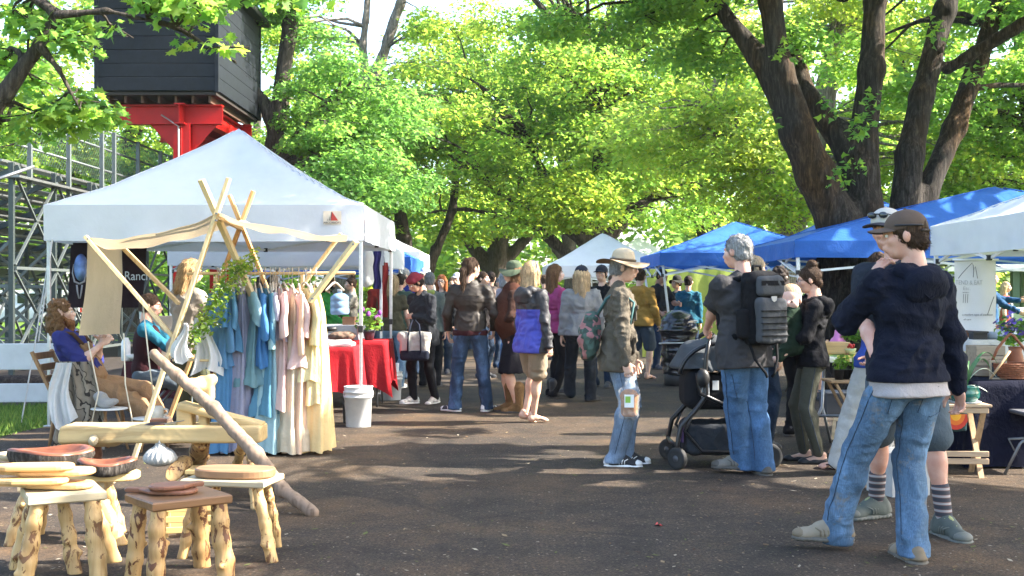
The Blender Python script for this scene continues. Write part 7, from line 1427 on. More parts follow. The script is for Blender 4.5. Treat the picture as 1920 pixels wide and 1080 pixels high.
s5 = stool('low yellow plank stool on the path behind the oval board stool', (GX(425, 7.9), 7.9), 5, (.50, .22), .22, .03, SLAB_Y, [((-.2, -.07), (-.24, -.1), .022, .028), ((.2, -.07), (.25, -.1), .022, .03), ((.2, .07), (.25, .1), .022, .03), ((-.2, .07), (-.24, .1), .022, .028)], 5, SLAB_Y)
# slatted crate on the ground between the stools
cr = empty('slatted_crate', (GX(358, 6.75), 6.75, 0), rad(12), 'small yellow slatted wooden crate on the ground between the stools', 'crate')
for z in (.05, .11, .17):
    for s in (1, -1): mb = MB(); mb.box((0, s*.09, z), (.30, .014, .036), 0, .003); mb.build('slat', SLAB_Y, cr); mb = MB(); mb.box((s*.15, 0, z), (.014, .166, .036), 0, .003); mb.build('end_slat', SLAB_Y, cr)
for x in (-.13, .13):
    for y in (-.072, .072): mb = MB(); mb.box((x, y, .10), (.022, .018, .19), 0, .003); mb.build('corner_post', SLAB_Y, cr)
def outline_paddle(L, W, hl, hw, n=10):
    """cutting board outline: rounded blade and a handle along -X"""
    p = []
    for a in np.linspace(-pi/2, pi/2, n): p.append((L/2-W*.5+W*.5*cos(a)*.9, W/2*sin(a)))
    p += [(-L/2+W*.28, W/2), (-L/2+.01, W*.34), (-L/2-hl*.3, hw*.6), (-L/2-hl*.9, hw*.55), (-L/2-hl, 0), (-L/2-hl*.9, -hw*.55), (-L/2-hl*.3, -hw*.6), (-L/2+.01, -W*.34), (-L/2+W*.28, -W/2)]
    return p
def board(name, label, cat, loc, rz, poly, h, mat, group=None, tilt=0.):
    mb = MB(); mb.prism(poly, h, (0, 0, 0), min(.007, h*.3)); o = mb.build(name, mat, None, False, loc); o.rotation_euler = (0, tilt, rad(rz)); return tag(o, label, cat, group)
zs1 = GZ(912, 5.85)-.009
for i, (dx, dy, rz, L, W, lab) in enumerate([(-.02, .02, -6, .36, .17, 'lowest light paddle board lying on the pale stool at left'), (-.10, -.05, 8, .30, .14, 'light paddle board with handle to the left, second from the bottom'), (-.05, .05, 2, .40, .18, 'third light paddle board in the stack on the left stool'), (-.12, .0, 5, .36, .15, 'topmost light paddle board of the stack on the left stool')]):
    board('paddle_board', lab, 'cutting board', (GX(118, 5.85)+dx, 5.85+dy, zs1+.004+.030*i), rz, outline_paddle(L, W, .15, .045), .026, BOARD_L, 'light boards stacked on the left stool', 0)
zs2 = GZ(926, 5.72)+.003
board('paddle_board', 'lower red brown paddle board on the brown stool, handle pointing left', 'cutting board', (GX(322, 5.72), 5.74, zs2), -8, outline_paddle(.26, .17, .12, .04), .020, BOARD_R, 'red brown boards on the brown stool')
board('paddle_board', 'upper reddish paddle board turned across the lower one on the brown stool', 'cutting board', (GX(315, 5.72), 5.72, zs2+.023), 214, outline_paddle(.20, .16, .08, .045), .022, BOARD_R, 'red brown boards on the brown stool')
board('oval_board', 'thick oval walnut cutting board on the splayed leg stool', 'cutting board', (GX(442, 6.28), 6.27, GZ(893, 6.28)+.003), -8, [(.215*np.sign(cos(a))*abs(cos(a))**.75, .12*np.sign(sin(a))*abs(sin(a))**.75) for a in np.linspace(0, 2*pi, 40, endpoint=False)], .045, BOARD_O)
zs4 = GZ(897, 6.6)+.003
board('long_board', 'long pale board sticking out to the right under the bark bowls', 'cutting board', (GX(175, 6.55), 6.56, zs4), 4, [(.25*np.sign(cos(a))*abs(cos(a))**.7, .13*np.sign(sin(a))*abs(sin(a))**.7) for a in np.linspace(0, 2*pi, 36, endpoint=False)], .04, SLAB_Y)
BK = barkmat('bowl_bark', (.05, .042, .036), (.17, .15, .13)); RIM = wood((.18, .062, .032), (.09, .03, .017), 1.2, 0, .35, key='bowl_rim')
for i, (px, D, z, rx, ry, h, lab) in enumerate([(92, 6.75, zs4+.055, .24, .15, .085, 'large bark edged wooden bowl with reddish rim, left of the pair'), (198, 6.5, zs4+.043, .155, .11, .07, 'smaller bark edged wooden bowl on the long pale board, right of the pair')]):
    e = empty('bark_bowl', (GX(px, D), D, z), 0, lab, 'bowl', 'bark edged bowls'); n = 44; pw = lambda a: 1+.07*sin(a*3+i)+.04*sin(a*5+2)+.02*sin(a*11); mb = MB()
    rg = lambda k, zz, f=0.: [Vector((rx*k*pw(a)*cos(a), ry*k*pw(a)*sin(a), zz+.012*sin(a*2+i)+f*.01*vnoise(np.array([[a*6, zz*60, 2.]]))[0])) for a in np.linspace(0, 2*pi, n, endpoint=False)]
    def rings(L_): 
        m = MB(); V = sum(L_, []); m.add(V, [(j*n+k, j*n+(k+1) % n, (j+1)*n+(k+1) % n, (j+1)*n+k) for j in range(len(L_)-1) for k in range(n)]); return m
    m = rings([rg(.80, 0), rg(.94, .006, 1), rg(.98, h*.35, 1), rg(1.02, h*.65, 1), rg(1.0, h*.9, 1)]); m.f.append(tuple(range(n-1, -1, -1))); m.build('bark_side', BK, e, True)
    m = rings([rg(1.01, h*.88), rg(1.0, h), rg(.88, h+.006), rg(.80, h-.004), rg(.66, h*.45), rg(.4, h*.22)]); m.f.append(tuple(range(5*n, 6*n))); m.build('carved_bowl', RIM, e, True)
mb = MB(); mb.lathe([(.02, 0), (.07, .012), (.085, .05), (.08, .05), (.06, .015)], (0, 0, 0), 20); thing_mb('small_pale_bowl', 'small pale wooden bowl tucked behind the large bark bowl at far left', 'bowl', mb, SLAB, (GX(22, 6.9), 6.9, zs4+.05), True)
# --- shaving horse
DH = 8.0; hs = empty('shaving_horse', (GX(305, DH), DH, 0), 0, 'rustic shaving horse bench of pale split timber with a log leg and driftwood lever', 'bench'); ho = Vector(hs.location); Hh = lambda px, py, D=DH: P(px, py, D)-ho
HW = wood((.47, .34, .16), (.32, .21, .09), .6, 0, .5, key='horse_timber')
def hsurf(name, prims, mat, k=.02, vox=.010, seed=0, cuts=()): V, Q = surf(prims, k, vox, cuts=cuts, disp=lambda V, n: .006*vnoise(V*np.array([7, 16, 16])+seed)+.002*vnoise(V*50)); return mobj(name, V, Q, mat, hs, True)
a_, b2_ = Hh(135, 814), Hh(482, 808); hsurf('bench_plank', [rbox((a_+b2_)/2, ((b2_-a_).length/2+.05, .13, .058), .018), cap(Hh(128, 826), Hh(215, 822), .045, .055, (0, 1, 0), 2.)], HW, .03, cuts=[(a_+Vector((-.05, 0, 0)), (-1, 0, .3)), (b2_+Vector((.05, 0, 0)), (1, 0, 0)), (Hh(300, 792), (0, 0, 1))])
hsurf('work_ramp', [rbox((Hh(342, 760)+Hh(490, 798))/2, (.29, .085, .026), .008, roty(.25))], HW, .02, seed=3)
hsurf('riser', [rbox(Hh(349, 783), (.055, .06, .085), .015)], HW, seed=4); hsurf('riser', [rbox(Hh(383, 775), (.03, .05, .12), .012)], HW, seed=5)
hsurf('clamp_head', [rbox(Hh(386, 728, 7.95), (.055, .045, .085), .02), cap(Hh(355, 722, 7.8), Hh(385, 722, 8.0), .048, .05), ell(Hh(397, 712, 7.95), (.04, .035, .04))], HW, .02, seed=6)
V, Q = surf([cap(Hh(288, 664, 7.85), Hh(330, 702, 7.8), .036, .038), cap(Hh(330, 702, 7.8), Hh(400, 765, 7.7), .038, .042), cap(Hh(400, 765, 7.7), Hh(480, 850, 7.55), .042, .047), cap(Hh(480, 850, 7.55), Hh(530, 918, 7.45), .047, .042), cap(Hh(530, 918, 7.45), Hh(588, 962, 7.32), .042, .038)], .03, .009, disp=lambda V, n: .010*vnoise(V*np.array([20, 20, 12]))+.004*vnoise(V*55)); mobj('driftwood_lever', V, Q, DRIFT, hs, True)
logleg('leg', Hh(378, 826), (GX(322, 8.1)-ho.x, .62, .0), .075, .085, PEEL2, hs, 41, 3, stub=[(Hh(345, 870), Hh(318, 893, 7.75), .06, .05)])
logleg('leg', Hh(180, 826), (GX(186, 8.3)-ho.x, .3, 0), .04, .045, BOARD_R, hs, 42, 1)
logleg('leg', Hh(470, 826), (GX(482, 7.6)-ho.x, -.45, 0), .04, .04, PEEL, hs, 43, 1); logleg('leg', Hh(455, 826), (GX(440, 8.6)-ho.x, .55, 0), .04, .04, PEEL, hs, 44, 1)
mb = MB(); mb.tube([Hh(176, 824, 7.87), Hh(174, 828, 7.78)], [.034, .03], 12); mb.build('tenon_end', SLAB, hs, True)
hk = empty('drawknife', P(300, 800, 7.93), 0, 'dark handled carving knife lying on the shaving horse plank', 'knife'); mb = MB(); mb.tube([(-.10, 0, .0), (-.06, 0, .012), (.03, 0, .02)], [.014, .02, .013], 10); mb.build('handle', plain((.05, .025, .02), .4), hk, True); mb = MB(); mb.bar((.03, 0, .02), (.16, .02, .04), .03, .005); mb.build('blade', STEEL_D, hk)
mb = MB(); mb.box((0, 0, .02), (.11, .07, .045), .2, .006); thing_mb('wood_block', 'small reddish wooden block on the shaving horse plank', 'block', mb, BOARD_R, P(297, 797, 8.05))
V, Q = surf([ell((0, 0, -.10), (.112, .09, .05)), ell((0, 0, -.075), (.075, .07, .05)), cap((0, 0, -.03), (0, 0, .02), .016, .026)], .05, .008, disp=lambda V, n: .007*np.sin(np.arctan2(V[:, 1], V[:, 0])*16+3*vnoise(V*9))*np.clip((V[:, 2]+.14)/.08, 0, 1)); sk_ = mobj('white_sack', V, Q, fabric((.36, .355, .33), var=.06, wr=.3), None, True, P(300, 832, 7.9)); tag(sk_, 'small gathered white sack hanging under the shaving horse', 'sack')
mb = MB(); mb.tube([(0, 0, .03), (0, .0, .10)], .005, 5); mb.build('cord', plain((.6, .55, .45), .8), sk_)
# ------------------------------------------------------------------ canopies along the right side
canopy('white canopy at the right edge above the navy clothed table', 4.30, 7.6, 9.35, 12.05, 2.07, .30, 2.78, TARP_W, STEEL_W, seed=11, bow=.25, legs=(0, 1, 1, 1), conc=1.15)
canopy('wide blue canopy with slanted legs beside the big maple', 3.2, 8.9, 13.3, 16.1, 1.98, .19, 2.72, TARP_B, STEEL_W, seed=12, slant=-.14, bow=.2, conc=.95)
canopy('darker blue canopy behind the wide blue one', 3.95, 7.0, 16.3, 19.3, 2.06, .2, 2.82, TARP_B2, STEEL_W, seed=13, slant=-.1, legs=(1, 0, 1, 1))
canopy('small blue canopy with a white edged ridge in the middle distance', 2.34, 5.3, 18.6, 21.4, 2.02, .2, 2.60, TARP_B, STEEL_W, seed=14, slant=-.26, bow=.2)
canopy('white peaked canopy right of the crowd, nearer of two', .75, 3.5, 26.0, 29.0, 1.98, .25, 2.78, TARP_W, STEEL_W, seed=15)
canopy('farther white peaked canopy between the white and the blue one', 2.1, 5.0, 31.5, 34.5, 2.0, .25, 2.95, TARP_W, STEEL_W, seed=16)
mb = MB(); mb.grid(lambda u, v: Vector((2.7*u, .03*sin(u*30), 1.75*v)), 30, 6); thing_mb('yellow_side_wall', 'bright yellow green canopy side wall behind the small blue canopy', 'side wall', mb, fabric((.30, .36, .09), var=.08, wr=.3, trans=.4), (2.6, 23.4, .1), True)
mb = MB(); mb.box((0, 0, 0), (.26, .02, .5)); thing_mb('hanging_sheet', 'small white sheet hung at the back of the blue canopy near the cap men', 'sheet', mb, plain((.55, .56, .56), .6), (GX(1648, 15.9), 15.9, GZ(520, 15.9)))
# black bag covered bin
bn2 = empty('trash_bin', (GX(1271, 17.5), 17.5, 0), 0, 'tall bin wrapped in shiny black plastic with a white cord round it', 'bin'); bp = plain((.012, .012, .014), .22, 0, .6, .2, 9, .1, key='black_film')
V, Q = surf([cap((0, 0, .24), (0, 0, .88), .225, .265), cap((0, 0, .82), (0, 0, .88), .29, .29, (0, 0, 1), .25)], .04, .016, disp=lambda V, n: .030*(vnoise(V*np.array([5, 5, 17]))+.5*vnoise(V*np.array([9, 9, 34])))); mobj('plastic_cover', V, Q, bp, bn2, True)
mb = MB(); mb.lathe([(.2, 0), (.21, .02), (.22, .25)], (0, 0, 0), 20); mb.build('bin_base', BLACK, bn2, True)
mb = MB(); mb.tube([(.275*cos(a), .275*sin(a), .60-.05*sin(a*.5+2.2)) for a in np.linspace(0, 2*pi, 25)], .011, 5, False); mb.build('cord', plain((.6, .6, .58), .7), bn2, True)
mb = MB(); mb.tube([(.0+.17*cos(a), .02*sin(a), .93+.09*sin(a)) for a in np.linspace(-.1, pi+.1, 17)], .022, 8); mb.build('blue_hoop', plain((.03, .09, .5), .35), bn2, True)
V, Q = surf([ell((.12, -.05, .95), (.13, .1, .025)), ell((.2, -.08, .965), (.09, .05, .02))], .02, .012); tag(mobj('paper_plates', V, Q, plain((.75, .72, .7), .7), None, True, bn2.location), 'white paper plates lying on top of the black wrapped bin', 'plates')

# ------------------------------------------------------------------ stroller
st = empty('stroller', (1.70, 9.5, 0), 0, 'black and grey baby stroller facing left with a shopping basket underneath', 'stroller'); FAB_G = fabric(ph(96, 102, 108), var=.1, wr=.4); FAB_B = fabric((.012, .012, .014)); FRM = plain((.014, .014, .016), .3, .2, .5, .1, key='stroller_frame')
for s in (-1, 1):
    y = s*.27
    for x, r in ((-.40, .088), (.32, .105)):
        e = None; mb = MB(); mb.lathe([(r-.028, -.022), (r-.006, -.024), (r, -.012), (r, .012), (r-.006, .024), (r-.028, .022)], (0, 0, 0), 28); mb.v = [(a, c, b) for a, b, c in mb.v]; mb.f = [q[::-1] for q in mb.f]; wl = mb.build('wheel', RUBBER, st, True, (x, y, r)); wl.rotation_euler.z = rad(-48 if x < 0 else 0)
        mb = MB(); mb.lathe([(.02, -.03), (.03, -.018), (.05, -.014), (r-.028, -.014), (r-.028, .014), (.05, .014), (.03, .018), (.02, .03)], (0, 0, 0), 20); mb.v = [(a, c, b) for a, b, c in mb.v]; mb.f = [q[::-1] for q in mb.f]; mb.build('hub', plain((.05, .05, .055), .4), wl, True)
    mb = MB(); mb.tube([(-.40, y, .088), (-.40, y*.98, .2), (-.37, y*.95, .34), (-.26, y*.95, .46), (-.17, y*.95, .58), (-.18, y*.95, .75), (-.17, y*.95, .9), (-.14, y*.9, 1.03)], [.018, .019, .02, .021, .021, .02, .018, .015], 8); mb.build('front_frame', FRM, st, True)
    mb = MB(); mb.tube([(.32, y, .105), (.16, y*.97, .38), (-.05, y*.97, .52), (-.22, y*.97, .60), (-.24, y*.97, .76)], .018, 8); mb.build('rear_frame', FRM, st, True)
    mb = MB(); mb.tube([(-.26, y*.97, .47), (-.34, y*.9, .30), (-.20, y*.9, .14), (.30, y*.9, .13)], .014, 8); mb.build('basket_rail', FRM, st, True)
    V, Q = surf([ell((-.20, y*1.03, .72), (.055, .04, .075))], .01, .009); mobj('hinge', V, Q, BLACK, st, True)
mb = MB(); mb.tube([(-.14, -.243, 1.03), (-.11, -.22, 1.055), (-.10, 0, 1.06), (-.11, .22, 1.055), (-.14, .243, 1.03)], .019, 10); mb.build('handle', plain((.03, .03, .032), .8), st, True)
mb = MB(); mb.tube([(-.40, -.26, .19), (-.42, 0, .19), (-.40, .26, .19)], .014, 8); mb.tube([(.32, -.27, .105), (.32, .27, .105)], .011, 8); mb.build('axle', FRM, st, True)
mobj('basket', *surf([rbox((.0, 0, .23), (.33, .24, .125), .05), rbox((.2, 0, .33), (.14, .22, .09), .04)], .04, .011, disp=folds('top', .009, 1, 3), subs=[rbox((.0, 0, .42), (.26, .2, .12), .03)]), fabric(ph(62, 66, 72), var=.1, wr=.4), st, True)
mobj('seat_shell', *surf([rbox((-.04, 0, .60), (.28, .205, .14), .07), rbox((.13, 0, .72), (.09, .2, .18), .05), rbox((-.22, 0, .64), (.09, .2, .13), .05)], .05, .011), FAB_B, st, True)
mobj('canopy_hood', *surf([ell((-.08, 0, .78), (.34, .25, .26))], .02, .011, cuts=[((0, 0, .77), (-.05, 0, -1))], disp=lambda V, n: .012*np.sin(np.arctan2(V[:, 2]-.7, V[:, 0]+.06)*9)), FAB_G, st, True)
mb = MB(); mb.tube([(-.06+.315*cos(a), -.22, .72+.27*sin(a)) for a in np.linspace(.5, pi-.1, 14)], .017, 8); mb.build('hood_bow', FRM, st, True)
for x, w_, h, c in ((-.17, .06, .13, (.62, .66, .7)), (-.09, .05, .075, (.75, .74, .7)), (.05, .07, .06, (.75, .74, .7))): mb = MB(); mb.box((x, -.222, .62 if x < -.12 else .66), (w_, .006, h), 0, .002); mb.build('label', plain(c, .5), st)
mb = MB(); mb.prism([(-.02, 0), (.02, 0), (0, .045)], .004, (-.17, -.226, .69), 0, Matrix.Rotation(pi/2, 3, 'X')); mb.build('label', plain((.55, .3, .04), .5), st)
mb = MB(); mb.box((-.355, -.2, .27), (.02, .10, .12), 0, .005); mb.build('purple_patch', plain((.06, .03, .09), .8), st)

# ------------------------------------------------------------------ seedling table and stands
FLW, t_, b__ = nodemat('floral_oilcloth'); mp_ = coords(t_); v1 = N(t_, 'ShaderNodeTexVoronoi', Scale=10.); t_.links.new(mp_.outputs[0], v1.inputs[0]); rr_ = ramp(t_, [(0, (.52, .40, .05)), (.42, (.62, .55, .30)), (.58, (.10, .22, .05)), (.70, (.50, .38, .05)), (.82, (.40, .05, .05)), (.9, (.7, .66, .5))]); rr_.color_ramp.interpolation = 'CONSTANT'
t_.links.new(v1.outputs['Color'], rr_.inputs[0]); t_.links.new(rr_.outputs[0], b__.inputs[0]); b__.inputs['Roughness'].default_value = .4
tx0, tx1, ty0, ty1 = 2.66, 4.4, 10.3, 11.0; tz = GZ(667, 10.3); ft_ = empty('folding_table', ((tx0+tx1)/2, (ty0+ty1)/2, 0), 0, 'grey legged folding table with a yellow floral cloth in front of the maple', 'table'); fo = Vector(ft_.location)
mb = MB(); mb.box((0, 0, tz-.02), (tx1-tx0, ty1-ty0, .035), 0, .01); mb.build('table_top', plain((.5, .5, .48), .6), ft_)
mb = MB(); mb.grid(lambda u, v: Vector(((u-.5)*(tx1-tx0+.04), (ty1-ty0+.05)*(.5-max(v-.12, 0)/.88) if v > .12 else 0, 0)) if False else Vector(((u-.5)*(tx1-tx0+.04), -(ty1-ty0)/2-.02+(ty1-ty0+.04)*max(0, v-.15)/.85, tz+.004-(.06*(.15-v)/.15 if v < .15 else 0)+.004*sin(u*40)*(v < .15))), 40, 12); mb.build('floral_cloth', FLW, ft_, True)
for x in (-.70, .70):
    mb = MB(); mb.tube([(x, -.02, tz-.04), (x-.02, -.02, .36), (x-.22, -.16, 0)], .014, 8); mb.tube([(x-.02, -.02, .36), (x+.12, .2, 0)], .014, 8); mb.build('leg', metal((.4, .42, .44)), ft_, True)
mb = MB(); mb.tube([(-.78, -.05, .28), (.6, -.05, .28)], .012, 6); mb.build('leg_brace', metal((.4, .42, .44)), ft_, True)
WD_L = wood((.55, .36, .17), None, 1.2, 0, key='tray_wood'); tr_ = empty('wooden_tray', (GX(1562, 10.45), 10.5, tz+.008), 0, 'pale wooden berry tray with two bays on the floral table', 'tray'); mb = MB(); mb.box((0, 0, .006), (.25, .16, .012)); mb.build('base', WD_L, tr_)
for s in (1, -1):
    mb = MB(); mb.box((0, s*.085, .055), (.28, .012, .10), 0, .003, Matrix.Rotation(-s*.12, 3, 'X')); mb.build('side', WD_L, tr_); mb = MB(); mb.box((s*.135, 0, .055), (.012, .15, .10), 0, .003, Matrix.Rotation(s*.12, 3, 'Y')); mb.build('end', WD_L, tr_)
mb = MB(); mb.box((0, 0, .05), (.01, .145, .08)); mb.build('divider', WD_L, tr_)
sb = empty('strawberry_basket', (GX(1594, 10.42), 10.42, tz+.008), 0, 'small basket of red strawberries on the floral table', 'basket'); mb = MB(); mb.lathe([(.035, 0), (.05, .035), (.053, .05), (.045, .05), (.03, .012)], (0, 0, 0), 16); mb.build('basket', plain((.5, .55, .3), .6), sb, True)
for k in range(9): V, Q = surf([cap((0, 0, .006), (0, 0, -.008), .014, .007)], .01, .005); mobj('strawberry', V, Q, plain((.42, .02, .02), .4), sb, True, (.03*cos(k*2.4)*(.4+.6*(k % 3)/2), .03*sin(k*2.4)*(.4+.6*(k % 3)/2), .06+.014*(k % 2)))
V, Q = surf([cap((0, 0, .05), (.01, 0, .18), .07, .02), ell((0, 0, .06), (.08, .06, .06))], .04, .009, disp=folds('top', .012, 1, 2)); tag(mobj('pink_bag', V, Q, plain((.50, .16, .38), .35), None, True, (GX(1566, 10.9), 10.85, tz+.01)), 'crinkled pink plastic bag standing behind the wooden tray', 'bag')
def potted(label, loc, h, w_, col, pot=(.018, .018, .02), pr=.045, ph_=.085, n=60, mats=None, ls=.04, group='seedling pots on the lower stand', name='seedling_pot'):
    e = empty(name, loc, 0, label, 'plant', group); mb = MB(); mb.lathe([(pr*.75, 0), (pr, ph_*.93), (pr*1.07, ph_*.94), (pr*1.07, ph_), (pr*.9, ph_), (pr*.8, ph_*.8)], (0, 0, 0), 14); mb.build('pot', plain(pot, .6), e, True)
    r = np.random.default_rng(int(abs(loc[0])*977) % 999); C, NN = clump_leaves(np.array([0, 0, ph_+h*.5]), w_, n, r, h/w_*.6, .1); mb = MB()
    for k in range(4): mb.tube([(0, 0, ph_*.8), (w_*.5*cos(k*1.6), w_*.5*sin(k*1.6), ph_+h*.8)], .003, 4)
    mb.build('stem', plain((.12, .2, .05), .8), e); leaves('foliage', C, NN, ls, mats or [L_MID, L_BRIGHT], e, 'kite', 2); return e
for k in range(5): potted(['bushy dark green herb at the left behind the pink bag', 'bushy green herb in the middle of the back row on the floral table', 'bushy green herb beside the strawberries at the back', 'tall seedling at the right back of the floral table', 'leafy seedling hidden behind the navy hoodie on the floral table'][k], (GX(1580+22*k, 10.9), 10.86, tz+.006), .16, .085, None, n=90, mats=[L_DEEP, L_MID], group='herbs on the floral table', name='potted_herb')
ls_ = empty('wooden_stand', (GX(1600, 10.0), 10.0, 0), 0, 'folding wooden stand with crossed legs holding seedling pots below the floral table', 'stand'); WD = wood((.40, .26, .14), None, 1.2, 2, key='stand_wood'); zz = GZ(712, 9.95)
for k in range(4): mb = MB(); mb.box((.0, -.12+.085*k, zz-.012), (.46, .07, .022), 0, .003); mb.build('slat', wood((.40, .26, .14), None, 1.2, 0, key='stand_wood_x'), ls_)
for y in (-.12, .14):
    mb = MB(); mb.bar((-.18, y, zz-.03), (.16, y, 0), .04, .02); mb.build('leg', WD, ls_); mb = MB(); mb.bar((.18, y+.022, zz-.03), (-.16, y+.022, 0), .04, .02); mb.build('leg', WD, ls_)
for k in range(5): potted(['leftmost black seedling pot on the wooden stand', 'second black seedling pot from the left on the wooden stand', 'middle black seedling pot on the wooden stand', 'fourth black seedling pot on the wooden stand', 'rightmost black seedling pot on the wooden stand'][k], (GX(1570+15*k, 10), 9.95+.05*(k % 2), zz+.002), .12, .055, None, n=34)
gb = boxthing('grey_tub', 'dark grey plastic tub on the ground behind the floral table', 'tub', (GX(1578, 13.2), 13.2, 0), (.42, .34, .26), ph(74, 78, 86), 0, (.10, .11, .125))
sg = empty('framed_chalkboard', (GX(1580, 9.75), 9.75, .16), 0, 'small pale framed chalkboard with coloured lines leaning on the wooden stand', 'sign'); sg.rotation_euler = (rad(-12), rad(7), rad(-8)); FW_ = wood((.55, .42, .26), None, 1, 0, key='frame_wood')
for s in (1, -1): mb = MB(); mb.box((0, 0, .09+s*.08), (.19, .018, .028), 0, .003); mb.build('frame_bar', FW_, sg); mb = MB(); mb.box((s*.081, 0, .09), (.028, .018, .132), 0, .003); mb.build('frame_bar', FW_, sg)
mb = MB(); mb.box((0, .003, .09), (.134, .008, .132)); cbd = mb.build('chalk_panel', plain((.03, .045, .06), .7), sg)
for k, c in enumerate([(.2, .35, .6), (.3, .45, .25), (.35, .3, .15), (.15, .35, .55)]): mb = MB(); mb.box((-.005*(k % 2), -.003, .14-.032*k), (.10-.012*(k % 3), .002, .011)); mb.build('chalk_line', plain(c, .8), cbd)
boxthing('white_carton', 'white cardboard carton on the ground behind the navy hoodie man', 'carton', (GX(1688, 8.1), 8.15, 0), (.30, .30, .30), ph(205, 205, 202), .3)
# folding side table with the orchid pot
sdt = empty('side_table', (GX(1795, 8.9), 8.95, 0), rad(-3), 'small wooden folding side table with the green orchid pot', 'table'); z3 = GZ(756, 8.9); WDT = wood((.42, .29, .18), None, 1.2, 0, key='side_wood')
for k in range(5): mb = MB(); mb.box((0, -.14+.07*k, z3-.01), (.44, .062, .02), 0, .003); mb.build('top_slat', WDT, sdt)
for x in (-.17, .17):
    mb = MB(); mb.bar((x, -.15, z3-.02), (x, .15, 0), .04, .018); mb.build('leg', WD, sdt); mb = MB(); mb.bar((x-.022, .15, z3-.02), (x-.022, -.15, 0), .04, .018); mb.build('leg', WD, sdt)
for z in (.18, .125): mb = MB(); mb.box((0, -.125, z), (.42, .018, .042), 0, .003); mb.build('brace_slat', WDT, sdt)
mb = MB(); mb.box((0, -.15, z3-.045), (.40, .018, .04), 0, .003); mb.build('apron', WDT, sdt)
op = empty('orchid_pot', (GX(1811, 8.9), 8.93, z3+.004), 0, 'glazed green pot holding an orchid with white edged strap leaves', 'plant'); mb = MB(); mb.lathe([(.06, 0), (.09, .012), (.112, .05), (.112, .08), (.10, .118), (.104, .126), (.095, .126), (.09, .09)], (0, 0, 0), 30); gl = plain((.012, .10, .085), .15, 0, .7, .3, 14, .05, key='green_glaze'); mb.build('pot', gl, op, True)
mb = MB(); mb.lathe([(.10, -.003), (.125, .004), (.12, .01), (.08, .006)], (0, 0, 0), 26); mb.build('saucer', plain((.4, .42, .4), .4), op, True)
LF = plain((.07, .17, .05), .35, 0, .5, .2, 20, .03, key='strap_leaf'); LFW = plain((.55, .6, .5), .4, key='leaf_edge')
for k, (a, L, lift, m) in enumerate([(-.3, .26, .20, LFW), (-.55, .22, .02, LFW), (.5, .2, .3, LF), (1.6, .22, .28, LF), (2.7, .16, .22, LF), (3.6, .2, .1, LFW), (.1, .24, .36, LF)]):
    mb = MB(); mb.grid(lambda u, v: Vector((cos(a)*L*v-sin(a)*(u-.5)*.05*(1-v**3), -sin(a)*L*v*.4-.02*v+cos(a)*(u-.5)*.05*(1-v**3), .12+lift*sin(v*2.2)*.8-.06*v*v+.01*abs(u-.5))), 4, 10); mb.build('leaf', m, op, True)
mb = MB(); mb.tube([(-.03, 0, .1), (-.035, 0, .34)], .004, 5); mb.build('stake', plain((.6, .55, .4), .7), op)
mb = MB(); mb.lathe([(.05, 0), (.065, .09), (.07, .1), (.06, .1), (.05, .03)], (0, 0, 0), 18); thing_mb('terracotta_pot', 'orange red clay pot at the left of the orchid table', 'pot', mb, plain((.36, .09, .04), .7), (GX(1768, 8.9), 8.98, z3+.002), True)
NVY = fabric(ph(20, 24, 48, 1.6), var=.15, wr=.4)
draped('navy clothed table at the right edge with basket and flowers', 3.62, 6.2, 9.28, 10.05, GZ(716, 9.28), GZ(716, 9.28)-.02, NVY, legs=False, corner=0, seed=8)
z4 = GZ(716, 9.28)+.008
# bag with the painted sunrise
sbg = empty('sunburst_bag', (GX(1787, 9.24), 9.21, .31), 0, 'dark teal cloth bag with a yellow and red sunburst hanging at the navy table', 'bag'); mobj('bag_body', *surf([rbox((0, 0, .14), (.10, .02, .15), .018)], .01, .01, disp=folds('top', .005, 1, 3)), fabric((.02, .045, .05)), sbg, True)
for k in range(11):
    a0 = pi+pi*k/11; c = [(.40, .03, .02), (.55, .12, .02), (.62, .34, .03)]
    for j, (r0, r1) in enumerate(((0.0, .05), (.05, .085), (.085, .12))): mb = MB(); b = a0+pi/11; mb.prism([(r0*cos(a0)*.85, r0*sin(a0)), (r1*cos(a0)*.85, r1*sin(a0)), (r1*1.0*cos(b)*.85, r1*sin(b)), (r0*cos(b)*.85, r0*sin(b))] if r0 else [(0, 0), (r1*cos(a0)*.85, r1*sin(a0)), (r1*cos(b)*.85, r1*sin(b))], .004, (0, -.026, .13), 0, Matrix.Rotation(pi/2, 3, 'X')@Matrix.Diagonal((1, -1, 1)) if False else Matrix.Rotation(pi/2, 3, 'X')); mb.build('ray', plain(c[2-j] if False else [(.62, .34, .03), (.55, .14, .02), (.40, .03, .02)][j], .8), sbg)
# basket, flowers, crate, frame on the navy table
bs = empty('wicker_basket', (GX(1900, 9.5), 9.55, z4), 0, 'reddish wicker basket with a tall handle on the navy table', 'basket'); WK = plain((.24, .075, .03), .5, 0, .4, .3, 40, .2, key='wicker')
for j in range(8): rr = .11+.035*sin(j/7*1.6); mb = MB(); mb.tube([((rr+.004*sin(a*17+j*pi))*cos(a)*1.15, (rr+.004*sin(a*17+j*pi))*sin(a), .012+.0155*j) for a in np.linspace(0, 2*pi, 49)], .009, 5, False); mb.build('woven_ring', WK, bs, True)
mb = MB(); mb.tube([(-.16, 0, .12), (-.11, 0, .24), (-.03, 0, .34), (.0, 0, .36), (.03, 0, .34), (.11, 0, .24), (.16, 0, .12)], .012, 6); mb.build('handle', WK, bs, True); mb = MB(); mb.lathe([(.001, .004), (.125, .004), (.125, .012)], (0, 0, 0), 20); mb.build('base', WK, bs)
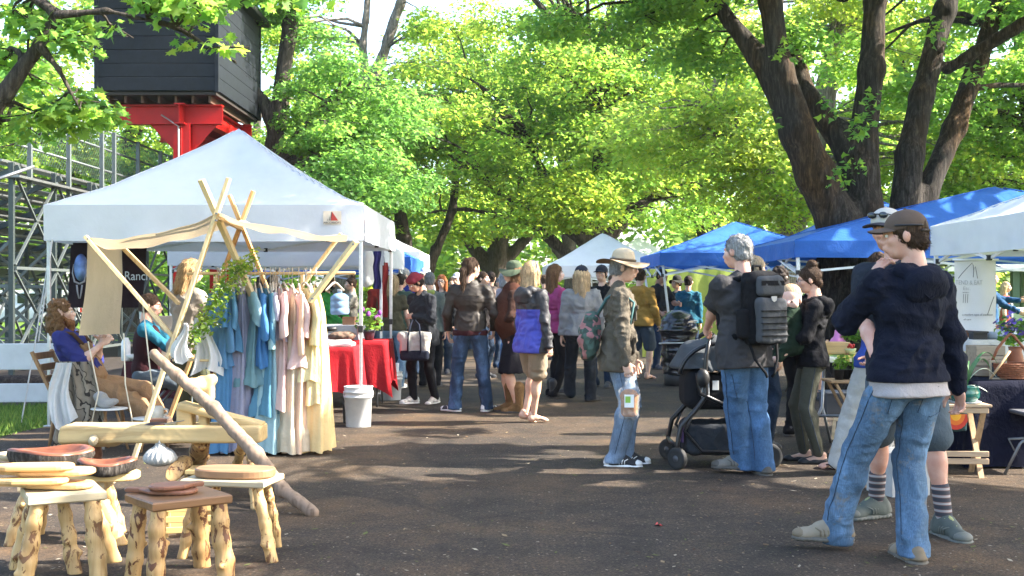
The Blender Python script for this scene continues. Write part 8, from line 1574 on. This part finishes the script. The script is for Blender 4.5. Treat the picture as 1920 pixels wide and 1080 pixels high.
fv = empty('purple_bouquet', (GX(1906, 9.9), 9.92, z4), 0, 'bouquet of violet flowers in a rust vase behind the wicker basket', 'flowers'); mb = MB(); mb.lathe([(.05, 0), (.075, .1), (.05, .2), (.06, .24), (.045, .22)], (0, 0, 0), 18); mb.build('vase', plain((.30, .10, .05), .5), fv, True)
r5 = np.random.default_rng(2); C, NN = clump_leaves(np.array([0, 0, .38]), .17, 160, r5, .8, .2); leaves('foliage', C, NN, .05, [L_DEEP, L_MID], fv, 'kite', 1); C, NN = clump_leaves(np.array([0, 0, .44]), .17, 130, r5, .7, .2); leaves('blossoms', C, NN, .045, plain((.14, .09, .34), .7, 0, .2, .4, 30, key='violet_petal'), fv, 'lobed', 2)
CRW = wood((.34, .27, .19), None, 1, 0, key='crate_wood'); wc = empty('wooden_crate', (GX(1852, 9.8), 9.85, z4), 0, 'weathered wooden crate with faded stencilled lettering on the navy table', 'crate')
for k in range(3): mb = MB(); mb.box((0, -.11, .045+.085*k), (.24, .014, .078), 0, .003); mb.build('slat', CRW, wc); mb = MB(); mb.box((0, .11, .045+.085*k), (.24, .014, .078), 0, .003); mb.build('slat', CRW, wc)
for s in (1, -1): mb = MB(); mb.box((s*.112, 0, .13), (.016, .204, .25), 0, .003); mb.build('end_panel', CRW, wc)
mb = MB(); mb.box((0, 0, .008), (.2, .2, .014)); mb.build('base', CRW, wc)
text_obj('ORGANIC', .038, Matrix.Translation((0, -.1185, .13))@FACE_CAM, plain((.16, .12, .08), .9), wc)
pf = empty('slate_sign', (GX(1876, 9.45), 9.5, z4), rad(-10), 'small dark slate sign in a wooden frame between crate and basket', 'sign'); mb = MB(); mb.box((0, .0, .07), (.10, .008, .12)); mb.build('slate', plain((.03, .035, .04), .7), pf)
for s in (1, -1): mb = MB(); mb.box((s*.058, 0, .07), (.018, .014, .156), 0, .003); mb.build('frame_bar', CRW, pf); mb = MB(); mb.box((0, 0, .07+s*.07), (.098, .014, .018), 0, .003); mb.build('frame_bar', CRW, pf)
mb = MB(); mb.tube([(0, 0, .012), (.17, .03, .23)], .010, 6); thing_mb('wooden_stick', 'slim wooden stick leaning against the wicker basket', 'stick', mb, WD, (GX(1858, 9.35), 9.36, z4), True)
cl_ = empty('folding_chair', (GX(1912, 9.0), 8.95, 0), 0, 'grey metal folding chair legs at the bottom right edge', 'chair'); mb = MB(); mb.tube([(-.14, 0, 0), (-.02, 0, .24), (.0, 0, .26), (.4, 0, .26)], .012, 8); mb.build('leg', metal((.16, .17, .18)), cl_, True); mb = MB(); mb.tube([(.14, .3, 0), (.02, .3, .24), (.4, .3, .26)], .012, 8); mb.build('leg', metal((.16, .17, .18)), cl_, True); mb = MB(); mb.box((.24, .15, .46), (.42, .40, .03), 0, .01); mb.build('seat', plain((.1, .1, .11), .5), cl_); mb = MB(); mb.tube([(.4, 0, .26), (.42, 0, .45), (.44, 0, .85)], .012, 8); mb.tube([(.4, .3, .26), (.42, .3, .45), (.44, .3, .85)], .012, 8); mb.build('back_frame', metal((.16, .17, .18)), cl_, True)
# back table with boxes under the right canopies
draped('white clothed table farther inside the right canopies', 4.5, 6.8, 11.6, 12.2, .92, .4, fabric((.6, .6, .6), var=.05), seed=9)
mb = MB(); mb.tube([(-.14, 0, .05), (.16, 0, .055)], .05, 14); thing_mb('roll_of_sheet', 'roll of pale blue white sheet on the white table behind the crate', 'roll', mb, plain((.42, .5, .62), .4), (GX(1878, 11.75), 11.75, .925), True)
boxthing('dark_box', 'small dark box at the left of the white table', 'box', (GX(1834, 11.7), 11.7, .926), (.14, .12, .06), (.03, .03, .035), 0, (.04, .04, .045))
V, Q = surf([cap((-.3, 0, 0), (.3, 0, 0), .06), cap((-.2, 0, -.06), (.34, 0, -.05), .06)], .04, .014, disp=folds('top', .01, 1, 1)); tag(mobj('brown_cushion', V, Q, fabric((.12, .06, .035)), None, True, (GX(1835, 12.6), 12.6, .99)), 'brown and teal rolled blanket behind the white table under the sign', 'blanket')
# hanging sign
hb = empty('hanging_sign', (GX(1830, 11.3), 11.3, 0), 0, 'white hanging cloth sign with a mountain outline and faint lettering', 'sign'); hx0, hx1, hz0, hz1 = GX(1790, 11.3)-hb.location.x, GX(1868, 11.3)-hb.location.x, GZ(618, 11.3), GZ(487, 11.3)
mb = MB(); mb.grid(lambda u, v: Vector((hx0+(hx1-hx0)*u, .012*sin(u*7)+.008*sin(v*9), hz0+(hz1-hz0)*v-.02*u*(1-v))), 14, 14); mb.build('sign_cloth', fabric((.66, .65, .67), var=.03, wr=.1), hb, True)
HS = lambda px, py: Vector((GX(px, 11.27)-hb.location.x, -.028, GZ(py, 11.27))); IKG = plain((.12, .12, .13), .8, key='faint_ink'); IKF = plain((.36, .36, .38), .8, key='fainter_ink')
for pts in ([(1797, 522), (1803, 514), (1812, 504), (1823, 493), (1825, 498), (1826, 506), (1825, 520)], [(1825, 506), (1829, 500), (1831, 510), (1833, 522)], [(1852, 590), (1858, 572), (1864, 556)]): mb = MB(); mb.tube([HS(*p) for p in pts], .0035, 4); mb.build('mountain_outline', IKG, hb)
text_obj('TEND & EAT', .058, Matrix.Translation(HS(1817, 530))@FACE_CAM, IKF, hb, sx=.8); text_obj('Etc.', .05, Matrix.Translation(HS(1813, 541))@FACE_CAM, IKF, hb); text_obj('a modern type of tradition', .03, Matrix.Translation(HS(1833, 590))@FACE_CAM, IKG, hb, sx=.9); text_obj('of care', .026, Matrix.Translation(HS(1814, 599))@FACE_CAM, IKG, hb)
mb = MB(); [mb.bar(HS(1806+3*k, 549), HS(1806+3*k+1.5, 549), .006, .003) for k in range(3)]; mb.bar(HS(1805, 548), HS(1817, 548), .009, .003); [mb.bar(HS(1807+4*k, 551), HS(1806+4*k, 568), .004, .003) for k in range(3)]; mb.build('plant_emblem', IKG, hb)
mb = MB(); mb.tube([(hx0-.02, 0, hz1), (hx1+.02, 0, hz1)], .012, 6); mb.build('hanging_bar', STEEL_W, hb, True)
# far right: picnic shelter and parked cars
sh_ = empty('picnic_shelter', (17.5, 40, 0), 0, 'dark roofed picnic shelter with green posts in the distance at right', 'shelter'); 
for x in (-2.6, -1.0, .6, 2.2): mb = MB(); mb.box((x, -1.5, 1.15), (.22, .22, 2.3)); mb.build('post', plain((.05, .10, .05), .7), sh_); mb = MB(); mb.box((x, 1.5, 1.15), (.22, .22, 2.3)); mb.build('post', plain((.05, .10, .05), .7), sh_)
mb = MB(); mb.prism([(-2.0, 0), (2.0, 0), (0, .9)], 6.4, (-3.4, 0, 2.3), 0, Matrix(((0, 0, 1), (1, 0, 0), (0, 1, 0)))); mb.build('roof', plain((.09, .07, .045), .8), sh_); mb = MB(); mb.box((-.2, -2.02, 2.2), (6.4, .06, .28)); mb.build('fascia', plain((.45, .48, .45), .6), sh_)
def car(label, x, y, col, rz):
    e = empty('parked_car', (x, y, 0), rad(rz), label, 'car', 'cars parked beyond the lawn'); m = plain(col, .25, .1, .6, .04); gm = plain((.02, .025, .03), .08, 0, .7, key='car_glass')
    mobj('body', *surf([rbox((0, 0, .62), (2.2, .86, .30), .14), rbox((.25, 0, 1.12), (1.35, .74, .34), .22)], .12, .05, subs=[cap((sx*1.35, sy*1.0, .36), (sx*1.35, sy*.6, .36), .38) for sx in (1, -1) for sy in (1, -1)]), m, e, True)
    for sy in (1, -1):
        for x0_, x1_ in ((-.85, -.05), (.05, .75), (.85, 1.45)): mb = MB(); mb.box(((x0_+x1_)/2, sy*.745, 1.16), (x1_-x0_, .03, .36), 0, .008, Matrix.Rotation(-sy*.06, 3, 'X')); mb.build('window', gm, e)
        for sx in (1, -1): mb = MB(); mb.lathe([(.2, -.1), (.31, -.11), (.34, -.08), (.34, .08), (.31, .11), (.2, .1)], (0, 0, 0), 22); mb.v = [(a, c, b) for a, b, c in mb.v]; w1 = mb.build('wheel', RUBBER, e, True, (sx*1.35, sy*.78, .34)); mb = MB(); mb.lathe([(.03, -.112), (.2, -.10), (.2, .10), (.03, .112)], (0, 0, 0), 16); mb.v = [(a, c, b) for a, b, c in mb.v]; mb.build('rim', metal((.5, .5, .52)), w1, True)
    for sx in (1, -1): mb = MB(); mb.box((.25+sx*1.38, 0, 1.12), (.05, 1.2, .36), 0, .01, Matrix.Rotation(-sx*.35, 3, 'Y')); mb.build('windscreen', gm, e)
    for sy in (1, -1): mb = MB(); mb.box((-2.19, sy*.6, .72), (.06, .3, .14), 0, .02); mb.build('headlight', plain((.7, .7, .7), .2), e); mb = MB(); mb.box((2.19, sy*.62, .75), (.06, .24, .16), 0, .02); mb.build('tail_light', plain((.35, .02, .02), .3), e)
car('white parked car at the far right beyond the lawn', 17.3, 38.0-2, (.7, .7, .7), 10); car('dark blue parked car behind the white one at far right', 19.5, 43.5, (.04, .06, .10), 5); car('white parked vehicle seen through the bleacher frames at left', -17.5, 42, (.7, .7, .7), 4)

# ------------------------------------------------------------------ air
hz_m = bpy.data.materials.new('haze_air'); hz_m.use_nodes = True; ht = hz_m.node_tree; ht.nodes.remove(ht.nodes['Principled BSDF']); pv = ht.nodes.new('ShaderNodeVolumePrincipled'); pv.inputs['Color'].default_value = (.93, .97, .93, 1); pv.inputs['Density'].default_value = .00025; pv.inputs['Anisotropy'].default_value = .3
ht.links.new(pv.outputs[0], ht.nodes['Material Output'].inputs['Volume'])
mb = MB(); mb.box((0, 110, 12), (310, 310, 26)); tag(mb.build('haze', hz_m), kind='stuff')
